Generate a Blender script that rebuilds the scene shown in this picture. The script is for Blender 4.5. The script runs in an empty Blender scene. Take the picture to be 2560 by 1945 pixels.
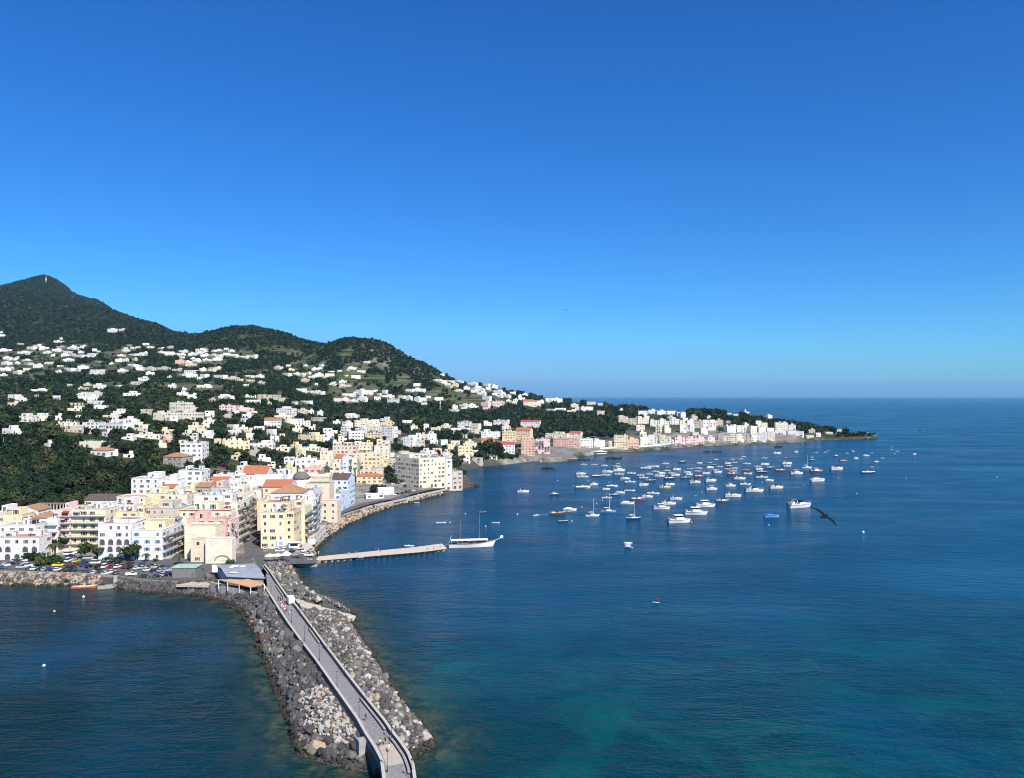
import bpy, bmesh, math, random
import numpy as np
from mathutils import Vector, Matrix
rnd = random.Random(7)
R = math.radians
# ---------------------------------------------------------------- camera model: level camera 80 m above the sea
F, CX, HY, H = 1932.0, 1280.0, 990.0, 80.0
def W(px, py, z=0.0):
    Y = F*(H-z)/(py-HY); return ((px-CX)/F*Y, Y, z)
def atY(px, Y): return (px-CX)/F*Y
def zrow(row, Y): return H-(row-HY)*Y/F
def pix(x, y, z): return (CX+F*x/y, HY+F*(H-z)/y)
scene = bpy.context.scene
col = scene.collection
cam = bpy.data.cameras.new('camera'); cam.sensor_width = 36; cam.lens = 36*F/2560
cam.shift_y = (HY-972.5)/2560; cam.clip_start = 1; cam.clip_end = 400000
camo = bpy.data.objects.new('camera', cam); camo.location = (0, 0, H); camo.rotation_euler = (R(90), 0, 0)
col.objects.link(camo); scene.camera = camo
# ---------------------------------------------------------------- light
SUN_EL, SUN_AZ = R(45), R(33)          # sun behind the camera, to the right
ts = Vector((math.sin(SUN_AZ)*math.cos(SUN_EL), -math.cos(SUN_AZ)*math.cos(SUN_EL), math.sin(SUN_EL)))
sl = bpy.data.lights.new('sun', 'SUN'); sl.energy = 5.0; sl.angle = R(0.53); sl.color = (1, .93, .82)
so = bpy.data.objects.new('sun', sl); so.rotation_euler = ts.to_track_quat('Z', 'Y').to_euler(); so.location = (0, 0, 500); col.objects.link(so)
wd = bpy.data.worlds.new('World'); scene.world = wd; wd.use_nodes = True
nt = wd.node_tree; nt.nodes.clear()
sky = nt.nodes.new('ShaderNodeTexSky'); sky.sky_type = 'NISHITA'; sky.sun_disc = False
sky.sun_elevation = SUN_EL; sky.sun_rotation = math.atan2(ts.x, ts.y); sky.altitude = 0
sky.air_density = 1.0; sky.dust_density = 0.1; sky.ozone_density = 3.2
hs = nt.nodes.new('ShaderNodeHueSaturation'); hs.inputs['Saturation'].default_value = 1.28; hs.inputs['Value'].default_value = 1.0
bg = nt.nodes.new('ShaderNodeBackground'); bg.inputs['Strength'].default_value = 0.079
wo = nt.nodes.new('ShaderNodeOutputWorld')
tint = nt.nodes.new('ShaderNodeVectorMath'); tint.operation = 'MULTIPLY'; tint.inputs[1].default_value = (.37, .89, 1.42)
nt.links.new(sky.outputs[0], hs.inputs['Color']); nt.links.new(hs.outputs[0], tint.inputs[0]); 
clampn = nt.nodes.new('ShaderNodeVectorMath'); clampn.operation = 'MINIMUM'; clampn.inputs[1].default_value = (3.0, 6.1, 12.0)
nt.links.new(tint.outputs[0], clampn.inputs[0])
tcw = nt.nodes.new('ShaderNodeTexCoord'); sx = nt.nodes.new('ShaderNodeSeparateXYZ'); nt.links.new(tcw.outputs['Generated'], sx.inputs[0])
mrw = nt.nodes.new('ShaderNodeMapRange'); mrw.inputs[1].default_value = .0; mrw.inputs[2].default_value = .020; nt.links.new(sx.outputs['Z'], mrw.inputs[0])
hz = nt.nodes.new('ShaderNodeMix'); hz.data_type = 'RGBA'; hz.inputs[6].default_value = (.56, .60, 1.0, 1); hz.inputs[7].default_value = (1, 1, 1, 1); nt.links.new(mrw.outputs[0], hz.inputs[0])
band = nt.nodes.new('ShaderNodeVectorMath'); band.operation = 'MULTIPLY'; nt.links.new(clampn.outputs[0], band.inputs[0]); nt.links.new(hz.outputs[2], band.inputs[1])
nt.links.new(band.outputs[0], bg.inputs['Color']); nt.links.new(bg.outputs[0], wo.inputs['Surface'])
scene.view_settings.view_transform = 'Standard'; scene.view_settings.look = 'None'
scene.view_settings.gamma = 1; scene.view_settings.exposure = 0.4
scene.render.engine = 'CYCLES'
scene.cycles.max_bounces = 5; scene.cycles.diffuse_bounces = 3; scene.cycles.glossy_bounces = 3
scene.cycles.use_adaptive_sampling = True; scene.cycles.adaptive_threshold = 0.005; scene.cycles.filter_width = 1.1
scene.cycles.use_denoising = True
scene.cycles.sample_clamp_indirect = 6
# ---------------------------------------------------------------- materials
MATS = {}
def mat(name, c, rough=.9, noise=None, spec=.2, metal=0, c2=None, bump=0, bscale=3., fac=(.35, .65), rand=0):
    if name in MATS: return MATS[name]
    m = bpy.data.materials.new(name); m.use_nodes = True; n = m.node_tree; b = n.nodes['Principled BSDF']
    b.inputs['Base Color'].default_value = (*c, 1); b.inputs['Roughness'].default_value = rough
    b.inputs['Specular IOR Level'].default_value = spec; b.inputs['Metallic'].default_value = metal
    src = None
    if noise:
        g = n.nodes.new('ShaderNodeNewGeometry'); t = n.nodes.new('ShaderNodeTexNoise')
        t.inputs['Scale'].default_value = noise; t.inputs['Detail'].default_value = 5; t.inputs['Roughness'].default_value = .65
        n.links.new(g.outputs['Position'], t.inputs['Vector'])
        r = n.nodes.new('ShaderNodeMapRange'); r.inputs[1].default_value = fac[0]; r.inputs[2].default_value = fac[1]
        n.links.new(t.outputs['Fac'], r.inputs[0])
        mx = n.nodes.new('ShaderNodeMix'); mx.data_type = 'RGBA'
        mx.inputs[6].default_value = (*c, 1); mx.inputs[7].default_value = (*(c2 or tuple(v*.72 for v in c)), 1)
        n.links.new(r.outputs[0], mx.inputs[0]); src = mx.outputs[2]
    if rand:
        oi = n.nodes.new('ShaderNodeObjectInfo'); h2 = n.nodes.new('ShaderNodeHueSaturation')
        mr = n.nodes.new('ShaderNodeMapRange'); mr.inputs[3].default_value = 1-rand; mr.inputs[4].default_value = 1+rand
        n.links.new(oi.outputs['Random'], mr.inputs[0]); n.links.new(mr.outputs[0], h2.inputs['Value'])
        if src: n.links.new(src, h2.inputs['Color'])
        else: h2.inputs['Color'].default_value = (*c, 1)
        src = h2.outputs[0]
    if src: n.links.new(src, b.inputs['Base Color'])
    if bump:
        g2 = n.nodes.new('ShaderNodeNewGeometry'); t2 = n.nodes.new('ShaderNodeTexNoise'); t2.inputs['Scale'].default_value = bscale; t2.inputs['Detail'].default_value = 6
        n.links.new(g2.outputs['Position'], t2.inputs['Vector'])
        bp = n.nodes.new('ShaderNodeBump'); bp.inputs['Strength'].default_value = bump; bp.inputs['Distance'].default_value = .3
        n.links.new(t2.outputs['Fac'], bp.inputs['Height']); n.links.new(bp.outputs[0], b.inputs['Normal'])
    MATS[name] = m; return m
PL = dict(white=(.82,.80,.76), cream=(.82,.75,.58), paleyellow=(.86,.77,.54), yellow=(.84,.72,.46), orange=(.82,.65,.41), peach=(.82,.64,.48),
          pink=(.80,.60,.55), salmon=(.78,.47,.38), maroon=(.30,.06,.05), beige=(.60,.53,.43), grey=(.40,.39,.37), paleblue=(.66,.76,.86),
          blue=(.30,.48,.75), redbrown=(.42,.13,.09), green=(.10,.28,.22), stone=(.34,.31,.27), coral=(.76,.47,.34))
def plaster(c): return mat('plaster_'+c, PL[c], .92, .55, .15, c2=tuple(v*.70 for v in PL[c]), fac=(.45, .78))
M_TILE = mat('terracotta_tile', (.50,.18,.09), .9, 1.3, c2=(.34,.12,.07))
M_TILE2 = mat('brown_tile', (.42,.24,.13), .9, 1.3, c2=(.30,.16,.09))
M_TILE3 = mat('dark_tile', (.13,.10,.09), .9, 1.3)
M_REDROOF = mat('red_roof', (.48,.10,.09), .8, .6)
M_TERR = mat('terrace_floor', (.50,.46,.40), .9, .5, c2=(.33,.31,.28))
M_TERRG = mat('green_roof_felt', (.13,.24,.17), .9, .5)
M_TERRR = mat('red_terrace_floor', (.45,.24,.17), .9, .5)
M_GLASS = mat('window_glass', (.012,.013,.015), .35, spec=.2)
M_SHUT = dict(green=mat('green_shutter', (.03,.10,.06), .6), brown=mat('brown_shutter', (.10,.05,.03), .6), blue=mat('blue_shutter', (.10,.35,.62), .6), grey=mat('grey_shutter', (.16,.16,.16), .6))
M_FRAME = mat('window_frame', (.72,.70,.66), .7)
M_IRON = mat('iron_railing', (.03,.03,.03), .5, spec=.4)
M_WHITE = mat('white_paint', (.82,.82,.80), .45)
M_AWN = mat('awning_cloth', (.72,.70,.64), .9)
M_AWNG = mat('green_awning', (.02,.30,.24), .9)
M_AWNR = mat('red_awning', (.50,.14,.08), .9)
M_CONC = mat('concrete', (.42,.40,.36), .9, .8, c2=(.30,.285,.26))
M_ASPH = mat('asphalt', (.13,.128,.128), .95, .5, c2=(.085,.084,.086))
M_COBB = mat('cobble_paving', (.29,.285,.28), .9, 1.6, c2=(.20,.198,.195), bump=.4, bscale=6)
M_STONE = mat('parapet_stone', (.55,.505,.435), .9, 1.2, c2=(.42,.385,.33))
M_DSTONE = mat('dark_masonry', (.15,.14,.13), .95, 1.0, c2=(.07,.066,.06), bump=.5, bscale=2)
# ---------------------------------------------------------------- mesh building
class MB:
    def __init__(s): s.v = []; s.f = []; s.m = []; s.T = None
    def add(s, vs, fs, mi=0):
        o = len(s.v)
        if s.T is not None: vs = [tuple(s.T @ Vector(p)) for p in vs]
        s.v += [tuple(p) for p in vs]; s.f += [tuple(i+o for i in f) for f in fs]; s.m += [mi]*len(fs)
    def box(s, x0, x1, y0, y1, z0, z1, mi=0, bottom=True):
        v = [(x0,y0,z0),(x1,y0,z0),(x1,y1,z0),(x0,y1,z0),(x0,y0,z1),(x1,y0,z1),(x1,y1,z1),(x0,y1,z1)]
        f = [(4,5,6,7),(0,1,5,4),(1,2,6,5),(2,3,7,6),(3,0,4,7)]
        if bottom: f.append((3,2,1,0))
        s.add(v, f, mi)
    def prism(s, poly, z0, z1, mi=0):
        n = len(poly); v = [(x,y,z0) for x,y in poly]+[(x,y,z1) for x,y in poly]
        s.add(v, [tuple(range(n,2*n)), tuple(range(n-1,-1,-1))]+[(i,(i+1)%n,n+(i+1)%n,n+i) for i in range(n)], mi)
    def tube(s, pts, rs, n=6, mi=0, cap=True):
        pts = [Vector(p) for p in pts]
        if not hasattr(rs, '__len__'): rs = [rs]*len(pts)
        vs = []
        for i, p in enumerate(pts):
            d = (pts[min(i+1,len(pts)-1)]-pts[max(i-1,0)]).normalized()
            a = d.orthogonal().normalized() if abs(d.z) < .99 else Vector((1,0,0)); b = d.cross(a)
            for k in range(n):
                t = 2*math.pi*k/n; vs.append(p+(a*math.cos(t)+b*math.sin(t))*rs[i])
        fs = [(i*n+k, i*n+(k+1)%n, (i+1)*n+(k+1)%n, (i+1)*n+k) for i in range(len(pts)-1) for k in range(n)]
        if cap: fs += [tuple(range(n-1,-1,-1)), tuple(range(len(vs)-n, len(vs)))]
        s.add(vs, fs, mi)
    def lathe(s, prof, c=(0,0,0), n=12, mi=0):
        vs = [(c[0]+r*math.cos(2*math.pi*k/n), c[1]+r*math.sin(2*math.pi*k/n), c[2]+z) for r, z in prof for k in range(n)]
        fs = [(i*n+k, i*n+(k+1)%n, (i+1)*n+(k+1)%n, (i+1)*n+k) for i in range(len(prof)-1) for k in range(n)]
        s.add(vs, fs+[tuple(range(len(vs)-n, len(vs))), tuple(range(n-1,-1,-1))], mi)
    def mesh(s, name, mats, smooth=False):
        me = bpy.data.meshes.new(name); me.from_pydata(s.v, [], s.f)
        for m in (mats if isinstance(mats, (list, tuple)) else [mats]): me.materials.append(m)
        if any(s.m): me.polygons.foreach_set('material_index', s.m)
        if smooth: me.polygons.foreach_set('use_smooth', [True]*len(me.polygons))
        me.update(); return me
    def build(s, name, mats, parent=None, loc=(0,0,0), rz=0, smooth=False):
        return link(name, s.mesh(name, mats, smooth), parent, loc, rz)
def link(name, me, parent=None, loc=(0,0,0), rz=0):
    o = bpy.data.objects.new(name, me); o.location = loc; o.rotation_euler = (0,0,rz); o.parent = parent
    col.objects.link(o); return o
def empty(name, loc=(0,0,0), rz=0): return link(name, None, None, loc, rz)
def tag(o, label, cat, group=None, kind=None):
    if label: o['label'] = label
    if cat: o['category'] = cat
    if group: o['group'] = group
    if kind: o['kind'] = kind
    return o
def struct(name, me_or_mb, mats=None):
    o = me_or_mb.build(name, mats) if isinstance(me_or_mb, MB) else link(name, me_or_mb)
    o['kind'] = 'structure'; return o
def copy_tree(o, parent=None):
    c = o.copy(); col.objects.link(c); c.parent = parent
    for ch in list(o.children): copy_tree(ch, c)
    return c
def np_mesh(name, V, Fc, mats, mi=None, smooth=False):
    """V (n,3), Fc (m,k) arrays"""
    me = bpy.data.meshes.new(name); n, (m, k) = len(V), Fc.shape
    me.vertices.add(n); me.vertices.foreach_set('co', V.astype(np.float32).ravel())
    me.loops.add(m*k); me.loops.foreach_set('vertex_index', Fc.astype(np.int32).ravel())
    me.polygons.add(m); me.polygons.foreach_set('loop_start', np.arange(0, m*k, k, dtype=np.int32))
    for mm in (mats if isinstance(mats, (list, tuple)) else [mats]): me.materials.append(mm)
    if mi is not None: me.polygons.foreach_set('material_index', mi.astype(np.int32))
    me.polygons.foreach_set('use_smooth', np.full(m, smooth))
    me.update(calc_edges=True); return me
# ---------------------------------------------------------------- numpy value noise
_rs = np.random.RandomState(3); _G = _rs.rand(256, 256)
def vnoise(x, y):
    xi, yi = np.floor(x).astype(int), np.floor(y).astype(int); fx, fy = x-xi, y-yi
    fx, fy = fx*fx*(3-2*fx), fy*fy*(3-2*fy)
    g = lambda a, b: _G[a % 256, b % 256]
    return (g(xi,yi)*(1-fx)+g(xi+1,yi)*fx)*(1-fy)+(g(xi,yi+1)*(1-fx)+g(xi+1,yi+1)*fx)*fy
def fbm(x, y, o=4):
    s, a, t = 0, .5, 0
    for _ in range(o): s = s+a*vnoise(x, y); t += a; a *= .5; x, y = x*2.03+17.1, y*2.03+5.3
    return s/t
# ---------------------------------------------------------------- shoreline (pixels at sea level) and terrain
SHORE_PX = [(-420,1464),(0,1465),(200,1466),(250,1467),(278,1472),(300,1476),(350,1482),(500,1490),(560,1509),(598,1530),(625,1570),(645,1620),(668,1680),(700,1760),
    (722,1830),(740,1884),(790,1903),(880,1925),(920,1930),(985,1915),(1033,1896),(1088,1866),(1094,1850),(1078,1828),(1008,1750),(958,1670),(918,1610),(890,1570),
    (905,1548),(860,1516),(810,1500),(770,1476),(748,1440),(738,1416),(790,1412),(796,1396),(790,1380),(800,1366),(830,1340),(880,1310),(935,1285),(1000,1263),
    (1050,1253),(1100,1240),(1150,1226),(1168,1219),(1196,1215),(1180,1200),(1158,1190),(1160,1178),(1210,1166),(1250,1163),(1300,1157),(1335,1152),(1362,1157),(1400,1154),
    (1448,1148),(1440,1142),(1480,1138),(1520,1132),(1560,1130),(1620,1127),(1700,1119),(1780,1114),(1850,1112),(1930,1109),(2010,1105),(2020,1100),(2080,1100),(2160,1098),(2198,1095)]
SHORE = [W(px, py)[:2] for px, py in SHORE_PX] + [(atY(2170,1620),1620),(atY(2060,1720),1720),(atY(1990,1800),1800),(atY(1900,2000),2000),(atY(1800,2400),2400),
    (atY(1600,2900),2900),(atY(1400,3600),3600),(atY(1200,5000),5000),(-1500,9000),(-9000,9000),(-9000,330)]
SP = np.array(SHORE)
def shore_dist(x, y):
    """signed distance to the shoreline, positive on land"""
    x = np.asarray(x, float); y = np.asarray(y, float); sh = x.shape; x = x.ravel(); y = y.ravel()
    d = np.full(x.shape, 1e18); ins = np.zeros(x.shape, bool); n = len(SP)
    for i in range(n):
        (ax, ay), (bx, by) = SP[i], SP[(i+1) % n]; dx, dy = bx-ax, by-ay
        t = np.clip(((x-ax)*dx+(y-ay)*dy)/(dx*dx+dy*dy), 0, 1)
        d = np.minimum(d, (x-ax-t*dx)**2+(y-ay-t*dy)**2)
        c = (ay > y) != (by > y)
        if ay != by: ins ^= c & (x < (bx-ax)*(y-ay)/(by-ay)+ax)
    return (np.where(ins, 1, -1)*np.sqrt(d)).reshape(sh)
def q(row, Y): return (Y, H-(row-HY)*Y/F)
B0 = [(140,4.2),(330,4.35),(368,4.45)]
COLS = {
 -420: B0+[(430,8),(460,14),(620,52),(900,70),(1300,105),q(950,1600),q(890,2000),q(840,2400),q(760,3000),q(722,3300),q(735,3700),q(722,4600),q(800,5600),(9000,50)],
 0: B0+[(425,7),(450,12),(620,49),(700,55),(900,65),q(985,1200),q(940,1600),q(892,2000),q(850,2400),q(765,3000),q(722,3300),q(734,3700),q(720,4600),q(800,5600),(9000,50)],
 115: B0+[(430,7),(455,12),(620,48),(700,54),(900,64),q(984,1200),q(938,1600),q(890,2000),q(848,2400),q(775,3000),q(745,3300),q(760,3700),q(682,4600),q(780,5600),(9000,50)],
 65: B0+[(428,7),(452,12),(620,48),(700,54),(900,64),q(984,1200),q(939,1600),q(891,2000),q(849,2400),q(770,3000),q(732,3300),q(744,3700),q(699,4600),q(790,5600),(9000,50)],
 160: B0+[(433,7),(457,12),(620,47),(700,53),(900,63),q(983,1200),q(937,1600),q(889,2000),q(847,2400),q(780,3000),q(752,3300),q(766,3700),q(707,4600),q(790,5600),(9000,50)],
 185: B0+[(434,7),(458,12),(620,46.5),(700,52.5),(900,62.5),q(983,1200),q(937,1600),q(888,2000),q(846,2400),q(783,3000),q(757,3300),q(768,3700),q(731,4600),q(790,5600),(9000,50)],
 248: B0+[(440,7.5),(466,12.5),(620,44),(700,50),(900,61),q(984,1200),q(937,1600),q(887,2000),q(848,2400),q(792,3000),q(772,3280),q(786,3700),q(747,4600),q(820,5600),(9000,50)],
 272: B0+[(442,7.7),(470,12.8),(620,43),(700,49),(900,60.5),q(984,1200),q(937,1600),q(887,2000),q(849,2400),q(796,3000),q(779,3260),q(794,3700),q(770,4600),q(840,5600),(9000,50)],
 210: B0+[(435,7),(460,12),(620,46),(700,52),(900,62),q(983,1200),q(936,1600),q(888,2000),q(846,2400),q(785,3000),q(762,3300),q(776,3700),q(741,4600),q(800,5600),(9000,50)],
 300: B0+[(445,8),(475,13),(620,42),(700,48),(900,60),q(985,1200),q(938,1600),q(886,2000),q(850,2400),q(800,3000),q(786,3250),q(800,3700),q(783,4600),q(850,5600),(9000,50)],
 400: B0+[(455,9),(500,16),(620,35),(700,43),(900,55),q(990,1200),q(942,1600),q(890,2000),q(862,2400),q(818,2900),q(813,3000),q(835,3500),q(880,4600),(9000,50)],
 480: B0+[(470,8),(540,20),(620,32),(700,40),(900,52),q(995,1200),q(945,1600),q(892,2000),q(866,2300),q(841,2600),q(870,3200),q(950,4600),(9000,30)],
 560: B0+[(480,7),(560,17),(620,26),(700,36),(900,49),q(1000,1200),q(948,1600),q(895,2000),q(855,2200),q(819,2400),q(850,2900),q(960,4600),(9000,20)],
 640: B0+[(490,6),(580,14),(700,29),(900,44),q(1006,1200),q(958,1600),q(905,2000),q(860,2200),q(815,2400),q(850,2900),q(970,4600),(9000,10)],
 700: B0+[(500,6),(600,14),(700,24),(900,40),q(1012,1200),q(966,1600),q(910,2000),q(862,2200),q(826,2400),q(860,2900),q(980,4600),(9000,10)],
 760: B0+[(500,5),(600,11),(700,20),(850,30),(1000,37),q(1022,1300),q(985,1700),q(915,2000),q(880,2200),q(850,2400),q(880,2900),(5000,40),(9000,5)],
 870: B0+[(560,5),(640,9),(800,20),(1000,27),(1250,36),(1500,50),q(985,1750),q(920,1950),q(843,2200),q(880,2500),(4000,40),(9000,5)],
 960: B0+[(580,5),(700,9),(800,13),(1000,20),(1250,28),(1500,37),(1650,52),q(965,1850),q(855,2180),q(890,2500),(4000,40),(9000,5)],
 1050: B0+[(600,5),(700,8),(800,11),(1000,16),(1250,23),(1500,31),(1680,48),q(975,1850),q(900,2120),q(940,2400),(4000,20),(9000,5)],
 1140: B0+[(620,4.5),(700,6),(800,9),(1000,14),(1250,20),(1500,29),(1680,44),q(985,1850),q(951,2120),q(970,2400),(4000,10),(9000,5)],
 1210: B0+[(700,4),(800,6),(900,9),(1000,12),(1250,18),(1500,27),(1700,42),q(988,1850),q(959,2150),q(980,2400),(4000,10),(9000,5)],
 1270: B0+[(860,4),(950,7),(1000,9),(1250,16),(1500,25),(1700,38),q(995,1900),q(971,2150),q(1000,2400),(4000,5),(9000,5)],
 1340: B0+[(930,4),(1000,6),(1200,13),(1500,23),(1700,34),(1900,58),q(990,2150),q(1010,2400),(4000,4),(9000,4)],
 1500: B0+[(1080,4),(1180,9),(1300,18),(1500,28),(1700,38),(1900,48),(2100,55),(2400,50),(3000,10),(9000,4)],
 1650: B0+[(1170,4),(1250,10),(1350,22),(1500,33),(1700,40),(1900,42),(2100,36),(2400,15),(9000,4)],
 1800: B0+[(1230,4),(1320,14),(1400,23),(1500,31),(1700,40),(1900,36),(2200,5),(9000,3)],
 1900: B0+[(1290,4),(1370,14),(1500,25),(1650,31),(1800,27),(9000,3)],
 2000: B0+[(1360,4),(1440,13),(1550,19),(1650,18),(1700,10),(9000,3)],
 2100: B0+[(1420,3),(1470,7),(1550,6),(1650,3),(9000,3)],
 2250: B0+[(1500,3),(9000,3)]}
CPX = np.array(sorted(COLS)); LY = np.linspace(math.log(130), math.log(9000), 420)
TAB = np.array([np.interp(np.exp(LY), *zip(*COLS[c])) for c in CPX])
for _ in range(2): TAB[:, 1:-1] = (TAB[:, :-2]+2*TAB[:, 1:-1]+TAB[:, 2:])/4
UPX = np.arange(-700, 2401, 12.5); T2 = np.array([np.interp(UPX, CPX, TAB[:, j]) for j in range(len(LY))])      # rows: Y, cols: px
for _ in range(1): T2[:, 1:-1] = (T2[:, :-2]+2*T2[:, 1:-1]+T2[:, 2:])/4
def ground_np(x, y):
    x = np.asarray(x, float); y = np.maximum(np.asarray(y, float), 131); px = CX+F*x/y
    a = np.clip((px+700)/12.5, 0, len(UPX)-1.001); b = np.clip((np.log(y)-LY[0])/(LY[1]-LY[0]), 0, len(LY)-1.001)
    i, j = a.astype(int), b.astype(int); fa, fb = a-i, b-j
    z = (T2[j,i]*(1-fa)+T2[j,i+1]*fa)*(1-fb)+(T2[j+1,i]*(1-fa)+T2[j+1,i+1]*fa)*fb
    k = np.clip((y-1300)/1500, 0, 1)*np.clip((z-40)/100, 0, 1)
    z = z+k*((fbm(x/210, y/210)-.5)*34+(fbm(x/60+9, y/60)-.5)*12)
    d = shore_dist(x, y)
    slope = np.where(y < 332, .62, np.where((y > 368) & (y < 660), .45, .75))
    z = np.where(d < 0, np.maximum(-4, d*.5), np.minimum(z, -0.1+d*slope))
    t = np.clip((px-725)/165, 0, 1); zs = 4.5-4.7*t; cl = 1496+t*47; cr = 1512+t*46; rw = HY+F*(H-zs)/y
    z = np.where((px > 722) & (px < 905) & (rw > cl-3) & (rw < cr+3), np.minimum(z, zs-.35), z)      # bed of the slipway
    w = np.clip((575-px)/25, 0, 1)*(y < 372)                          # the car park slopes down to its sea wall
    return np.where((d > 0) & (w > 0), z*(1-w)+w*np.minimum(z, np.where(d < WALL_D, CPZ(px)*d/WALL_D, carpark_z(px, d))-.12), z)
WALL_D = 8.5
def CPZ(px): return np.interp(px, [-200,0,100,200,290,430,540], [3.9,3.7,3.5,3.0,2.1,2.4,3.0])
def carpark_z(px, d): return CPZ(px)+(4.5-CPZ(px))*np.clip((d-WALL_D)/24, 0, 1)
def ground(x, y): return float(ground_np(np.array([x]), np.array([y]))[0])
_YS = np.exp(np.linspace(math.log(150), math.log(6000), 1500))
def hit(px, row, ymin=330):
    """first terrain point seen at a pixel"""
    y = _YS[_YS > ymin]; x = (px-CX)/F*y; z = ground_np(x, y); r = HY+F*(H-z)/y
    k = np.nonzero((r <= row) & (z > .3))[0]
    if len(k) == 0: return None
    k = k[0]; return (x[k], y[k], float(z[k]))
# ---------------------------------------------------------------- terrain mesh
def grid_mesh(name, us, ys, zf, mats, attr=None):
    U, Yg = np.meshgrid(us, ys); X = U*Yg; Z = zf(X, Yg); n, m = X.shape
    V = np.stack([X.ravel(), Yg.ravel(), Z.ravel()], 1)
    idx = np.arange(n*m).reshape(n, m)
    Fc = np.stack([idx[:-1,:-1].ravel(), idx[:-1,1:].ravel(), idx[1:,1:].ravel(), idx[1:,:-1].ravel()], 1)
    return V, Fc, X, Yg, Z
def nodes_of(m): return m.node_tree.nodes, m.node_tree.links
def terrain_material():
    m = bpy.data.materials.new('land_cover'); m.use_nodes = True; N, L = nodes_of(m); b = N['Principled BSDF']
    b.inputs['Roughness'].default_value = .95; b.inputs['Specular IOR Level'].default_value = .1
    g = N.new('ShaderNodeNewGeometry'); at = N.new('ShaderNodeAttribute'); at.attribute_name = 'cover'
    sep = N.new('ShaderNodeSeparateColor'); L.new(at.outputs['Color'], sep.inputs[0])
    def noise(s, d=6, rgh=.65):
        t = N.new('ShaderNodeTexNoise'); t.inputs['Scale'].default_value = s; t.inputs['Detail'].default_value = d; t.inputs['Roughness'].default_value = rgh
        L.new(g.outputs['Position'], t.inputs['Vector']); return t.outputs['Fac']
    def mix(f, a, c):
        x = N.new('ShaderNodeMix'); x.data_type = 'RGBA'
        if hasattr(f, 'links'): L.new(f, x.inputs[0])
        else: x.inputs[0].default_value = f
        for s, v in ((6, a), (7, c)):
            if hasattr(v, 'links'): L.new(v, x.inputs[s])
            else: x.inputs[s].default_value = (*v, 1)
        return x.outputs[2]
    def rng(f, a, c):
        r = N.new('ShaderNodeMapRange'); r.inputs[1].default_value = a; r.inputs[2].default_value = c; L.new(f, r.inputs[0]); return r.outputs[0]
    forest = mix(rng(noise(.035), .35, .65), (.016,.030,.012), (.050,.068,.026))
    forest = mix(rng(noise(.008, 4), .45, .7), forest, (.045,.062,.024))
    field = mix(rng(noise(.02), .4, .6), (.055,.085,.027), (.12,.115,.058))
    mpz = N.new('ShaderNodeMapping'); mpz.inputs['Scale'].default_value = (.010,.010,.34); L.new(g.outputs['Position'], mpz.inputs['Vector']); tz_ = N.new('ShaderNodeTexNoise'); tz_.inputs['Scale'].default_value = 1; tz_.inputs['Detail'].default_value = 3; L.new(mpz.outputs[0], tz_.inputs['Vector'])
    field = mix(rng(tz_.outputs['Fac'], .52, .60), field, (.13,.12,.085)); field = mix(rng(tz_.outputs['Fac'], .44, .38), field, (.022,.034,.014))
    rock = mix(rng(noise(.05), .4, .65), (.16,.15,.13), (.38,.36,.32))
    town = mix(rng(noise(.08), .4, .6), (.30,.275,.23), (.16,.15,.13))
    c = mix(sep.outputs[1], forest, field); c = mix(sep.outputs[2], c, rock); c = mix(sep.outputs[0], c, town); c = mix(at.outputs['Alpha'], c, (.075,.072,.068))
    L.new(c, b.inputs['Base Color'])
    bp = N.new('ShaderNodeBump'); bp.inputs['Strength'].default_value = .8; bp.inputs['Distance'].default_value = 6
    L.new(noise(.09, 4), bp.inputs['Height']); L.new(bp.outputs[0], b.inputs['Normal'])
    return m
us = np.linspace(-.92, .56, 470); ys = np.exp(np.linspace(math.log(140), math.log(7500), 520))
V, Fc, X, Yg, Z = grid_mesh('terrain', us, ys, ground_np, None)
PXg = CX+F*X/Yg; RWg = HY+F*(H-Z)/Yg
def smooth(a, b, x): return np.clip((x-a)/(b-a), 0, 1)
n1 = fbm(X/55, Yg/90, 4); n2 = fbm(X/28+40, Yg/35, 3)
DS = shore_dist(X, Yg)
urban = smooth(30, 14, Z)*smooth(1500, 1150, Yg)*smooth(380, 640, PXg+(Yg-400)*.5)
urban = np.maximum(urban, smooth(500,520,Yg)*smooth(660,640,Yg)*smooth(810,830,PXg)*smooth(1050,1030,PXg))
urban = np.maximum(urban, (Yg < 440)*1.0*smooth(14, 9, Z))
urban = np.maximum(urban, smooth(0, 30, DS)*smooth(60, 20, DS)*(PXg > 1150)*(PXg < 1900)*.8)
urban *= np.where(Yg > 520, smooth(.40, .58, n2), 1)
urban = np.maximum(urban, smooth(515,525,Yg)*smooth(665,645,Yg)*smooth(800,820,PXg)*smooth(1050,1030,PXg))
urban = np.maximum(urban, smooth(3,8,DS)*smooth(110,70,DS)*smooth(1290,1310,PXg)*smooth(2010,1990,PXg))
field = smooth(.48, .55, n1)*smooth(800, 1100, Yg)*smooth(2450, 2150, Yg)*(PXg < 1250)*(Z < 260)
rock = smooth(.52, .60, fbm(X/60, Z/30+Yg/300, 4))*(Yg > 4150)*(PXg > 175)*1.0
rock = np.maximum(rock, ((PXg > 905)*smooth(0,12,PXg-905)*(Yg > 1950)*(Z > 115)*smooth(.45,.6,n2)*.45*(fbm(X/30,Z/30)>.5)))
mole = (Yg < 345)*(Z < 4.5)

C = np.stack([urban.ravel()*(1-mole.ravel()), field.ravel(), rock.ravel(), (mole | ((DS < 8) & (Yg < 900))).ravel()*1.0], 1).astype(np.float32)
me = np_mesh('terrain', V, Fc, terrain_material(), smooth=True)
ca = me.color_attributes.new('cover', 'FLOAT_COLOR', 'POINT'); ca.data.foreach_set('color', C.ravel())
struct('terrain', me)
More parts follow.
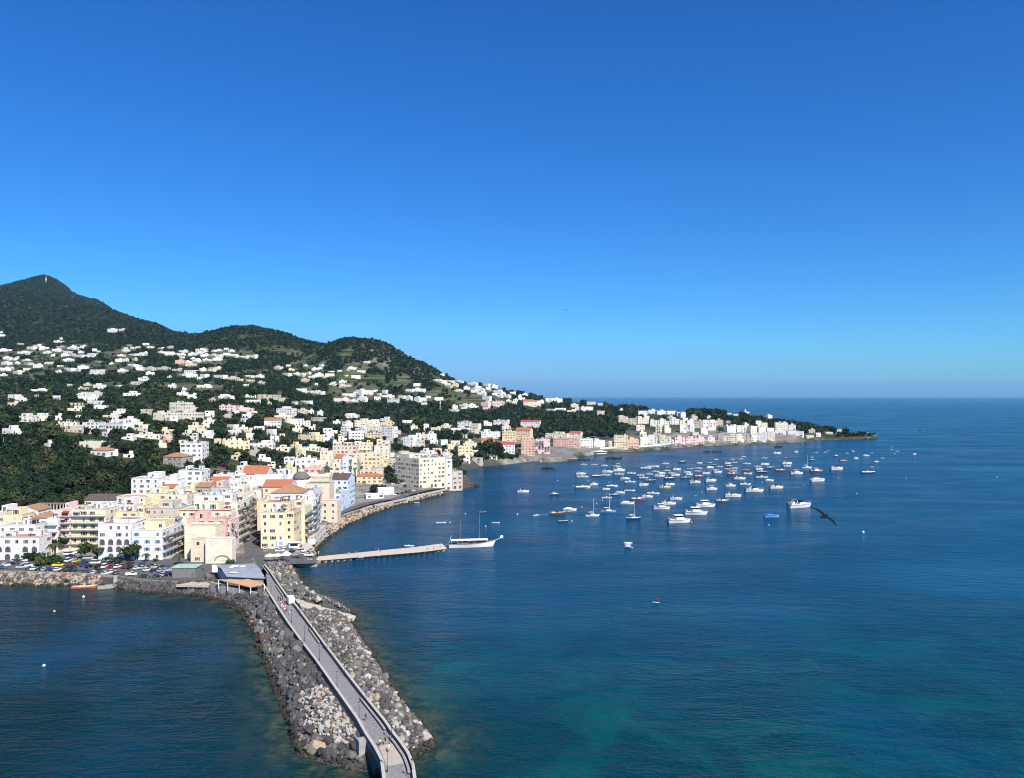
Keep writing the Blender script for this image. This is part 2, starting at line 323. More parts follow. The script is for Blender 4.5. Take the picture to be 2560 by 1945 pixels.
# ---------------------------------------------------------------- sea: one sheet to the horizon
def sea_material():
    m = bpy.data.materials.new('sea_water'); m.use_nodes = True; N, L = nodes_of(m); b = N['Principled BSDF']
    b.inputs['IOR'].default_value = 1.33; b.inputs['Specular IOR Level'].default_value = .22; b.inputs['Specular Tint'].default_value = (.15, .80, .90, 1)
    g = N.new('ShaderNodeNewGeometry'); at = N.new('ShaderNodeAttribute'); at.attribute_name = 'depth'
    sep = N.new('ShaderNodeSeparateColor'); L.new(at.outputs['Color'], sep.inputs[0])
    def noise(s, sc=(1,1,1), d=4, rgh=.55, dist=0, rot=0):
        mp = N.new('ShaderNodeMapping'); mp.inputs['Scale'].default_value = sc; mp.inputs['Rotation'].default_value = (0,0,rot); L.new(g.outputs['Position'], mp.inputs['Vector'])
        t = N.new('ShaderNodeTexNoise'); t.inputs['Scale'].default_value = s; t.inputs['Detail'].default_value = d; t.inputs['Roughness'].default_value = rgh; t.inputs['Distortion'].default_value = dist
        L.new(mp.outputs[0], t.inputs['Vector']); return t.outputs['Fac']
    def mix(f, a, c):
        x = N.new('ShaderNodeMix'); x.data_type = 'RGBA'; L.new(f, x.inputs[0])
        for s, v in ((6, a), (7, c)):
            if hasattr(v, 'links'): L.new(v, x.inputs[s])
            else: x.inputs[s].default_value = (*v, 1)
        return x.outputs[2]
    def rng(f, a, c, lo=0, hi=1):
        r = N.new('ShaderNodeMapRange'); r.inputs[1].default_value = a; r.inputs[2].default_value = c; r.inputs[3].default_value = lo; r.inputs[4].default_value = hi; L.new(f, r.inputs[0]); return r.outputs[0]
    deep = mix(rng(noise(.006, (1,1.6,1), 4, .6, .6), .38, .66), SEA_DEEP, SEA_MID)
    teal = mix(rng(noise(.03, (1,1,1), 4, .6, .8), .45, .62), (.0002,.029,.033), (.0005,.072,.060))
    shoal = mix(rng(noise(.22, (1,1,1), 5, .7, .4), .42, .60), (.006,.030,.030), (.055,.065,.040))
    c = mix(sep.outputs[1], deep, teal); c = mix(sep.outputs[2], c, (.0001,.017,.020)); c = mix(sep.outputs[0], c, shoal)  # second mix puts the left bay's dimmer reflection into the water colour
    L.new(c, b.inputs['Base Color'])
    slick = noise(.011, (.6,1.5,1), 5, .6, 1.2, .25)
    r1 = rng(slick, .35, .7, .16, .30); L.new(r1, b.inputs['Roughness'])
    h1 = noise(.20, (.55,1.25,1), 3, .6, .3, .18); h2 = noise(.75, (.6,1.2,1), 3, .6, .2, -.15); h3 = noise(.045, (.6,1.4,1), 2, .5, .3, .3)
    def mad(a, k, c=None):
        x = N.new('ShaderNodeMath'); x.operation = 'MULTIPLY_ADD' if c is not None else 'MULTIPLY'
        L.new(a, x.inputs[0]); x.inputs[1].default_value = k
        if c is not None: L.new(c, x.inputs[2])
        return x.outputs[0]
    hh = mad(h1, 1.0, mad(h2, .42, mad(h3, 1.2)))
    bp = N.new('ShaderNodeBump'); bp.inputs['Distance'].default_value = 1.9
    L.new(rng(slick, .3, .72, .6, 1.0), bp.inputs['Strength'])
    L.new(hh, bp.inputs['Height']); L.new(bp.outputs[0], b.inputs['Normal'])
    df = N.new('ShaderNodeBsdfDiffuse'); L.new(c, df.inputs['Color']); L.new(bp.outputs[0], df.inputs['Normal']); ms = N.new('ShaderNodeMixShader'); ms.inputs[0].default_value = .84      # steep wavelets hide part of the grazing mirror
    L.new(df.outputs[0], ms.inputs[1]); L.new(b.outputs[0], ms.inputs[2]); L.new(ms.outputs[0], N['Material Output'].inputs['Surface'])
    return m
SEA_DEEP, SEA_MID = (.0002,.036,.084), (.0004,.058,.128)
us = np.linspace(-1.1, .95, 520); ys = np.concatenate([np.linspace(60, 135, 26), np.exp(np.linspace(math.log(138), math.log(2600), 420)), np.exp(np.linspace(math.log(2800), math.log(58000), 30))])
V, Fc, X, Yg, Z = grid_mesh('sea', us, ys, lambda x, y: x*0, None)
D = -shore_dist(X, Yg); nz = fbm(X/9, Yg/9, 3); nb = fbm(X/45, Yg/45, 3)
shal = smooth(4.5+4*nz, 0, D)*.9*(Yg < 420)+smooth(7+15*nz, 0, D)*.62*(Yg < 345)+smooth(10, 0, D)*.5*(Yg >= 420)
for (px, py, rx) in ((1345,1172,14), (1530,1146,12), (1778,1130,10)):            # awash rocks have pale shoals round them
    x0, y0, _ = W(px, py); shal = np.maximum(shal, .5*np.exp(-(((X-x0)/(rx*1.4))**2+((Yg-y0)/(rx*1.6))**2)))
tl = smooth(330, 150, Yg)*.9*smooth(.25,.6,nb+.15)+smooth(22, 0, D)*.3
tl = np.clip(tl*np.where(X > -40, 1, .75), 0, 1)
C = np.stack([np.clip(shal,0,1).ravel(), tl.ravel(), (smooth(-30, -75, X)*smooth(345, 300, Yg)*smooth(.2, .6, nb+.2)*.85).ravel(), np.ones(V.shape[0])], 1).astype(np.float32)  # blue channel: weaker sky reflection in the left bay, painted into the colour
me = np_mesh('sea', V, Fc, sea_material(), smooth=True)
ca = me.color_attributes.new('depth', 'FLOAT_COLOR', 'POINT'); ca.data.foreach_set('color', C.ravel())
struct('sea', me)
# ---------------------------------------------------------------- the causeway bridge
DZ = 4.6                                             # deck level
def poly_z(pts, z): return [Vector(W(x, y, z)) for x, y in pts]
LP = [(642,1437),(665,1470),(699,1524),(726,1564),(759,1609),(790,1649),(840,1720),(894,1796),(914,1832),(936,1865),(954,1898),(960,1945),(962,2010),(958,2080)]
RP = [(661,1411),(677,1431),(695,1458),(715,1486),(742,1516),(782,1569),(818,1618),(842,1649),(866,1681),(917,1746),(961,1800),(981,1829),(1001,1854),(1021,1883),(1032,1912),(1037,1945),(1040,2010),(1036,2080)]
Lw, Rw = poly_z(LP, DZ+1.0), poly_z(RP, DZ+1.0)
for p in Lw+Rw: p.z = 0
def resample(pts, step):
    out = []; carry = 0
    for a, b in zip(pts, pts[1:]):
        d = (b-a).length; t = carry
        while t < d: out.append(a+(b-a)*(t/d)); t += step
        carry = t-d
    return out+[pts[-1]]
def offset(pts, d):
    out = []
    for i, p in enumerate(pts):
        t = (pts[min(i+1,len(pts)-1)]-pts[max(i-1,0)]).normalized(); out.append(p+Vector((t.y,-t.x,0))*d)   # right of travel
    return out
def along(pts, s):
    for a, b in zip(pts, pts[1:]):
        d = (b-a).length
        if s <= d: return a+(b-a)*(s/d), (b-a).normalized()
        s -= d
    return pts[-1], (pts[-1]-pts[-2]).normalized()
def plen(pts): return sum((b-a).length for a, b in zip(pts, pts[1:]))
Ls, Rs = resample(Lw, 2.0), resample(Rw, 2.0)
# deck as one strip between the parapets
def strip(mb, A, B, z, mi=0, n=160):
    la, lb = plen(A), plen(B)
    P = [along(A, la*i/n)[0] for i in range(n+1)]; Q = [along(B, lb*i/n)[0] for i in range(n+1)]
    mb.add([(p.x,p.y,z) for p in P]+[(p.x,p.y,z) for p in Q], [(i+1,i,n+1+i,n+2+i) for i in range(n)], mi)
bridge = empty('causeway_bridge', (Ls[40].x, Ls[40].y, 0)); BO = bridge.location.copy()
tag(bridge, 'long grey stone causeway bridge with parapet walls running to the town between two boulder banks', 'bridge')
def bbuild(mb, name, mats): return mb.build(name, mats, bridge, (-BO.x, -BO.y, 0))
mb = MB(); strip(mb, Lw, Rw, DZ)
bbuild(mb, 'deck', [M_COBB])
mb = MB()                                            # pale concrete patch of the deck near the bend
P = [W(947,1864,DZ+.03), W(985,1857,DZ+.03), W(1014,1908,DZ+.03), W(967,1915,DZ+.03)]
mb.add(P, [(0,3,2,1)]); bbuild(mb, 'concrete_patch', [mat('pale_concrete', (.50,.44,.36), .9, 1.0, c2=(.38,.34,.28))])
M_PWALL = mat('parapet_masonry', (.20,.19,.175), .95, 1.0, c2=(.12,.115,.105))  # dark masonry; its tone also paints in the shade on the parapet faces
for side, pts, sg in (('l', Ls, 1), ('r', Rs, -1)):
    mb = MB(); inner = offset(pts, -.28*1); outer = offset(pts, .28)
    n = len(pts)
    v = []
    for p, q_ in zip(inner, outer): v += [(p.x,p.y,DZ-.2),(p.x,p.y,DZ+1.0),(q_.x,q_.y,DZ+1.0),(q_.x,q_.y,DZ-.2)]
    f = []
    for i in range(n-1):
        a, b = i*4, i*4+4
        f += [(a,b,b+1,a+1),(a+1,b+1,b+2,a+2),(a+2,b+2,b+3,a+3)]
    mb.add(v, f); o = bbuild(mb, 'parapet_wall', [M_PWALL])
    mb = MB(); ci, co = offset(pts, -.33), offset(pts, .33); v = []
    for p, q_ in zip(ci, co): v += [(p.x,p.y,DZ+.99),(p.x,p.y,DZ+1.12),(q_.x,q_.y,DZ+1.12),(q_.x,q_.y,DZ+.99)]
    mb.add(v, [t for i in range(n-1) for t in ((4*i,4*i+4,4*i+5,4*i+1),(4*i+1,4*i+5,4*i+6,4*i+2),(4*i+2,4*i+6,4*i+7,4*i+3))]); bbuild(mb, 'coping', [M_STONE])
    # outer retaining wall below the parapet; over the span it opens in an arch
    L = plen(pts); mb = MB(); out = offset(pts, .22 if side == 'l' else -.22)
    s_arch = sum((b-a).length for a, b in zip(Lw, Lw[1:]) if b.y > W(0,1866,DZ+1)[1]) if side == 'l' else sum((b-a).length for a, b in zip(Rw, Rw[1:]) if b.y > W(0,1830,DZ+1)[1])
    s0, span, hgt = s_arch+1.2, 8.5, 3.0
    def zb(s):
        k = (s-s0)/span
        if 0 <= k <= 1: return -.6+(hgt+.6)*math.sqrt(max(0, 1-(2*k-1)**2))
        k = (s-s0-span-2.2)/span
        if 0 <= k <= 1: return -.6+(hgt+.6)*math.sqrt(max(0, 1-(2*k-1)**2))
        return -1.5
    m_ = int(L/.4); PT = [(along(out, L*i/m_)[0], zb(L*i/m_)) for i in range(m_+1)]
    if side == 'l': ARCH = (s0, span)
    mb.add([c for p, z in PT for c in ((p.x,p.y,z),(p.x,p.y,DZ-.15))], [(2*i,2*i+1,2*i+3,2*i+2) for i in range(m_)])
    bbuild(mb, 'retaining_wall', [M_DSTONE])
    mb = MB(); cop = offset(pts, .34 if side == 'l' else -.34); cin = offset(pts, .20 if side == 'l' else -.20)   # string course
    v = []
    for p, q_ in zip(cin, cop): v += [(p.x,p.y,DZ-.45),(q_.x,q_.y,DZ-.45),(q_.x,q_.y,DZ-.22),(p.x,p.y,DZ-.22)]
    mb.add(v, [t for i in range(n-1) for t in ((4*i,4*i+4,4*i+5,4*i+1),(4*i+1,4*i+5,4*i+6,4*i+2),(4*i+2,4*i+6,4*i+7,4*i+3))]); bbuild(mb, 'string_course', [M_STONE])
# arch barrels under the deck
for k in range(2):
    mb = MB(); A = []
    for i in range(17):
        t = i/16; ss = ARCH[0]+k*(ARCH[1]+2.2)+ARCH[1]*t; z = -.6+3.6*math.sqrt(max(0, 1-(2*t-1)**2))
        p, d = along(Ls, ss); q_ = p+Vector((-d.y, d.x, 0))*6.2
        A += [(p.x,p.y,z),(q_.x,q_.y,z)]
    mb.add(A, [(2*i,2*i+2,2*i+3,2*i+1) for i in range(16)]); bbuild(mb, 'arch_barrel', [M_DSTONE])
# buttress on the left flank and mossy footing
b0 = Vector(W(903,1898,1.0)); mb = MB(); mb.T = Matrix.Translation((b0.x,b0.y+1.0,0)) @ Matrix.Rotation(R(26),4,'Z')
mb.box(-.95,.95,-1.0,1.2,-.5,DZ+.3); mb.box(-.95,-.65,1.2,4.5,-.5,DZ+.1); bbuild(mb, 'buttress', [M_CONC])
b1 = Vector(W(916,1912,.5)); mb = MB(); mb.T = Matrix.Translation((b1.x+.2,b1.y+.6,0)) @ Matrix.Rotation(R(26),4,'Z')
mb.box(-1.2,1.3,-1.6,1.5,-1,.55); bbuild(mb, 'mossy_footing', [mat('moss_stone', (.16,.13,.05), .95, 1.5)])
# stone benches along the inside of the right parapet
M_BENCH = mat('bench_stone', (.36,.35,.33), .9, 1.2, c2=(.26,.25,.24))
segs = [((664,1417),(678,1436)),((697,1463),(717,1492)),((783,1574),(806,1607)),((826,1634),(838,1649)),((912,1751),(938,1784)),((918,1757),(966,1822)),((986,1842),(1018,1890)),((1018,1890),(1027,1940))]
inn = offset(Rs, .95)
def near_s(pts, p):
    best = (1e9, 0); s = 0
    for a, b in zip(pts, pts[1:]):
        d = (a-p).length
        if d < best[0]: best = (d, s)
        s += (b-a).length
    return best[1]
spans = [(near_s(Rs, Vector((*W(a[0],a[1],DZ)[:2],0))), near_s(Rs, Vector((*W(b[0],b[1],DZ)[:2],0)))) for a, b in segs]
spans = [spans[0], spans[1], spans[2], (spans[4][0], spans[5][1]), (spans[6][0], spans[7][1])]
desc = ['nearest the town', 'beside the parked white van', 'in the middle of the causeway', 'before the pale concrete patch', 'curving round the bend of the bridge']
for (sa, sb), ds in zip(spans, desc):
    if sb-sa < 2: sb = sa+6
    k = max(2, int((sb-sa)/1.5)); Pp = [along(Rs, sa+(sb-sa)*i/k) for i in range(k+1)]
    mid = Pp[len(Pp)//2][0]; e = empty('stone_bench', (mid.x, mid.y, DZ))
    tag(e, 'long stone bench along the right parapet, '+ds, 'bench', 'stone benches on the causeway')
    for nm, o0, o1, z0, z1 in (('bench_seat', .62, 1.15, .42, .56), ('bench_plinth', .72, 1.0, 0, .42)):
        mb = MB(); v = []
        for p, d in Pp:
            nrm = Vector((d.y,-d.x,0)); a, b = p+nrm*o0-mid, p+nrm*o1-mid
            v += [(a.x,a.y,z0),(a.x,a.y,z1),(b.x,b.y,z1),(b.x,b.y,z0)]
        f = [t for i in range(k) for t in ((4*i,4*i+1,4*i+5,4*i+4),(4*i+1,4*i+2,4*i+6,4*i+5),(4*i+2,4*i+3,4*i+7,4*i+6))]+[(3,2,1,0),(4*k,4*k+1,4*k+2,4*k+3)]
        mb.add(v, f); mb.build(nm, [M_BENCH if nm == 'bench_seat' else M_DSTONE], e)
# iron street lamps
mb = MB(); mb.lathe([(.16,0),(.16,.35),(.10,.45),(.085,.9),(.06,1.0),(.055,3.55),(.09,3.6),(.03,3.68)], n=8); LAMP_POST = mb.mesh('lamp_post', [M_IRON])
mb = MB(); mb.lathe([(.10,0),(.20,.45),(.20,.47)], n=6); LAMP_GLASS = mb.mesh('lamp_glass', [mat('lamp_glass', (.35,.36,.36), .2, spec=.5)])
mb = MB(); mb.lathe([(.25,.0),(.12,.16),(.05,.24),(.02,.36)], n=6); LAMP_CAP = mb.mesh('lamp_cap', [M_IRON])
def lamp(x, y, z, label, group='iron lamps along the causeway'):
    e = empty('street_lamp', (x, y, z)); tag(e, label, 'lamp', group)
    link('lamp_post', LAMP_POST, e); link('lamp_glass', LAMP_GLASS, e, (0,0,3.68)); link('lamp_cap', LAMP_CAP, e, (0,0,4.15)); return e
LL = [((676,1487),'by the low wall of the canopy terrace'),((700,1520),'level with the walkers in front'),((727,1557),'at the tail of the walkers'),((759,1603),'first below the walkers'),((796,1652),'second below the walkers'),((840,1720),'opposite the long pale boulder'),((895,1800),'beside the walker in blue shorts'),((965,1930),'on the pale concrete patch by the arch')]
for (x, y), ds in LL: p = W(x, y, DZ); lamp(p[0]+.25, p[1], DZ, 'black iron lamp by the left parapet, '+ds)
RL = [((678,1433),'first from the plaza end'),((722.5,1487),'behind the white van'),((750,1532),'just past the concrete slipway'),((782,1575),'second beyond the concrete slipway'),((819,1621),'third beyond the concrete slipway'),((863,1683),'in the gap between the benches'),((916,1751),'at the far end of the longest bench'),((980,1841),'where the bench begins to curve'),((1031,1940),'at the bottom edge by the curved parapet')]
for (x, y), ds in RL: p = W(x, y, DZ+.9); lamp(p[0]-.1, p[1], DZ, 'black iron lamp by the right parapet, '+ds)
# slipway into the water on the right, quay, retaining wall
mb = MB(); A = [W(731,1493,DZ-.1),W(752,1515,DZ-.1),W(884,1561,-.15),W(895,1541,-.15)]
mb.add(A+[(x,y,-2) for x,y,z in A], [(3,2,1,0),(0,1,5,4),(1,2,6,5),(2,3,7,6),(3,0,4,7)])
o = mb.build('slipway', [mat('slip_concrete', (.58,.52,.42), .9, .6, c2=(.44,.40,.32))]); tag(o, 'pale concrete slipway sloping from the causeway into the water', 'slipway')
# ---------------------------------------------------------------- boulders
def rock_mesh(seed, name, m, sub=2):
    bm = bmesh.new(); bmesh.ops.create_icosphere(bm, subdivisions=sub, radius=1); r = random.Random(seed)
    pl = [(Vector((r.gauss(0,1), r.gauss(0,1), r.gauss(0,1))).normalized(), r.uniform(.42,.85)) for _ in range(9)]
    for v in bm.verts:
        d = v.co.normalized(); k = 1
        for n_, h in pl:
            t = d.dot(n_)
            if t > 0.05: k = min(k, h/t)
        v.co = d*k
    me = bpy.data.meshes.new(name); bm.to_mesh(me); bm.free(); me.materials.append(m); return me
ROCKC = [mat('basalt_rock', (.100,.097,.096), .9, 1.5, c2=(.052,.050,.051), rand=.25), mat('grey_rock', (.17,.165,.155), .9, 1.5, c2=(.10,.097,.09), rand=.25),
         mat('brown_rock', (.15,.12,.09), .9, 1.5, c2=(.08,.065,.05), rand=.25), mat('tan_rock', (.42,.34,.24), .9, 1.5, c2=(.28,.22,.15), rand=.2), mat('pale_rock', (.45,.42,.38), .9, 1.5, c2=(.30,.28,.255), rand=.2)]
ROCKN = ['dark basalt', 'mid grey', 'brown stained', 'tan', 'pale']
WETR = mat('wet_rock', (.024,.023,.019), .6, 1.5, c2=(.05,.045,.028))
ROCKM = [[rock_mesh(10*k+i, 'boulder', m) for i in range(6)] for k, m in enumerate(ROCKC)]
ROCKV = []
for i in range(6):
    me = rock_mesh(900+i, 'x', WETR, 1); ROCKV.append((np.array([v.co for v in me.vertices]), np.array([list(p.vertices) for p in me.polygons]))); bpy.data.meshes.remove(me)
rocks = []                                            # x, y, z, size, colour, place
rr = np.random.RandomState(5)
def inside_bridge(x, y, mrg=.6):
    # inside the walled roadway?
    s = np.interp(y, [p.y for p in reversed(Lw)], [p.x for p in reversed(Lw)]); t = np.interp(y, [p.y for p in reversed(Rw)], [p.x for p in reversed(Rw)])
    return (x > s-mrg) & (x < t+mrg)
def poly_in(poly, x, y):
    ins = np.zeros(x.shape, bool); n = len(poly)
    for i in range(n):
        (ax, ay), (bx, by) = poly[i], poly[(i+1) % n]
        if ay != by: ins ^= ((ay > y) != (by > y)) & (x < (bx-ax)*(y-ay)/(by-ay)+ax)
    return ins
WATERGAP = []
def scatter(n, x0, x1, y0, y1, dmin, dmax, sz, fn, minsep=.8):
    x = rr.uniform(x0, x1, n*9); y = rr.uniform(y0, y1, n*9); d = shore_dist(x, y); ok = (d > dmin) & (d < dmax) & ~((y < 366) & inside_bridge(x, y, 1.5))
    x, y, d = x[ok], y[ok], d[ok]; z = ground_np(x, y); cell = {}; cnt = 0
    for a, b, c, dd in zip(x, y, z, d):
        s = math.exp(rr.normal(math.log(sz), .33)); key = (int(a/2.2), int(b/2.2)); bad = False
        for i in (-1,0,1):
            for j in (-1,0,1):
                for (u, v_, t) in cell.get((key[0]+i, key[1]+j), ()):
                    if (u-a)**2+(v_-b)**2 < (minsep*(s+t)*.62)**2: bad = True
        if bad: continue
        r_ = fn(a, b, dd)
        if r_ is None: continue
        k, sm, place = r_; s *= sm
        cell.setdefault(key, []).append((a, b, s)); rocks.append((a, b, c, s, k, place)); cnt += 1
        if cnt >= n: break
slip_poly = [W(725,1490,3)[:2], W(750,1516,3)[:2], W(890,1560,0)[:2], W(900,1538,0)[:2]]
def mole_fn(a, b, d):
    px, py = pix(a, b, 2.0)
    lx = np.interp(b, [p.y for p in reversed(Lw)], [p.x for p in reversed(Lw)]); left = a < lx
    pz = pix(a, b, 4.5-4.7*min(1,max(0,(px-725)/165)))[1]; t_ = (px-725)/165
    if -.02 < t_ < 1.05 and 1494+t_*47 < pz < 1519+t_*47: return None
    if left and py < 1500 and px > 520 and py < 1466+(px-532)*.2: return None
    if b > 353: return None
    u = rr.rand()
    if d < 1.5: return (5, .85, 'waterline')
    if left and px > 745 and 1740 < py < 1868 and px > 700+(1868-py)*.35 and d > 4:
        return ((4 if u < .6 else 3 if u < .75 else 1), .62, 'left pale')
    if left:
        if py > 1640 and py < 1770: k = 0 if u < .82 else 1 if u < .95 else 3
        elif py < 1545: k = 0 if u < .7 else 1 if u < .93 else 2
        else: k = 0 if u < .46 else 1 if u < .86 else 2 if u < .91 else 3 if u < .94 else 4
        return (k, 1.0 if b < 250 else .95, 'left')
    k = 0 if u < .20 else 1 if u < .74 else 2 if u < .80 else 3 if u < .87 else 4
    return (k, .74, 'right')
scatter(7000, -130, -8, 146, 356, .1, 60, 1.0, mole_fn, .5)
def leftshore_fn(a, b, d):
    px, py = pix(a, b, 1.0)
    if 257 < px < 283: return None
    u = rr.rand()
    if px < 252: return ((3 if u < .45 else 1 if u < .7 else 4 if u < .8 else 2), 1.0, 'car park west') if d > .8 else (5, 1, 'waterline')
    if d < 1.0: return (5, 1, 'waterline')
    return ((0 if u < .75 else 2 if u < .9 else 1), .95, 'car park east')
scatter(2200, -330, -110, 296, 345, 0, 8.6, 1.0, leftshore_fn, .5)
def bay_fn(a, b, d):
    u = rr.rand()
    if b < 392 and pix(a, b, 2)[0] < 790 and d > 3.5: return None
    if d < 1.2: return (5, 1.0, 'waterline')
    return ((3 if u < .62 else 4 if u < .86 else 2), 1.0, 'coast road')
scatter(2600, -110, -30, 352, 628, 0, 7.0, 1.05, bay_fn, .5)
def far_fn(a, b, d): return ((5 if rr.rand() < .6 else 0), 1.2, 'far')
scatter(300, -90, 640, 625, 1700, -1, 3.5, 1.6, far_fn)
# awash rocks in the bay
for (px, py, wpx, n) in ((1375,1172,48,26), (1534,1146,42,20), (1779,1130,42,20), (1160,1217,40,0), (1185,1216,28,18), (1420,1150,110,60), (2165,1098,60,24), (2310,1076,30,12), (1950,1118,30,10)):
    x0, y0, _ = W(px, py)
    for _ in range(n): t = rr.uniform(-1, 1); rocks.append((x0+t*wpx/2/F*y0, y0+rr.normal(0, 3), -.1+.5*(1-abs(t)), rr.uniform(1.2, 2.4), 5, 'awash'))
# the 300 that show largest become objects of their own, the rest one heap
def psize(r): return r[3]/r[1]
order = sorted([i for i, r in enumerate(rocks) if r[4] < 5], key=lambda i: -psize(rocks[i]))
solo = set(order[:300]); heapV, heapF, heapM = [], [], []; off = 0
def rot3(rs):
    q_ = rs.normal(size=4); q_ /= np.linalg.norm(q_); w, x, y, z = q_
    return np.array([[1-2*(y*y+z*z),2*(x*y-z*w),2*(x*z+y*w)],[2*(x*y+z*w),1-2*(x*x+z*z),2*(y*z-x*w)],[2*(x*z-y*w),2*(y*z+x*w),1-2*(x*x+y*y)]])
PLACE = {'left': 'left bank of the causeway', 'left pale': 'pale patch left of the causeway', 'right': 'right bank of the causeway', 'car park west': 'pale bank under the car park', 'car park east': 'dark bank under the car park', 'coast road': 'bank below the coast road'}
for i, (x, y, z, s, k, pl) in enumerate(rocks):
    if i in solo:
        o = link('boulder', ROCKM[k][rr.randint(6)], None, (x, y, z+s*.22)); o.rotation_euler = tuple(rr.uniform(0, 6.28, 3)); o.scale = tuple(s*rr.uniform(.75, 1.2, 3))
        d = shore_dist(np.array([x]), np.array([y]))[0]
        where = 'near the water' if d < 4 else 'near the wall' if (d > 8) else 'midway up'
        seg = 'arch end' if y < 185 else 'middle stretch' if y < 250 else 'town end'
        size = 'large' if s > 1.7 else 'medium' if s > 1.3 else 'small'
        lab = '%s %s boulder %s, %s%s' % (size, ROCKN[k], where, PLACE[pl], ', '+seg if 'causeway' in PLACE[pl] else '')
        tag(o, lab, 'boulder', 'boulders: '+lab)
    else:
        Vv, Ff = ROCKV[rr.randint(6)]; A = rot3(rr)*(s*rr.uniform(.75, 1.2, 3))[None, :]
        heapV.append(Vv @ A.T+np.array([x, y, z+s*.18])); heapF.append(Ff+off); heapM.append(np.full(len(Ff), k)); off += len(Vv)
me = np_mesh('boulder_rubble', np.concatenate(heapV), np.concatenate(heapF), ROCKC+[WETR], np.concatenate(heapM))
o = link('boulder_rubble', me); tag(o, 'heaped smaller boulders and wet rocks lining the causeway banks and shore', 'rubble', None, 'stuff')
# ---------------------------------------------------------------- houses
ZO = {'A': (0,1150,4.422), 'B': (400,1150,4.422), 'C': (800,1100,4.422), '4': (0,960,4.422), '5': (450,960,4.422), '6': (850,940,4.422), '7': (1250,940,4.422), '8': (1700,940,3.685), 'H': (0,670,3.685), 'I': (500,780,2.457)}
def zx(z, x): return ZO[z][0]+x/ZO[z][2]
def zy(z, y): return ZO[z][1]+y/ZO[z][2]
WIN = {}; M_LOGG = mat('loggia_shade', (.15,.14,.14), .9, 1.5, c2=(.05,.05,.055))  # flat arch panes carry the shade of an open loggia as colour
def win_mesh(kind, w, h, sh):
    """(outer mesh, pane mesh): facade element facing -Y, its centre bottom at the origin"""
    k = (kind, round(w,1), round(h,1), sh)
    if k in WIN: return WIN[k]
    mb = MB(); pb = MB(); t = .14
    if kind == 'arch':
        n = 8; r = w/2; hs_ = h-r
        ring = [(-r,0)]+[(-r*math.cos(math.pi*i/n), hs_+r*math.sin(math.pi*i/n)) for i in range(n+1)]+[(r,0)]
        o = [((x*1.14), z if z == 0 else hs_+(z-hs_)*1.14) for x, z in ring]
        N_ = len(ring)
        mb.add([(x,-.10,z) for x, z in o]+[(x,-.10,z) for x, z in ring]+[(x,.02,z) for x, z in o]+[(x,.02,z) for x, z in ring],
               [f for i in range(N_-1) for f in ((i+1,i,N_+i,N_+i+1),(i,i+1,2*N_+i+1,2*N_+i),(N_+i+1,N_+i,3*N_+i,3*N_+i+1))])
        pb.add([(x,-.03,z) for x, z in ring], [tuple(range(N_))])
    else:
        for x0, x1, z0, z1 in ((-w/2-t,-w/2,-t,h+t),(w/2,w/2+t,-t,h+t),(-w/2,w/2,h,h+t),(-w/2,w/2,-t,0)): mb.box(x0,x1,-.08,.05,z0,z1, 0)
        pb.box(-w/2,w/2,-.03,.05,0,h)
        if sh:
            for s in (-1, 1): mb.box(s*(w/2+t+w*.24)-w*.24, s*(w/2+t+w*.24)+w*.24, -.11, -.03, 0, h, 1)
        mb.box(-.04,.04,-.06,-.03,0,h,0)
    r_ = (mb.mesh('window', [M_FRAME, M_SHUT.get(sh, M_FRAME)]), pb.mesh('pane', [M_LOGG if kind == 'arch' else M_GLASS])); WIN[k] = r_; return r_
BALC = {}
def balc_mesh(w):
    k = round(w, 0)
    if k not in BALC:
        mb = MB(); w = k; mb.box(-w/2,w/2,-1.15,0,-.16,0); slab = mb.mesh('balcony', [M_CONC])
        rb = MB(); rb.box(-w/2,w/2,-1.15,-1.10,.95,1.02); rb.box(-w/2,-w/2+.05,-1.10,0,.95,1.02); rb.box(w/2-.05,w/2,-1.10,0,.95,1.02)
        nb = int(w/.35)
        for i in range(nb+1): x = -w/2+.02+(w-.06)*i/nb; rb.box(x,x+.04,-1.14,-1.11,0,.95)
        BALC[k] = (slab, rb.mesh('railing', [M_IRON]))
    return BALC[k]
AWN = {}
def awn_mesh(w, c):
    k = (round(w,0), c)
    if k not in AWN:
        mb = MB(); w = k[0]; mb.add([(-w/2,0,0),(w/2,0,0),(w/2,-1.4,-.7),(-w/2,-1.4,-.7),(-w/2,-1.4,-.95),(w/2,-1.4,-.95)], [(0,3,2,1),(3,4,5,2),(0,1,2,3),(2,5,4,3)])
        AWN[k] = mb.mesh('awning', [{'w': M_AWN, 'g': M_AWNG, 'r': M_AWNR}[c]])
    return AWN[k]
CLUT = {}
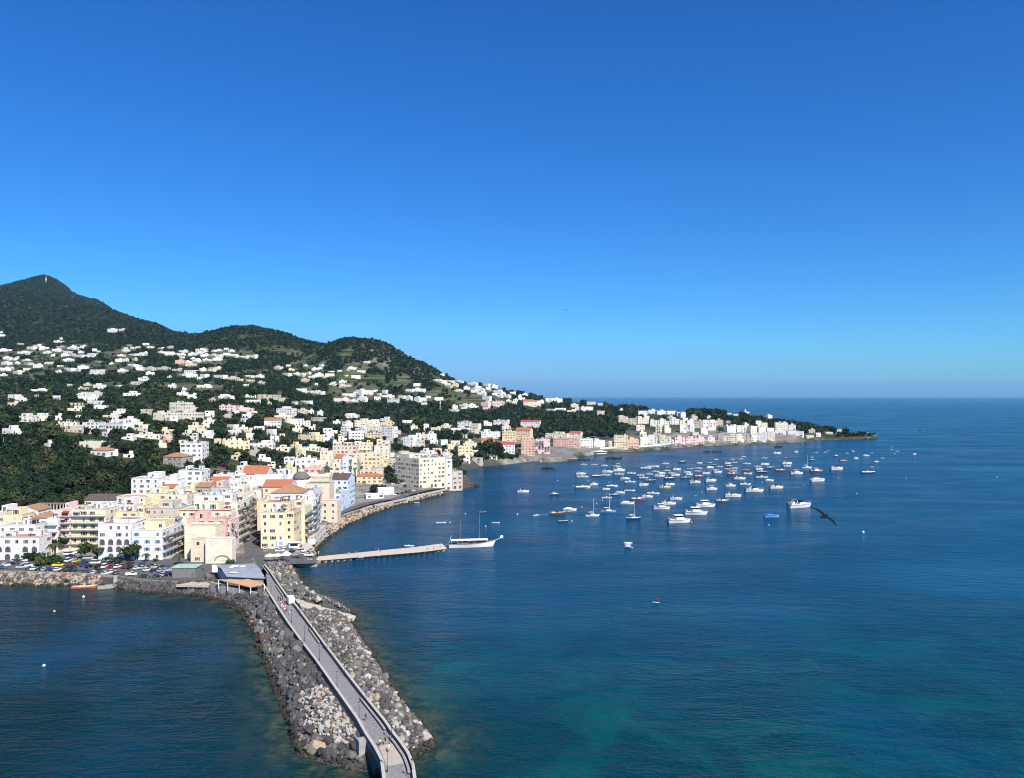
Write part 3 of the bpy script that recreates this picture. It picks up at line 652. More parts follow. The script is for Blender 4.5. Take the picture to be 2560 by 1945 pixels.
def clutter(kind):
    if kind in CLUT: return CLUT[kind]
    mb = MB()
    if kind == 'chimney': mb.box(-.3,.3,-.3,.3,0,1.1,0); mb.box(-.38,.38,-.38,.38,1.1,1.25,0); m = [plaster('white')]
    elif kind == 'stair_hut': mb.box(-1.4,1.4,-1.3,1.3,0,2.3,0); mb.box(-1.55,1.55,-1.45,1.45,2.3,2.5,0); mb.box(-.4,.4,-1.33,-1.3,0,1.9,1); m = [plaster('white'), M_SHUT['grey']]
    elif kind == 'water_tank': mb.lathe([(.6,0),(.6,1.2),(.3,1.4)], n=10); m = [mat('tank_blue', (.10,.30,.55), .6)]
    elif kind == 'aerial': mb.tube([(0,0,0),(0,0,2.6)], .035, 4); mb.box(-.6,.6,-.03,.03,2.2,2.25); mb.box(-.4,.4,-.03,.03,2.45,2.5); m = [M_IRON]
    elif kind == 'pergola':
        for x in (-1.8,1.8):
            for y in (-1.2,1.2): mb.box(x-.07,x+.07,y-.07,y+.07,0,2.2,0)
        mb.box(-2.1,2.1,-1.5,1.5,2.2,2.32,1); m = [M_FRAME, mat('reed_roof', (.30,.21,.13), .95, 2.)]
    elif kind == 'roof_garden':
        for i in range(5): mb.box(-1.5+i*.7,-1.1+i*.7,-.2,.2,0,.4,0); mb.lathe([(.05,.4),(.35,.7),(.3,1.0),(.05,1.2)], (-1.3+i*.7,0,0), 6, 1)
        m = [mat('plant_pot', (.40,.18,.10), .9), mat('pot_plant', (.04,.09,.03), .95)]
    CLUT[kind] = (kind, mb.mesh(kind, m)); return CLUT[kind]
HOUSES = []
def house(x, y, w, d, rz, z0, h, c, roof='flat', o=None, det=2, px=None):
    """x,y: middle of the front face; builds root + wall + roof + windows ..."""
    o = o or {}; r = random.Random(int(x*7+y*13+w*5)); name = o.get('name', 'house')
    e = empty(name, (x, y, z0), rz)
    base = -3.0 if det < 2 else -1.5
    mb = MB(); pw = .28; rim = .55 if roof in ('flat','green','redt') else 0
    def flatblock(x0, x1, y0, y1, za, zb, mi=0):
        # walls with a parapet rim; the floor sits inside it
        mb.box(x0,x1,y0,y1,za,zb-rim, mi, False)
        for a in ((x0,x1,y0,y0+pw),(x0,x1,y1-pw,y1),(x0,x0+pw,y0+pw,y1-pw),(x1-pw,x1,y0+pw,y1-pw)): mb.box(*a, zb-rim, zb, mi)
        rb.box(x0+pw,x1-pw,y0+pw,y1-pw,zb-rim-.1,zb-rim+.06)
    rb = MB(); vols = [(-w/2, w/2, 0, d, base, h)]
    if roof in ('flat','green','redt'):
        flatblock(*vols[0])
        if o.get('up'):
            fx0, fx1, fy0, fy1, hh = o['up']; a = (-w/2+w*fx0, -w/2+w*fx1, d*fy0, d*fy1, h-rim+.06, h+hh); vols.append(a); flatblock(*a, 1 if o.get('upc') else 0)
    else:
        mb.box(-w/2,w/2,0,d,base,h,0,False); ov = .45; rh = o.get('rh', min(w,d)*.22)
        if roof[:3] == 'hip':
            k = min(w,d)/2+ov
            if w >= d: t = [(-w/2-ov+k,d/2,h+rh),(w/2+ov-k,d/2,h+rh)]; P = [(-w/2-ov,-ov,h),(w/2+ov,-ov,h),(w/2+ov,d+ov,h),(-w/2-ov,d+ov,h)]+t; fs = [(0,1,5,4),(2,3,4,5),(1,2,5),(3,0,4),(3,2,1,0)]
            else: t = [(0,-ov+k,h+rh),(0,d+ov-k,h+rh)]; P = [(-w/2-ov,-ov,h),(w/2+ov,-ov,h),(w/2+ov,d+ov,h),(-w/2-ov,d+ov,h)]+t; fs = [(0,1,4),(1,2,5,4),(2,3,5),(3,0,4,5),(3,2,1,0)]
            rb.add(P, fs)
        elif roof[:3] == 'gab':                          # ridge along x; gable ends at +-x
            rb.add([(-w/2-ov*.3,-ov,h-.1),(w/2+ov*.3,-ov,h-.1),(w/2+ov*.3,d/2,h+rh),(-w/2-ov*.3,d/2,h+rh),(-w/2-ov*.3,d+ov,h-.1),(w/2+ov*.3,d+ov,h-.1)]+[(-w/2-ov*.3,-ov,h+.1),(w/2+ov*.3,-ov,h+.1),(w/2+ov*.3,d/2,h+rh+.2),(-w/2-ov*.3,d/2,h+rh+.2),(-w/2-ov*.3,d+ov,h+.1),(w/2+ov*.3,d+ov,h+.1)],
                   [(6,7,8,9),(9,8,11,10),(0,1,7,6),(1,2,8,7),(2,5,11,8),(3,0,6,9),(4,3,9,10),(3,2,1,0),(4,5,2,3),(5,4,10,11)])
            mb.add([(-w/2,0,h),(-w/2,d,h),(-w/2,d/2,h+rh),(w/2,0,h),(w/2,d,h),(w/2,d/2,h+rh)], [(0,2,1),(3,4,5)])
        elif roof[:3] == 'gay':                          # ridge along y; gable to the front
            mb.add([(-w/2,0,h),(w/2,0,h),(0,0,h+rh),(-w/2,d,h),(w/2,d,h),(0,d,h+rh)], [(0,1,2),(4,3,5)])
            rb.add([(-w/2-ov,-.2,h-.1),(0,-.2,h+rh+.1),(w/2+ov,-.2,h-.1),(-w/2-ov,d+.2,h-.1),(0,d+.2,h+rh+.1),(w/2+ov,d+.2,h-.1)]+[(-w/2-ov,-.2,h+.1),(0,-.2,h+rh+.3),(w/2+ov,-.2,h+.1),(-w/2-ov,d+.2,h+.1),(0,d+.2,h+rh+.3),(w/2+ov,d+.2,h+.1)],
                   [(6,7,10,9),(7,8,11,10),(0,1,7,6),(1,2,8,7),(0,6,9,3),(2,5,11,8),(1,0,3,4),(2,1,4,5)])
        elif roof == 'vault':
            n = 10; P = []
            for i in range(n+1): a = math.pi*i/n; P += [(-w/2,d/2-d/2*math.cos(a),h+rh*math.sin(a)),(w/2,d/2-d/2*math.cos(a),h+rh*math.sin(a))]
            rb.add(P, [(2*i,2*i+1,2*i+3,2*i+2) for i in range(n)]+[tuple(range(0,2*n+2,2))[::-1], tuple(range(1,2*n+3,2))])
    if det > 1 and h > 5 and r.random() < .7:                # string courses and plinth as raised plaster bands
        for k in range(1, max(1, round(h/3.5))+0):
            z_ = k*h/max(1, round(h/3.5)); mb.box(-w/2-.09,w/2+.09,-.09,-.003,z_-.12,z_+.08,0); mb.box(w/2+.003,w/2+.09,0,d,z_-.12,z_+.08,0)
        mb.box(-w/2-.14,w/2+.14,-.14,-.003,h-.16,h-.02,0); mb.box(w/2+.003,w/2+.14,0,d,h-.16,h-.02,0)
    if o.get('wing') and roof in ('flat','green','redt'):
        sd, wf, hf, dy = o['wing']; ww_ = w*wf; a0, a1 = (w/2+.003, w/2+ww_) if sd > 0 else (-w/2-ww_, -w/2-.003); vols.append((a0,a1,d*dy,d*(dy+.7),base,h*hf)); flatblock(*vols[-1])
    if o.get('cornice'): mb.box(-w/2-.35,w/2+.35,-.35,-.02,h-.55,h-.15,1)
    wm = [plaster(c)]+([plaster(o['upc'])] if o.get('upc') else [plaster(o['cornice'])] if o.get('cornice') else [])
    wall = mb.build('wall', wm, e)
    RM = {'flat': M_TERR,'green': M_TERRG,'redt': M_TERRR,'vault': plaster('white')}.get(roof) or {'r': M_TILE,'b': M_TILE2,'d': M_TILE3,'m': M_REDROOF}[roof[3]]
    rf = rb.build('roof', [RM], e)
    # openings
    sh = o.get('sh', r.choice(['green','brown','brown','grey',None]) if det > 1 else None)
    fl = max(1, round(h/3.5)); fh = h/fl if h > 3 else h
    def face(L, T, side, zt, zb_=0):
        n = max(1, int(L/(3.7 if det > 1 else 4.6))); floors = max(1, round((zt-zb_)/3.5)); fh = (zt-zb_)/floors
        for k in range(floors):
            if det < 2 and k > 2: break
            for i in range(n):
                if r.random() < (.2 if det > 1 else .35): continue
                u = -L/2+L*(i+.5)/n+r.uniform(-.25,.25); z = zb_+k*fh+.95
                kd = 'rect'; ww = r.choice([.9,1.1,1.3]); hh = 1.5; s_ = sh if r.random() < .55 else None
                if det < 2: ww, hh = r.choice([1.2,1.6,2.2]), 1.7
                if (o.get('arch') and k < o['arch'] and side == 'F'): kd, ww, hh, z, s_ = 'arch', min(2.6, L/n*.62), min(2.7, fh-.4), zb_+k*fh+.25, None
                elif k == 0 and r.random() < .4: ww, hh, z = 1.3, 2.3, zb_+.1
                elif k > 0 and o.get('balc') and r.random() < .75: hh, z, ww = 2.2, zb_+k*fh+.12, 1.2
                if z+hh > zt-.3: hh = max(.6, zt-.4-z)
                if det < 2:                              # plain opening, one mesh
                    q_ = link('window', plain_win(ww, hh), e)
                else:
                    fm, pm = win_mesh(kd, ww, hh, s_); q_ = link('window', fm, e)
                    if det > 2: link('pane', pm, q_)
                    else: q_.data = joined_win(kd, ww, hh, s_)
                q_.matrix_local = T @ Matrix.Translation((u, 0, z))
                if k > 0 and o.get('balc') and hh > 2 and kd == 'rect':
                    bm_, rm_ = balc_mesh(r.choice([2,3,4])); b_ = link('balcony', bm_, e); b_.matrix_local = T @ Matrix.Translation((u,0,z-.1)); link('railing', rm_, b_)
                    if r.random() < .3: a_ = link('awning', awn_mesh(2.4, r.choice('wwgr')), e); a_.matrix_local = T @ Matrix.Translation((u,-.02,z+hh+.15))
    TF = Matrix.Identity(4); TR = Matrix.Translation((w/2,d/2,0)) @ Matrix.Rotation(R(90),4,'Z'); TL = Matrix.Translation((-w/2,d/2,0)) @ Matrix.Rotation(R(-90),4,'Z')
    if not o.get('blank'):
        face(w, TF, 'F', h-(.4 if rim else .2))
        vis = o.get('sides', 'R' if x/y < -.05 else 'L' if x/y > .12 else '')
        if det > 1 or w > 14:
            if 'R' in vis: face(d, TR, 'R', h-.5)
            if 'L' in vis: face(d, TL, 'L', h-.5)
        if o.get('wing') and len(vols) > 1 and vols[-1][4] < 0: a = vols[-1]; face(a[1]-a[0], Matrix.Translation(((a[0]+a[1])/2, a[2], 0)), 'W', a[5]-.4)
        if len(vols) > 1 and vols[1][4] > 0:
            a = vols[1]
            face(a[1]-a[0], Matrix.Translation(((a[0]+a[1])/2, a[2], 0)), 'U', a[5]-.4, a[4])
    if o.get('lb'):
        for sd in o['lb']:
            L_, T_ = (w, TF) if sd == 'F' else (d, TR if sd == 'R' else TL)
            for k in range(1, fl):
                z_ = k*h/fl; mb = MB(); mb.box(-L_/2+.1,L_/2-.1,-1.5,-.02,z_-.2,z_); b_ = mb.build('balcony', [M_CONC], e); b_.matrix_local = T_
                rb_ = MB(); rb_.box(-L_/2+.12,L_/2-.12,-1.48,-1.42,z_+.95,z_+1.02); [rb_.box(-L_/2+.15+q*.4,-L_/2+.19+q*.4,-1.47,-1.43,z_,z_+.95) for q in range(int((L_-.3)/.4))]; rb_.build('railing', [M_IRON], b_)
                for q in range(int(L_/6)):
                    if r.random() < .35: a_ = link('awning', awn_mesh(r.choice([2,3]), r.choice('wwwgr')), e); a_.matrix_local = T_ @ Matrix.Translation((r.uniform(-L_/2+1.6,L_/2-1.6),-.02,z_+2.75))
    if roof in ('flat','green','redt') and det > 1 and not o.get('plain'):
        up = vols[1] if len(vols) > 1 and vols[1][4] > 0 else None
        for i in range(int(w*d/19)+2):
            kd = r.choice(['chimney','chimney','aerial','aerial','stair_hut','water_tank','roof_garden','pergola'])
            if kd == 'stair_hut' and (w < 8 or d < 8 or up): kd = 'chimney'
            if kd == 'pergola' and w < 9: kd = 'aerial'
            m_ = {'stair_hut': 2,'pergola': 2.3,'roof_garden': 2}.get(kd, .9)
            if w < 2*m_+.5 or d < 2*m_+.5: continue
            cx_, cy_ = r.uniform(-w/2+m_, w/2-m_), r.uniform(m_, d-m_)
            if up and up[0]-m_ < cx_ < up[1]+m_ and up[2]-m_ < cy_ < up[3]+m_: continue
            n_, me_ = clutter(kd); link(n_, me_, rf, (cx_, cy_, h-rim+.06), r.choice([0,0,R(90)]))
    HOUSES.append(dict(o=e, c=c, roof=roof, w=w, h=h, x=x, y=y, z=z0, fl=max(1, round((h)/3.4)), nwin=0, opt=o, px=px or pix(x, y, z0+h*.6)))
    return e
PW = {}
def plain_win(w, h):
    k = (round(w,1), round(h,1))
    if k not in PW: mb = MB(); mb.box(-w/2,w/2,-.06,.1,0,h); PW[k] = mb.mesh('window', [M_GLASS])
    return PW[k]
JW = {}
def joined_win(kd, w, h, s):
    k = (kd, round(w,1), round(h,1), s)
    if k not in JW:
        a, b = win_mesh(*k); bm = bmesh.new(); bm.from_mesh(a); n0 = len(bm.faces); bm.from_mesh(b); bm.faces.ensure_lookup_table()
        for f in bm.faces[n0:]: f.material_index = 2
        me = bpy.data.meshes.new('window'); bm.to_mesh(me); bm.free(); [me.materials.append(m) for m in (M_FRAME, M_SHUT.get(s, M_FRAME), M_LOGG if kd == 'arch' else M_GLASS)]; JW[k] = me
    return JW[k]
# --- foreground town: zone, x0, x1, top row, depth of the front face, building depth, colour, roof, options
NEAR = [
('A',-60,430,850,356,10,'white','redt',dict(arch=2, label='white arcaded building with two rows of arches at the left edge behind the shrubs')),
('A',-20,392,715,366.6,11,'white','flat',dict(sh='green', label='plain white upper block rising behind the arcaded white building')),
('A',-40,245,600,384,10,'yellow','flat',{}),('A',248,335,640,381,9,'maroon','flat',dict(label='small maroon rendered house squeezed between ochre and white houses')),
('A',335,520,640,377,12,'white','hipb',{}),('A',523,637,640,372,14,'white','flat',dict(lb='F', sh='brown')),
('A',640,780,545,375,14,'pink','flat',dict(lb='F', label='tall narrow pink house with stacked balconies')),
('A',784,1165,540,376,16,'paleyellow','flat',dict(lb='F', sh='brown', label='tall pale yellow corner block with long full width balconies')),
('A',-60,150,575,402,14,'white','flat',{}),('A',155,420,560,403,12,'white','gayb',dict(rh=2.2)),
('A',1085,1452,700,357,14,'white','redt',dict(arch=3, up=(.3,1,.35,1,1.2), label='white stepped block with three storeys of arched loggias facing the car park')),
('A',1456,1795,770,356,31,'white','flat',dict(lb='R', sh='blue', sides='R', up=(.30,.98,.12,.42,3.4), upc='yellow', label='white block with blue shutters and a yellow penthouse beside the car park lane')),
('A',1160,1515,565,388,9,'orange','flat',dict(sides='')),('A',1185,1500,495,399,12,'white','flat',{}),('A',1515,1588,500,391,10,'yellow','flat',{}),
('A',1590,2000,530,394,16,'beige','flat',{}),('A',1290,1610,400,424,10,'peach','flat',dict(plain=1)),('A',1613,1835,365,428,14,'yellow','flat',{}),('A',1838,2070,380,420,14,'cream','flat',{}),
('A',935,1290,440,434,10,'peach','gabd',dict(rh=2.6, label='long peach house with dark tiled gable roof under the wooded slope')),
('A',1450,1755,200,478,14,'white','flat',dict(arch=1)),('A',1760,1960,215,473,12,'white','flat',{}),
('B',205,460,112,494,14,'white','green',{}),('B',40,200,215,484,10,'white','flat',{}),
('B',502,795,870,348,5,'cream','flat',dict(plain=1, blank=1, name='arched_hall', label='low cream hall with one wide arch facing the boathouse')),
('B',340,500,870,351,8,'peach','flat',dict(plain=1)),('B',270,612,725,358.5,9,'paleyellow','flat',dict(blank=1, plain=1, label='blank pale yellow block stepped above the arched hall')),
('B',300,725,645,369,9,'salmon','flat',dict(label='salmon pink house with roof terrace behind the blank yellow block')),
('B',222,780,545,381,12,'paleyellow','flat',dict(cornice='redbrown', label='long pale yellow house with brown cornice band and terrace flowers')),
('B',380,548,385,396,10,'white','flat',{}),('B',550,690,385,398,12,'white','flat',{}),('B',692,800,360,402,12,'white','flat',{}),
('B',732,778,665,372,12,'pink','flat',dict(balc=1, sides='R')),
('B',788,856,470,388,18,'cream','flat',dict(lb='R', sides='R')),('B',838,905,440,410,20,'beige','flat',dict(lb='R', sides='R')),('B',880,962,418,431.5,19,'cream','flat',dict(balc=1, sides='R')),('B',930,1020,375,452,22,'yellow','flat',dict(balc=1, sides='R')),
('B',560,755,300,420,11,'beige','flat',{}),('B',760,925,290,424,10,'cream','flat',{}),('B',265,385,315,440,12,'yellow','flat',{}),('B',390,555,300,436,12,'grey','gabb',{}),
('B',0,150,310,444,10,'white','gabr',dict(rh=1.6)),('B',150,262,300,448,12,'white','flat',{}),('B',-60,40,330,440,10,'white','flat',{}),
('B',440,535,240,464,12,'white','flat',{}),('B',530,735,250,470,12,'white','gabr',dict(rh=3)),('B',560,780,300,451,10,'cream','hipr',dict(rh=2)),('B',742,900,215,478,12,'white','flat',{}),
('B',590,760,160,503,12,'white','flat',{}),('B',762,880,165,507,12,'cream','flat',{}),
('B',905,1180,155,522,14,'white','gabr',dict(rh=5, label='large white house with broad red gable roof below the garden trees')),
('B',905,1055,215,484,14,'white','flat',{}),('B',1060,1335,225,489,14,'white','vault',dict(rh=3, blank=1, name='church_nave', label='long white vaulted nave beside the dome and bell tower')),
('B',985,1125,330,449,14,'white','flat',{}),
('B',1135,1440,296,447,13,'peach','gabr',dict(rh=3.5, label='peach house with wide red tiled gable roof before the church')),('B',1075,1222,440,428,14,'peach','flat',dict(sides='')),
('B',1225,1560,365,425,15,'white','hipb',dict(rh=4.2, label='white house with broad tan tiled hip roof at the town centre')),
('B',1112,1420,462,400,11,'yellow','redt',{}),
('B',1115,1380,575,382,13,'paleyellow','green',dict(sh='brown', sides='', label='tall cream yellow corner house with green roof facing the bridge plaza')),
('B',1382,1480,560,384.5,14,'orange','redt',dict(arch=0, label='narrow orange ochre wing attached beside the cream corner house')),
('B',1480,1600,520,399,14,'yellow','flat',dict(lb='R', sides='R')),('B',1470,1690,440,414,10,'white','flat',dict(lb='R', sides='R')),('B',1562,1690,335,440,20,'white','flat',dict(balc=1, sides='R')),
('B',1690,1960,455,466,10,'peach','flat',dict(plain=1, sides='R')),('B',1610,1872,255,478,13,'peach','green',dict(blank=1, plain=1, label='tall blank peach block with green roof below the crenellated tower')),
('B',1255,1330,420,412.5,9,'white','flat',{}),
('C',0,108,215,640,14,'cream','flat',dict(balc=1)),('C',108,318,375,606,10,'white','flat',{}),
('C',160,245,200,660,16,'yellow','gabr',dict(rh=3)),('C',247,311,190,658,12,'paleblue','flat',dict(sh='blue')),('C',313,412,190,662,14,'cream','flat',dict(balc=1)),
('C',398,665,140,722,12,'yellow','flat',dict(arch=1, label='ochre yellow mansion with arcaded ground floor left of the palazzo')),('C',430,560,60,760,10,'paleyellow','flat',{}),('C',600,760,60,790,12,'cream','flat',{}),
('C',140,400,60,745,12,'peach','flat',dict(arch=1)),('C',440,690,335,668,12,'peach','flat',{}),('C',590,700,300,690,10,'beige','flat',{}),
('C',605,745,215,725,12,'yellow','flat',{}),('C',752,850,228,705,14,'beige','flat',dict(balc=1)),('C',855,1050,165,745,10,'beige','flat',{}),('C',1085,1290,150,765,12,'white','flat',{}),
('B',1590,1785,95,622,10,'salmon','flat',dict(arch=1)),('B',1800,1990,70,640,12,'cream','flat',{}),('B',1290,1400,150,585,10,'white','flat',{}),
('B',1130,1300,150,590,10,'cream','flat',{}),('B',1880,2120,175,585,10,'white','flat',{}),('C',0,140,125,705,12,'paleyellow','flat',{}),
]
def near_house(z, x0, x1, yt, Y, d, c, roof, o):
    a, b = atY(zx(z,x0), Y), atY(zx(z,x1), Y); zt = zrow(zy(z,yt), Y); xm = (a+b)/2
    r = random.Random(int(x0*3+yt))
    if roof in ('flat','redt','green') and 'up' not in o and not o.get('plain') and d >= 9 and r.random() < .55: f0 = r.uniform(0,.5); o = dict(o, up=(f0, f0+r.uniform(.3,.45), r.uniform(.25,.4), .97, r.uniform(2.2,2.9)))
    z0 = max(3.5, ground(xm, Y)); return house(xm, Y, b-a, d, 0, z0, zt-z0, c, roof, o, 3 if Y < 400 else 2)
for t in NEAR: near_house(*t)
def world_house(x, y, w, d, deg, zt, c, roof='flat', o=None, det=2):
    """x,y: front-left corner of a turned house"""
    rz = R(deg); cx_, cy_ = x+math.cos(rz)*w/2, y+math.sin(rz)*w/2; z0 = max(2.0, ground(cx_, cy_)); return house(cx_, cy_, w, d, rz, z0, zt-z0, c, roof, o, det)
world_house(-126,501,15,22,-2,17,'paleblue','flat',dict(sides='R', sh='blue', label='pale blue house stepping down along the coast road'))
world_house(-127,523.5,16,20,-2,23.5,'paleblue','gabd',dict(sides='R', rh=3, label='tall pale blue and white house with dark gable above the coast road'))
world_house(-144,512,17,13,0,25,'white','flat',dict(up=(0,.9,.2,.9,2.6), label='white house with dark glazed roof terrace behind the pale blue house'))
world_house(-75,623,26,34,42,29.5,'paleyellow','flat',dict(arch=1, sides='RL', sh='brown', up=(.05,.6,.45,.9,2.6), name='palazzo', label='big pale yellow waterfront palazzo with rows of shuttered windows above the shore rocks'))
world_house(-55.2,640.7,7,28,42,27.5,'white','flat',dict(sides='R', label='narrow white end house attached to the yellow palazzo by the sea'))
world_house(-49.8,645.6,10,12,36,17,'beige','flat',dict(arch=1, label='weathered stone terrace building with arches at the rocky point'))
world_house(-128,636,21,10,8,13.5,'orange','hipr',dict(rh=2.5, label='orange bungalow with wide red hip roof beside the parking lot'))
world_house(-106,562,13,8,22,8.2,'white','flat',dict(plain=1, label='low white glazed restaurant pavilion on the coast road'))
world_house(-101,584,12,8,20,9.5,'white','vault',dict(blank=1, rh=1, name='marquee', label='white fabric marquee behind the glazed restaurant pavilion'))
# --- town behind and hillside: zone, x, top, width, height, colour (pixels of the enlarged views); each stands where its foot meets the land
MID = {'4': '335,62,180,20,w 75,115,140,60,w 215,170,60,25,w 90,205,110,40,b 375,118,50,30,w 580,150,100,20,w 850,85,150,50,b 1010,90,120,45,b 880,140,200,40,w 940,185,200,40,w 760,208,150,25,b 740,255,180,45,c 1000,235,170,40,w 1250,285,140,50,w 1130,345,150,25,w 1225,375,150,60,w 1350,380,120,45,w 100,330,260,90,w 362,345,170,65,w 600,350,90,50,w 840,345,50,25,w 620,445,50,30,w 675,420,225,75,w 905,420,190,70,w 1130,430,265,65,wa 1400,430,200,18,w 700,485,310,50,b 1110,510,155,70,w 0,470,150,85,w 152,520,85,35,w 1380,470,265,55,c 1770,495,190,50,o 2000,530,150,40,w 1280,570,195,50,w 1480,560,280,40,c 1770,550,180,50,b 1690,355,155,50,b 2080,240,130,70,c 860,640,340,70,ca 980,735,220,60,wb 470,665,90,25,w 1780,805,250,100,gb 1370,790,110,25,w 1740,615,150,35,r 1220,765,80,30,w',
 '5': '610,245,190,60,pa 790,300,70,20,p 940,245,310,100,w 1040,335,200,50,w 1300,265,110,60,b 1420,290,60,40,w 1520,300,60,60,w 1820,325,150,60,w 930,400,180,75,wr 1130,390,310,70,w 1240,470,110,65,w 1445,370,150,50,b 1690,410,80,40,w 1790,405,120,50,b 1930,375,190,110,c 2060,440,150,80,w 1580,490,160,70,w 1745,460,120,95,w 1100,550,60,40,y 1280,540,250,90,y 1570,560,85,90,w 1750,560,100,80,w 500,630,265,90,y 770,640,255,65,w 560,775,100,65,y 1060,690,150,55,c 1215,655,100,55,y 1320,690,220,50,c 1150,810,115,80,w 1275,820,380,110,wa 1310,900,230,90,pa',
 '6': '50,415,150,60,w 155,465,180,110,c 345,480,90,60,c 440,455,120,50,w 445,495,155,60,o 25,500,120,70,w 160,560,120,60,w 280,530,130,80,w 0,560,90,130,w 95,610,170,110,w 270,630,180,60,o 455,560,140,120,w 620,490,200,30,w 780,530,115,80,w 900,530,80,80,w 690,640,125,140,w 820,630,75,75,w 895,645,80,60,b 965,615,100,90,w 700,715,240,70,w 1000,570,100,40,c 1055,525,165,70,c 1290,505,150,60,w 1225,565,235,50,w 1445,525,90,60,w 1540,500,145,50,w 1690,490,180,55,w 1785,540,165,60,w 1450,590,100,70,w 1555,590,225,100,w 1990,505,220,75,wm 1790,610,150,115,o 1190,755,105,55,w 1305,735,250,150,y 1562,715,150,90,wr 1712,755,225,100,wm 990,800,140,70,r 1130,825,110,55,c 880,815,110,50,w 405,700,100,110,y 395,840,90,60,c 480,850,120,45,c 600,830,140,50,b 530,930,100,60,b',
 '7': '500,245,100,35,w 600,250,90,40,w 850,250,40,40,w 960,285,100,50,w 1080,300,60,30,w 1185,285,55,25,w 1255,300,50,35,w 800,265,50,20,w 780,310,90,40,b 890,340,150,60,w 740,380,100,20,w 505,365,100,20,w 610,355,120,25,w 830,350,60,30,w 1070,385,130,60,b 250,275,130,55,co 370,280,80,50,w 130,280,50,25,c 1305,425,155,100,w 1420,470,90,70,w 1515,440,140,90,w 1530,385,100,50,w 1640,375,90,45,w 1735,385,100,45,w 1500,545,110,60,p 1660,470,100,90,w 1765,460,105,90,w 1875,455,110,85,w 1720,535,90,90,c 1815,540,90,90,c 1840,385,110,40,w 1955,400,100,45,w 1990,500,75,130,w 2070,490,80,130,w 2110,430,100,60,b 490,620,260,65,c 755,630,140,55,cm 885,695,145,95,w 1035,690,135,95,w 1198,665,215,145,y 1412,660,130,135,k 1545,645,100,105,w 1640,650,95,100,w 1550,710,80,60,y 1762,645,155,100,c 1932,660,120,85,p 2052,675,150,75,p 645,640,110,40,p',
 '8': '0,550,48,80,p 50,560,115,70,p 168,560,55,68,p 222,560,100,60,c 332,500,65,105,g 400,535,125,75,w 430,460,90,65,w 525,455,60,65,w 530,530,60,80,c 592,525,60,85,b 580,455,60,70,w 645,460,70,75,w 655,540,55,70,w 700,400,50,70,w 755,420,50,70,w 720,475,75,50,w 800,480,70,45,w 712,530,80,75,w 795,525,80,75,w 880,430,115,70,w 1000,450,60,50,w 880,500,95,35,w 1000,505,65,45,w 1070,510,60,45,w 800,360,60,45,w 865,355,70,50,w 940,370,50,45,w 1000,350,130,30,y 1150,555,100,32,b 1330,517,90,20,b 1445,455,52,32,b 1560,490,130,25,w 1700,495,90,18,w 105,355,85,55,b 0,340,60,50,w 0,408,65,60,w 68,405,60,60,w 130,412,85,70,w 190,405,75,80,w 268,400,70,85,p 335,405,62,60,b 430,340,50,20,w 490,350,50,15,w 640,345,90,18,w 260,470,70,40,w 195,480,60,60,w'}
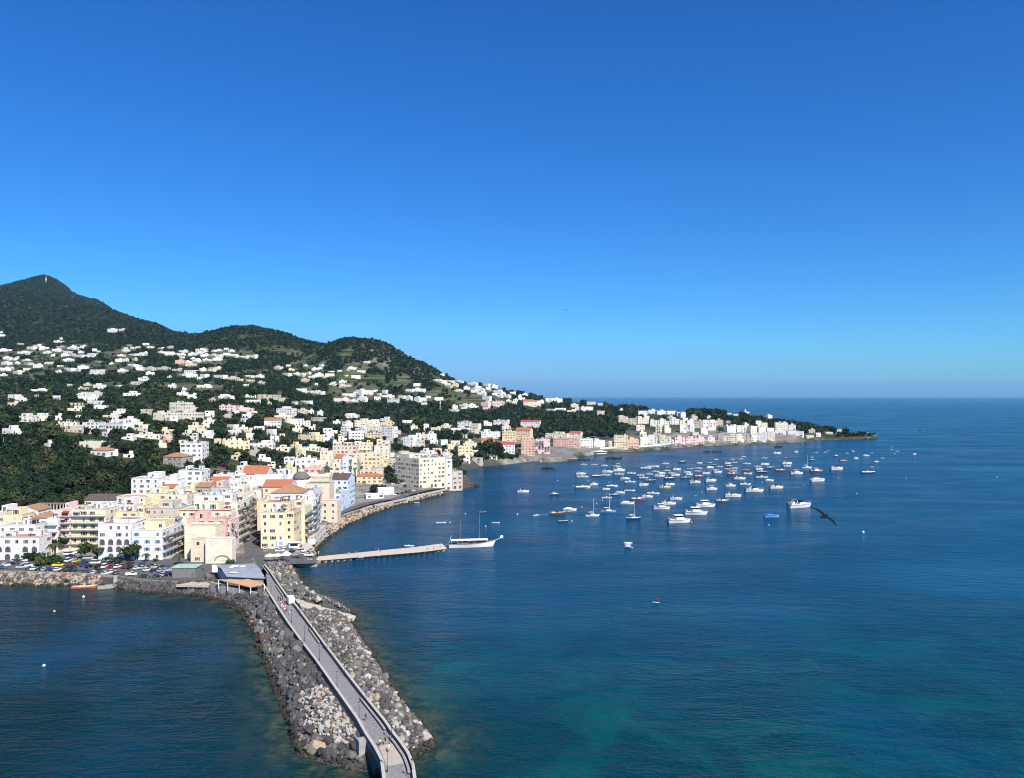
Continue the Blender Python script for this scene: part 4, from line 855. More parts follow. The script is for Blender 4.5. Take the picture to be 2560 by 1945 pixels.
HILL = {'H': '985,560,80,35,w 550,645,25,18,w 525,675,45,12,w 0,590,25,15,w 0,615,45,18,w 240,730,80,22,w 290,708,80,25,c 370,730,75,18,w 150,770,130,25,w 0,750,110,20,w 390,770,60,20,w 30,818,70,25,w 130,822,50,20,w 200,845,70,15,w 0,865,80,30,w 195,870,90,25,b 310,890,80,30,w 405,868,80,20,w 0,920,95,30,w 95,950,100,28,w 480,745,70,20,w 520,720,60,15,g 610,730,80,22,w 690,735,40,22,w 735,715,45,28,w 565,790,65,28,w 590,770,80,15,w 700,800,65,25,w 775,785,95,40,w 720,768,50,20,w 580,838,100,22,w 850,742,40,25,c 890,762,25,15,c 720,900,90,30,w 815,935,130,45,w 590,922,80,30,w 870,860,60,15,g 1165,705,45,18,g 1115,752,60,22,w 1200,735,45,12,w 1250,722,40,15,w 1085,800,70,14,w 1160,790,105,18,w 1270,785,80,20,b 1065,840,55,28,w 1125,838,60,28,b 1165,885,80,22,w 1250,910,65,36,w 1322,915,90,30,b 1085,935,80,25,w 1345,960,75,26,w 1270,1000,110,40,w 1200,1045,150,30,b 1450,735,50,12,w 1520,770,85,35,w 1450,770,50,15,w 1640,790,70,20,w 1645,760,70,18,w 1735,785,60,25,w 1800,745,110,22,c 1800,775,60,20,w 1865,795,60,20,w 1940,760,40,15,w 1985,755,60,15,w 1930,798,60,15,w 1870,845,70,15,b 1960,832,70,22,w 2060,785,55,28,w 2120,800,60,20,w 1615,850,80,40,s 1700,858,65,15,w 1710,880,100,25,b 1440,915,110,25,b 1580,930,90,20,b 1685,940,120,33,w 1715,977,100,33,w 1830,978,70,30,w 1840,925,60,28,c 1905,930,70,25,c 1955,985,120,30,w 2090,1005,100,28,b 1540,1000,40,12,w 1545,1075,60,30,w 1630,1135,95,40,w 1730,1165,80,40,w 1810,1080,120,25,w 2010,1180,130,25,w 1055,1080,50,12,w 735,1100,80,25,g 850,1075,90,35,w 770,1065,60,20,b 280,1118,145,22,w 310,1168,40,25,w 485,1175,80,30,w 680,1150,120,55,w 800,1160,110,40,w 1130,1150,160,30,w',
 'I': '0,228,45,12,c 18,242,35,8,w 98,234,35,10,w 145,252,40,20,w 115,265,30,10,w 190,262,40,14,w 240,270,50,12,w 298,266,50,14,w 20,290,40,12,w 88,284,40,14,w 80,388,75,15,w 160,400,60,15,b 275,390,55,12,w 285,415,50,12,b 345,390,50,14,w 355,430,45,12,b 450,335,45,18,p 500,375,50,14,w 545,350,35,12,c 590,375,45,14,o 635,326,25,12,w 730,324,25,14,w 650,372,25,12,w 620,410,45,22,b 665,392,40,15,w 705,380,50,22,w 770,378,55,20,c 790,362,35,8,w 845,358,28,12,w 705,436,20,14,w 590,472,65,18,w 690,488,65,18,w 930,390,55,22,w 965,362,50,14,w 1003,304,35,12,w 855,424,45,15,w 855,448,75,16,b 0,452,65,15,w 115,515,95,18,w 350,505,60,35,b 412,508,68,30,b 280,540,90,18,w 482,528,35,28,c 615,545,60,14,w 872,500,80,18,w 950,478,50,32,w 1005,480,50,28,w 1115,480,30,24,w 820,530,42,24,w 873,528,40,30,p 960,528,60,20,w 1070,520,40,22,w 1115,512,75,16,w 1145,532,80,30,w 1215,515,40,18,c 1260,518,35,28,w 1310,525,40,28,w 1352,528,38,24,w 1310,438,45,20,w 1260,475,45,18,w 1310,472,70,20,w 1385,515,35,14,w 1440,525,55,22,w 1475,380,28,10,w 1455,420,60,16,c 1518,422,45,12,w 1550,442,35,18,o 1500,438,40,12,w 1560,480,50,12,w 1620,460,38,20,w 1640,435,60,14,w 1662,478,45,18,w 1690,455,40,18,w 1700,492,50,20,w 1735,440,40,16,w 1780,430,40,12,w 1755,462,34,18,w 1792,450,40,20,w 1800,482,50,20,w 1840,497,40,12,w 1815,512,40,12,w 1860,512,40,13,w 1880,540,32,14,w 1905,490,35,14,w 1955,510,22,30,w 1925,537,28,13,w 1730,520,50,25,w 1720,555,55,30,p 1790,548,75,35,p 1650,560,65,28,w 1590,570,50,15,w 1550,575,35,25,c 1530,600,50,12,w 1985,550,85,30,co 1920,548,25,18,c 2070,545,45,18,w 2120,530,40,18,w 2165,530,40,18,w'}
CK = dict(w='white', b='beige', c='cream', o='orange', p='pink', y='yellow', r='salmon', g='grey', s='coral', k='coral')
RK = dict(a=('flat', 1), r=('gabr', 0), m=('gabm', 0), o=('gabr', 0), b=('hipb', 0))
CK2 = dict(r='salmon')
ents = []
for src, D in (('m', MID), ('h', HILL)):
    for z, s in D.items():
        for t in s.split():
            a = t.split(','); x, y, w, h = map(float, a[:4]); k = a[4]
            px0, px1, py0, py1 = zx(z,x), zx(z,x+w), zy(z,y), zy(z,y+h)
            if z in '45678' and False: pass
            ents.append((px0, px1, py0, py1, k, src))
# specials with known look
SPECIAL = [('5',430,240,190,60,'pink','redt',dict(arch=1, name='hotel', label='pink hotel with a row of dark arches among the pines')),
 ('4',1850,205,230,110,'cream','flat',dict(name='hotel', label='tall cream hotel block highest on the terraced slope')),('4',1800,315,410,75,'cream','flat',dict(label='long cream lower wing in front of the cream hotel block')),
 ('4',1990,650,250,215,'white','flat',dict(sh='brown', sides='R', label='stark white cube house with tall dark windows above purple bougainvillea')),
 ('4',2090,655,0,0,'','',{}),
 ('6',1930,600,180,110,'orange','gabr',dict(name='church', rh=4, arch=1, label='ochre orange church with red roof and white gable front')),
 ('7',235,705,150,175,'coral','flat',dict(sides='R', balc=0, name='hotel', label='coral pink beach hotel with glazed roof storey on the dark beach', up=(.05,.95,.1,.9,3))),
 ('7',390,700,165,160,'pink','flat',dict(name='hotel', label='long pink balconied wing of the beach hotel stepping to the sea', balc=1)),
 ('7',583,690,300,100,'salmon','flat',dict(name='hotel', label='rose pink hotel with rows of windows behind blue sunshades'))]
keep = [s for s in SPECIAL if s[3]]
def place(px0, px1, py0, py1, c, roof, o, det):
    p = hit((px0+px1)/2, py1)
    if p is None: return None
    Y = p[1]; w = (px1-px0)/F*Y; h = max(2.6, (py1-py0)/F*Y); d = o.get('d', min(max(6, w*.75), 13)); r = random.Random(int(px0*31+py0))
    rz = R(r.uniform(-24, 22)) if not o.get('sides') else 0
    return house(p[0], Y, w*.97, d, rz, p[2]-.2, h, c, roof, o, det)
for z, x, y, w, h, c, roof, o in keep: place(zx(z,x), zx(z,x+w), zy(z,y), zy(z,y+h), c, roof, o, 2)
fr = random.Random(21)
for (a, b, t, u, k, s) in [q for q in ents if q[5] == 'h']:
    if fr.random() < .55: w = fr.uniform(8,20); dx, dy = fr.choice([-1,1])*fr.uniform(14,42), fr.uniform(-7,7); h_ = fr.uniform(3.5,6); ents.append((a+dx, a+dx+w, u+dy-h_, u+dy, fr.choice('wwwwcb'), 'h'))
for (px0, px1, r0, r1, n) in ((860,1250,1075,1160,90),(600,900,1070,1195,100),(1560,1900,1045,1108,40),(560,760,1180,1235,22),(330,640,1035,1120,46),(1380,1560,1000,1030,12),(1930,2120,1066,1092,9)):
    for _ in range(n):
        px = fr.uniform(px0, px1); row = fr.uniform(r0, r1); p = hit(px, row)
        if p is None: continue
        w = fr.uniform(7,13)*F/p[1]; h = fr.uniform(3.6,7.5)*F/p[1]
        if any(a-4 < px+w/2 and px-w/2 < b+4 and abs(row-u) < (7 if row < 1120 else 12) for a, b, t, u, k, s in ents): continue
        if any(abs(hh['px'][0]-px) < (hh['w']/2*F/hh['y']+w/2) and abs(p[1]-hh['y']-6) < 20 for hh in HOUSES): continue
        ents.append((px-w/2, px+w/2, row-h, row, fr.choice(['w','w','w','c','b','w','w','c','c','y']), 'i'))
ents.sort(key=lambda t: -(t[1]-t[0])*(t[3]-t[2]))
NSOLO = 300-len(HOUSES)-6
far_v = MB(); FARM = ['white','cream','beige','pink','orange','grey','coral','salmon','yellow']
for i, (a, b, t, u, k, src) in enumerate(ents):
    if k[0] == 'w' and src != 'h' and random.Random(i*3).random() < (.22 if t > 1035 else .10): k = random.Random(i).choice('ccccbby')+k[1:]
    if src == 'm' and a > 1550: t = max(t, u-(.8*(b-a)+5))
    c = CK[k[0]]; rf, ar = RK.get(k[1], ('flat', 0)) if len(k) > 1 else ('flat', 0)
    r = random.Random(i); o = {}
    if ar: o['arch'] = 1
    if i < NSOLO:
        if rf == 'flat':
            if (b-a) > 22 and r.random() < .55:
                f0 = r.uniform(0,.5); o['up'] = (f0, min(1, f0+r.uniform(.3,.5)), .3, 1, r.uniform(2.2,3)); cut = .25
                t = t+(u-t)*cut if (u-t) > 9 else t
            if r.random() < .1: rf = 'green'
        if rf == 'flat' and (b-a) > 14 and r.random() < .5:
            s_ = r.choice([-1,1]); wf = r.uniform(.3,.6); o['wing'] = (s_, wf, r.uniform(.5,.8), r.uniform(0,.3)); k_ = (b-a)*wf/(1+wf)
            if s_ > 0: b -= k_
            else: a += k_
        place(a, b, t, u, c, rf, o, 2 if (b-a)*(u-t) > 420 else 1)
    else:
        p = hit((a+b)/2, u)
        if p is None: continue
        Y = p[1]; w = (b-a)/F*Y; h = max(2.6, (u-t)/F*Y); d = min(max(6, w*.7), 12); mi = FARM.index(c)
        far_v.T = Matrix.Translation((p[0], Y, p[2]-.2)) @ Matrix.Rotation(R(r.uniform(-35,35)),4,'Z')
        far_v.box(-w/2,w/2,0,d,-4,h,mi,False); far_v.box(-w/2+.3,w/2-.3,.3,d-.3,h,h+.05,len(FARM)+1,False)
        if r.random() < .6: f0 = r.uniform(-.4,.1); far_v.box(w*f0,w*(f0+.35),d*.3,d*.9,h,h+2.4,mi,False)
        n = max(1, int(w/4))
        for q_ in range(n):
            if r.random() < .7: x_ = -w/2+w*(q_+.5)/n; ww = r.uniform(.6,1.3); far_v.box(x_-ww,x_+ww,-.06,.05,.4,min(h-.4,2.4),len(FARM))
far_v.T = None
o = far_v.build('hillside_houses', [plaster(c) for c in FARM]+[M_GLASS, M_TERR]); tag(o, 'scattered small white and cream houses on the hillside and between larger houses', 'houses', None, 'stuff')
# ---------------------------------------------------------------- trees
def leaf_mat(name, a, b): return mat(name, a, .85, .55, .12, c2=b, fac=(.35,.65))
LEAF = [leaf_mat('dark_foliage', (.022,.039,.015), (.011,.020,.008)), leaf_mat('mid_foliage', (.038,.060,.021), (.017,.030,.011)), leaf_mat('olive_foliage', (.085,.085,.040), (.038,.042,.018)), leaf_mat('bluish_foliage', (.030,.054,.032), (.016,.030,.018)), leaf_mat('fresh_foliage', (.075,.11,.030), (.038,.062,.018))]
M_BARK = mat('bark', (.09,.065,.045), .95, 2.)
trs = np.random.RandomState(11)
def crown_cards(n, lumps, size, sq=(1,1,.8), rs=trs, fill=.55, lobe=.5):
    """leaf clumps: n quads on and in a cluster of lobes inside a unit ball"""
    c = rs.normal(size=(lumps,3)); c /= np.linalg.norm(c,axis=1)[:,None]; c *= rs.uniform(.25,.62,(lumps,1)); c[:,2] = c[:,2]*.8
    k = rs.randint(lumps, size=n); d = rs.normal(size=(n,3)); d /= np.linalg.norm(d,axis=1)[:,None]
    P = c[k]+d*lobe*rs.uniform(fill,1,(n,1))*rs.uniform(.75,1.15,(lumps,1))[k]
    P *= np.array(sq); nrm = d+rs.normal(size=(n,3))*.45; nrm[:,2] += .25; nrm /= np.linalg.norm(nrm,axis=1)[:,None]
    t = np.cross(nrm, rs.normal(size=(n,3))); t /= np.linalg.norm(t,axis=1)[:,None]; b = np.cross(nrm, t)
    s = size*rs.uniform(.6,1.3,(n,1)); j = lambda: rs.uniform(.6,1.25,(n,1))
    V = np.stack([P-t*s*j()-b*s*j()*.7, P+t*s*j()-b*s*j()*.7, P+t*s*j()+b*s*j()*.7, P-t*s*j()+b*s*j()*.7], 1).reshape(-1,3)
    return V, np.arange(4*n).reshape(n,4)
TPL = {}
def tree_tpl(kind, i):
    if (kind, i) in TPL: return TPL[(kind, i)]
    rs = np.random.RandomState(100+i*7+len(kind)); m = LEAF[i % len(LEAF)]; tb = MB(); r = random.Random(i)
    if kind == 'broad':
        V, Fq = crown_cards(420, 9, .13, (1,1,.85), rs); V[:,2] += 1.15; h0 = .55
        tb.tube([(0,0,-.3),(.02,0,.3),(0,.02,.8)], [.11,.085,.06], 6)
        for k in range(4): a = k*1.6+r.random(); tb.tube([(0,0,.45),(.3*math.cos(a),.3*math.sin(a),.95)], [.05,.025], 5)
    elif kind == 'pine':
        V, Fq = crown_cards(420, 8, .12, (1,1,.34), rs, .4); V[:,2] += 1.75
        tb.tube([(0,0,-.3),(.03,.02,.7),(0,0,1.55)], [.07,.055,.04], 6)
        for k in range(5): a = k*1.3+r.random(); tb.tube([(0,0,1.05),(.28*math.cos(a),.28*math.sin(a),1.45),(.5*math.cos(a),.5*math.sin(a),1.62)], [.03,.022,.012], 5)
    elif kind == 'cypress':
        V, Fq = crown_cards(300, 10, .10, (.26,.26,1.0), rs); V[:,2] += 1.2; tb.tube([(0,0,-.3),(0,0,.5)], [.05,.04], 6)
    elif kind == 'shrub':
        V, Fq = crown_cards(320, 10, .13, (1,1,.62), rs); V[:,2] += .5; tb.tube([(0,0,-.3),(0,0,.5)], [.08,.05], 5)
    elif kind == 'palm':
        Vs = []; n = 22
        for k in range(n):
            a = 2*math.pi*k/n*1.7+r.random()*.3; up = r.uniform(.15,.75); L = r.uniform(.85,1.1); pts = []
            for s in range(6): t = s/5; pts.append((math.cos(a)*L*t, math.sin(a)*L*t, 1.6+up*t*1.1-(.55+up*.9)*t*t))
            px_, py_ = -math.sin(a), math.cos(a)
            for s in range(5):
                for sg in (-1,1):
                    w0, w1 = .13*math.sin(math.pi*(s/5*.8+.2)), .13*math.sin(math.pi*((s+1)/5*.8+.2))
                    A, B = pts[s], pts[s+1]
                    Vs += [A, B, (B[0]+px_*w1*sg, B[1]+py_*w1*sg, B[2]-.05), (A[0]+px_*w0*sg, A[1]+py_*w0*sg, A[2]-.05)]
        V = np.array(Vs); Fq = np.arange(len(V)).reshape(-1,4); m = LEAF[2]
        tb.tube([(0,0,-.2),(.02,0,.7),(0,0,1.65)], [.13,.10,.12], 8)
    TPL[(kind, i)] = (np_mesh('crown', V, Fq, m), tb.mesh('trunk', [M_BARK])); return TPL[(kind, i)]
TREES = []
def tree(x, y, z, s, kind, i, label, group=None, name=None, cat='tree', leaf=None):
    nm = name or {'broad':'broadleaf_tree','pine':'umbrella_pine','cypress':'cypress_tree','shrub':'garden_shrub','palm':'palm_tree'}[kind]
    e = empty(nm, (x, y, z), trs.uniform(0, 6.28)); e.scale = (s, s, s*trs.uniform(.9, 1.12)); c, t = tree_tpl(kind, i)
    if leaf is not None:
        key = (kind, i, leaf.name)
        if key not in TPL: c2 = c.copy(); c2.materials.clear(); c2.materials.append(leaf); TPL[key] = c2
        c = TPL[key]
    link('crown', c, e); link('trunk', t, e); tag(e, label, cat, group); TREES.append((x, y, s)); return e
M_BOUG = leaf_mat('bougainvillea', (.12,.020,.10), (.06,.012,.05))
M_REED = leaf_mat('reed', (.085,.098,.045), (.045,.055,.025))
def tz(z, x, y_base, rad_px, kind, i, label, h=None, **kw):
    px, py = zx(z, x), zy(z, y_base); p = hit(px, py, kw.pop('ymin', 330)); s = rad_px/ZO[z][2]/F*p[1]*(1.35 if z == 'A' else 1.08); return tree(p[0], p[1], p[2], s, kind, i, label, **kw)
P4 = lambda px, py: W(px, py, 4.4)
# car park greenery
for z, x, yb, rp, k, i, lb in (('A',345,1105,85,'shrub',0,'dense dark shrub at the corner of the white arcaded building'),('A',420,1120,75,'shrub',1,'dark rounded shrub in the car park island beside the palm'),
    ('A',500,1040,90,'broad',3,'dark bushy tree behind the palm in the car park island'),('A',640,1010,80,'broad',0,'dark tree in front of the pink house'),('A',740,1000,75,'broad',3,'dark tree below the pale yellow corner block'),
    ('A',845,980,65,'broad',0,'dark tree at the foot of the pale yellow corner block'),('A',935,1095,75,'broad',4,'round green street tree between parked cars'),('A',1090,1105,62,'broad',2,'pale olive street tree before the stepped white block'),
    ('A',1430,1135,95,'broad',1,'tall round street tree before the white block with blue shutters'),('A',1290,1135,50,'shrub',1,'small green shrub at the foot of the stepped white block'),
    ('A',460,1170,80,'shrub',4,'low light green shrub at the front of the car park island'),('A',600,1165,85,'shrub',1,'low clipped shrub under the palm'),('A',20,1080,60,'shrub',2,'grey green shrub at the left edge by the arcade'),
    ('A',1715,1130,28,'shrub',2,'tiny shrub at the kerb of the car park lane'),('B',780,1150,52,'shrub',4,'round clipped bush beside the arched hall')): tz(z, x, yb, rp, k, i, lb)
tz('A',610,1105,72,'palm',0,'tall fan palm on the island in the car park'); tz('A',1610,1140,42,'palm',1,'small palm by the brown roofed kiosk'); tz('A',1980,1165,48,'palm',2,'small dark palm beside the grey hut')
t_ = tree(*P4(116,1378), 5.2, 'cypress', 1, 'tall ivy covered stump tree standing before the narrow white house', name='ivy_covered_tree')
for z, x, yb, rp, k, i, lb in (('C',620,580,85,'shrub',0,'large round dark bush beside the orange bungalow'),('C',690,560,60,'shrub',1,'dark bush at the gate of the parking lot'),('C',770,425,75,'broad',0,'dark tree rising left of the yellow palazzo'),('C',735,400,55,'broad',3,'dark tree at the garden wall left of the palazzo'),
    ('C',1840,230,110,'broad',1,'big spreading green tree before the white house with red roof'),('C',1950,220,95,'broad',0,'dense green tree at the back of the dark beach'),('C',1780,250,80,'broad',3,'dark green tree leaning over the beach rocks'),('C',2110,215,50,'shrub',0,'dark bush below the white house by the beach'),
    ('C',1495,185,38,'broad',1,'slim green tree left of the long yellow villa'),('C',1310,180,35,'broad',0,'small tree beside the red brown house'),('C',1095,165,25,'cypress',0,'narrow dark tree behind the palazzo')): tz(z, x, yb, rp, k, i, lb)
for x, yb, rp, k, i in ((1120,745,60,'broad',0),(1195,735,70,'broad',3),(1285,745,72,'broad',0),(1375,740,66,'pine',3),(1450,735,50,'broad',1)): tz('6', x, yb, rp, k, i, {1120:'dark leafy tree at the left end of the town garden clump',1195:'second dark tree from the left in the town garden clump',1285:'largest dark tree in the middle of the town garden clump',1375:'flat topped pine in the town garden clump',1450:'smaller green tree at the right end of the town garden clump'}[x])
pz = hit(555, 1128); tree(pz[0], pz[1], pz[2], 8.8, 'pine', 3, 'big umbrella pine with leaning bare trunk beside the yellow villa')
for x, yb, rp in ((235,880,42),(330,880,55),(545,925,50),(470,920,45)):
    tz('5', x, yb, rp, 'shrub', 0, {235:'purple bougainvillea against the white cube house',330:'dark purple bougainvillea right of the white cube house',545:'magenta bougainvillea mound above the red roofed house',470:'faded pink bougainvillea beside the magenta mound'}[x], name='bougainvillea', cat='bush', leaf=M_BOUG)
tz('4',1395,1160,60,'shrub',1,'purple bougainvillea at the edge of the wooded slope', name='bougainvillea', cat='bush', leaf=M_BOUG)
# --- random wood: reject spots on houses or in front of them
HR = []
for hd in HOUSES:
    x, y, z, w, h = hd['x'], hd['y'], hd['z'], hd['w'], hd['h']
    a, b = pix(x, y, z+h), pix(x, y, z); k = w/2/y*F; HR.append((a[0]-k, a[0]+k, a[1], b[1], x, y, w))
for (a, b, t, u, k, src) in ents[NSOLO:]:
    HR.append((a, b, t, u, 0, 1e9, 0))
HG = {}
for i, h_ in enumerate(HR):
    for gx in range(int(h_[0]//40), int(h_[1]//40)+1): HG.setdefault(gx, []).append(i)
def blocked(x, y, z, r, h):
    px, pt = pix(x, y, z+h); _, pb = pix(x, y, z); k = r/y*F
    for gx in range(int((px-k)//40), int((px+k)//40)+1):
        for i in HG.get(gx, ()):
            a, b, t, u, hx, hy, hw = HR[i]
            if hy < 1e8 and abs(x-hx) < hw*.55+r*.5 and hy-r*.6 < y < hy+14: return True
            if hy > y-2 and px+k*.7 > a and px-k*.7 < b and pt < u-(u-t)*(.30 if hy < 1200 else .5) and pb > t: return True
    return False
cand = []
def region(n, px0, px1, Y0, Y1, r0, r1, fn):
    """n tries, uniform over the ground inside a wedge"""
    yy = np.sqrt(trs.uniform(Y0*Y0, Y1*Y1, n)); pp = trs.uniform(px0, px1, n); xx = (pp-CX)/F*yy; zz = ground_np(xx, yy); dd = shore_dist(xx, yy)
    n1 = fbm(xx/55, yy/90, 4); n2 = fbm(xx/28+40, yy/35, 3)
    for x, y, p, z, d, a, b in zip(xx, yy, pp, zz, dd, n1, n2):
        if d < 6: continue
        k = fn(x, y, p, z, a, b)
        if not k: continue
        r = trs.uniform(r0, r1); kind = k; h = r*(2.0 if kind == 'broad' else 2.2 if kind == 'pine' else 1.1)
        if blocked(x, y, z, r, h): continue
        cand.append((x, y, z, r, kind))
slope = lambda x, y, p, z, a, b: 'broad' if (z > 11 and b < .72) else None
region(5200, -60, 400, 445, 760, 3.2, 5.6, slope)
region(1200, -60, 300, 440, 620, 2.2, 3.4, lambda x, y, p, z, a, b: 'shrub' if z > 10 else None)
def garden(x, y, p, z, a, b): return ('broad' if b < .62 else 'shrub') if z > 12 and b < .70 else None
region(9000, 300, 900, 520, 1150, 2.6, 5.0, garden)
region(5200, -60, 420, 740, 1200, 2.6, 5.2, garden)
def pinewood(x, y, p, z, a, b):
    row = HY+F*(H-z)/y
    if 1010 < row < 1100 and y > 900: return 'pine' if b < .56 else 'broad'
region(9500, 800, 1560, 950, 1750, 4.2, 6.5, pinewood)
region(2600, 850, 1300, 640, 1050, 2.4, 4.4, lambda x, y, p, z, a, b: 'broad' if b > .5 else None)
region(3600, 1380, 1860, 1330, 2100, 4.0, 6.5, lambda x, y, p, z, a, b: ('pine' if b < .55 else 'broad') if (y > 1600 or b < .47) else None)
region(2600, 1780, 2190, 1425, 1720, 3.0, 5.5, lambda x, y, p, z, a, b: ('pine' if b < .5 else 'broad') if z > 4 else None)
NMID = len(cand)
def hill(x, y, p, z, a, b):
    fld = a > .495 and y < 2350 and z < 265
    if y > 4050 and p > 172 and trs.rand() < .75: return None
    if fld and trs.rand() < .93: return None
    return 'broad'
region(42000, -120, 1340, 1150, 2500, 3.0, 6.2, hill)
region(15000, -150, 760, 2500, 3700, 4.5, 8, hill)
region(14000, -150, 420, 3900, 4750, 4.0, 7, hill)
region(3500, 1300, 1780, 1700, 2500, 4.5, 7, hill)
cand.sort(key=lambda c: -c[3]*(1.0 if c[4] != 'shrub' else .7)/c[1])
# the biggest become trees of their own
def tplace(x, y, z):
    px, py = pix(x, y, z)
    if px < 330 and y < 700: return 'in the steep wood behind the car park houses'
    if px < 480 and y < 900: return 'on the garden terraces above the steep wood'
    if y < 800 and px < 800: return 'in the gardens between the white cube house and the church'
    if px < 800: return 'on the terraced slope round the cream hotel'
    if y < 900: return 'in the gardens behind the yellow palazzo'
    return 'in the pine wood behind the beach hotels'
NIND = 215; kn = {'broad': 'broadleaf tree', 'pine': 'umbrella pine', 'shrub': 'rounded shrub'}; cn = ['very dark green','mid green','olive green','bluish green','fresh green']
thin = []; gridt = {}
for c in cand:
    x, y, z, r, k = c; key = (int(x/8), int(y/8)); close = False
    if y < 2500:
        for i in (-1,0,1):
            for j in (-1,0,1):
                for (u, v, t) in gridt.get((key[0]+i, key[1]+j), ()):
                    if (u-x)**2+(v-y)**2 < ((r+t)*.52)**2: close = True
        if close: continue
        gridt.setdefault(key, []).append((x, y, r))
    thin.append(c)
for c in thin[:NIND]:
    x, y, z, r, k = c; i = int(trs.choice([0,0,1,3,3,2,4], p=[.25,.15,.22,.13,.09,.10,.06])); pl = tplace(x, y, z)
    lb = '%s %s %s' % (cn[i], kn[k], pl); tree(x, y, z-.3, r, k, i, lb, 'woodland: '+lb, cat='bush' if k == 'shrub' else 'tree')
BASE = {}
for lod, n, sz in ((0,110,.22),(1,46,.33),(2,20,.46),(3,16,.5)):
    for kind, sq, zc in (('broad',(1,1,.85),1.0),('pine',(1,1,.42),1.55),('shrub',(1,1,.62),.5)):
        for v in range(5): V, Fq = crown_cards(n, 6, sz, sq, trs); V[:,2] += zc; BASE[(lod,kind,v)] = V
GV, GM = [], []
for x, y, z, r, k in thin[NIND:]:
    lod = 0 if y < 620 else 1 if y < 1250 else 2 if y < 2500 else 3
    V = BASE[(lod,k,trs.randint(5))]; a = trs.uniform(0, 6.28); ca_, sa_ = math.cos(a), math.sin(a)
    V = np.stack([V[:,0]*ca_-V[:,1]*sa_, V[:,0]*sa_+V[:,1]*ca_, V[:,2]*trs.uniform(.85,1.2)], 1)*r
    if lod >= 2: V[:,2] -= r*.35
    GV.append(V+np.array([x,y,z-.3])); GM.append(np.full(len(V)//4, trs.choice(5, p=[.34,.26,.16,.18,.06] if lod < 2 else [.44,.27,.09,.18,.02])))
GV = np.concatenate(GV); n = len(GV)//4
o = link('woodland', np_mesh('woodland', GV, np.arange(4*n).reshape(n,4), LEAF, np.concatenate(GM))); tag(o, 'dark green woodland covering the island hills and filling gaps between houses', 'woodland', None, 'stuff')
# reed beds on the terraces
RV = []
for (px, py, wx, wy) in ((590,1082,55,14),(640,1092,50,12),(700,1100,36,10),(130,1072,50,10),(20,1240,26,22),(60,1255,25,12)):
    for _ in range(420):
        p = hit(px+trs.normal()*wx*.5, py+trs.normal()*wy*.4)
        if p is None: continue
        hh = trs.uniform(2.2,3.8); a = trs.uniform(0,3.14); w = .35; lx, ly = trs.normal(0,.5,2)
        RV += [(p[0]-w*math.cos(a),p[1]-w*math.sin(a),p[2]),(p[0]+w*math.cos(a),p[1]+w*math.sin(a),p[2]),(p[0]+w*.5*math.cos(a)+lx,p[1]+w*.5*math.sin(a)+ly,p[2]+hh),(p[0]-w*.5*math.cos(a)+lx,p[1]-w*.5*math.sin(a)+ly,p[2]+hh)]
RV = np.array(RV); n = len(RV)//4; o = link('reed_thicket', np_mesh('reed_thicket', RV, np.arange(4*n).reshape(n,4), M_REED)); tag(o, 'pale green reed thickets among the terraces', 'reeds', None, 'stuff')
# ---------------------------------------------------------------- roads and yards
def sheet(name, pts, z, m, kind='structure'):
    mb = MB(); P = [Vector(W(t[0], t[1], t[2] if len(t) > 2 else z)) for t in pts]; mb.add(P, [tuple(range(len(P)))]); me = mb.mesh(name, [m])
    bm = bmesh.new(); bm.from_mesh(me); bmesh.ops.triangulate(bm, faces=bm.faces[:]); bmesh.ops.recalc_face_normals(bm, faces=bm.faces[:])
    for f in bm.faces:
        if f.normal.z < 0: f.normal_flip()
    bm.to_mesh(me); bm.free(); return struct(name, me)
CW = [(-140,1424),(0,1427),(100,1430),(200,1437),(280,1445),(300,1446),(430,1452),(534,1460)]
def shore_pts(px0, px1, n, dist):
    'points a fixed distance inland of the shoreline, by column'
    out = []
    for k in range(n):
        px = px0+(px1-px0)*k/(n-1); ys_ = np.linspace(300, 350, 500); d = shore_dist((px-CX)/F*ys_, ys_); i_ = np.nonzero(d > dist)[0][0]; out.append((px, ys_[i_]))
    return out
WP = shore_pts(-140, 536, 60, WALL_D); mb = MB(); v = []; NS = 10
for px, y0 in WP:
    for k in range(NS+1):
        y = y0+(363-y0)*k/NS; x = (px-CX)/F*y; d = float(shore_dist(x, y)); v.append((x, y, float(carpark_z(px, d))+.05))
mb.add(v, [(i*(NS+1)+k, (i+1)*(NS+1)+k, (i+1)*(NS+1)+k+1, i*(NS+1)+k+1) for i in range(len(WP)-1) for k in range(NS)]); struct('car_park', mb, [M_ASPH])
def lot_z(x, y): return float(carpark_z(pix(x, y, 4)[0], float(shore_dist(x, y))))+.05
sheet('side_lane', [(372,1396),(425,1398),(470,1362),(462,1356),(440,1362)], 4.62, M_CONC)
sheet('plaza', [(640,1466),(668,1466),(663,1412,),(700,1409),(728,1410,3.2),(792,1408,1.7),(797,1394,1.7),(782,1386,2.4),(748,1375,4.2),(700,1386),(652,1390),(590,1392),(570,1397),(536,1403),(545,1440),(575,1446),(600,1446),(640,1440)], 4.60, M_ASPH)
mb = MB(); qp = [W(728,1410,1.55)[:2], W(793,1408.5,1.55)[:2], W(798,1393,1.55)[:2], W(765,1396,1.55)[:2]]; mb.prism(qp, -1.5, 1.6); o = mb.build('quay', [M_CONC]); tag(o, 'low concrete quay edge where the jetty meets the plaza', 'quay')
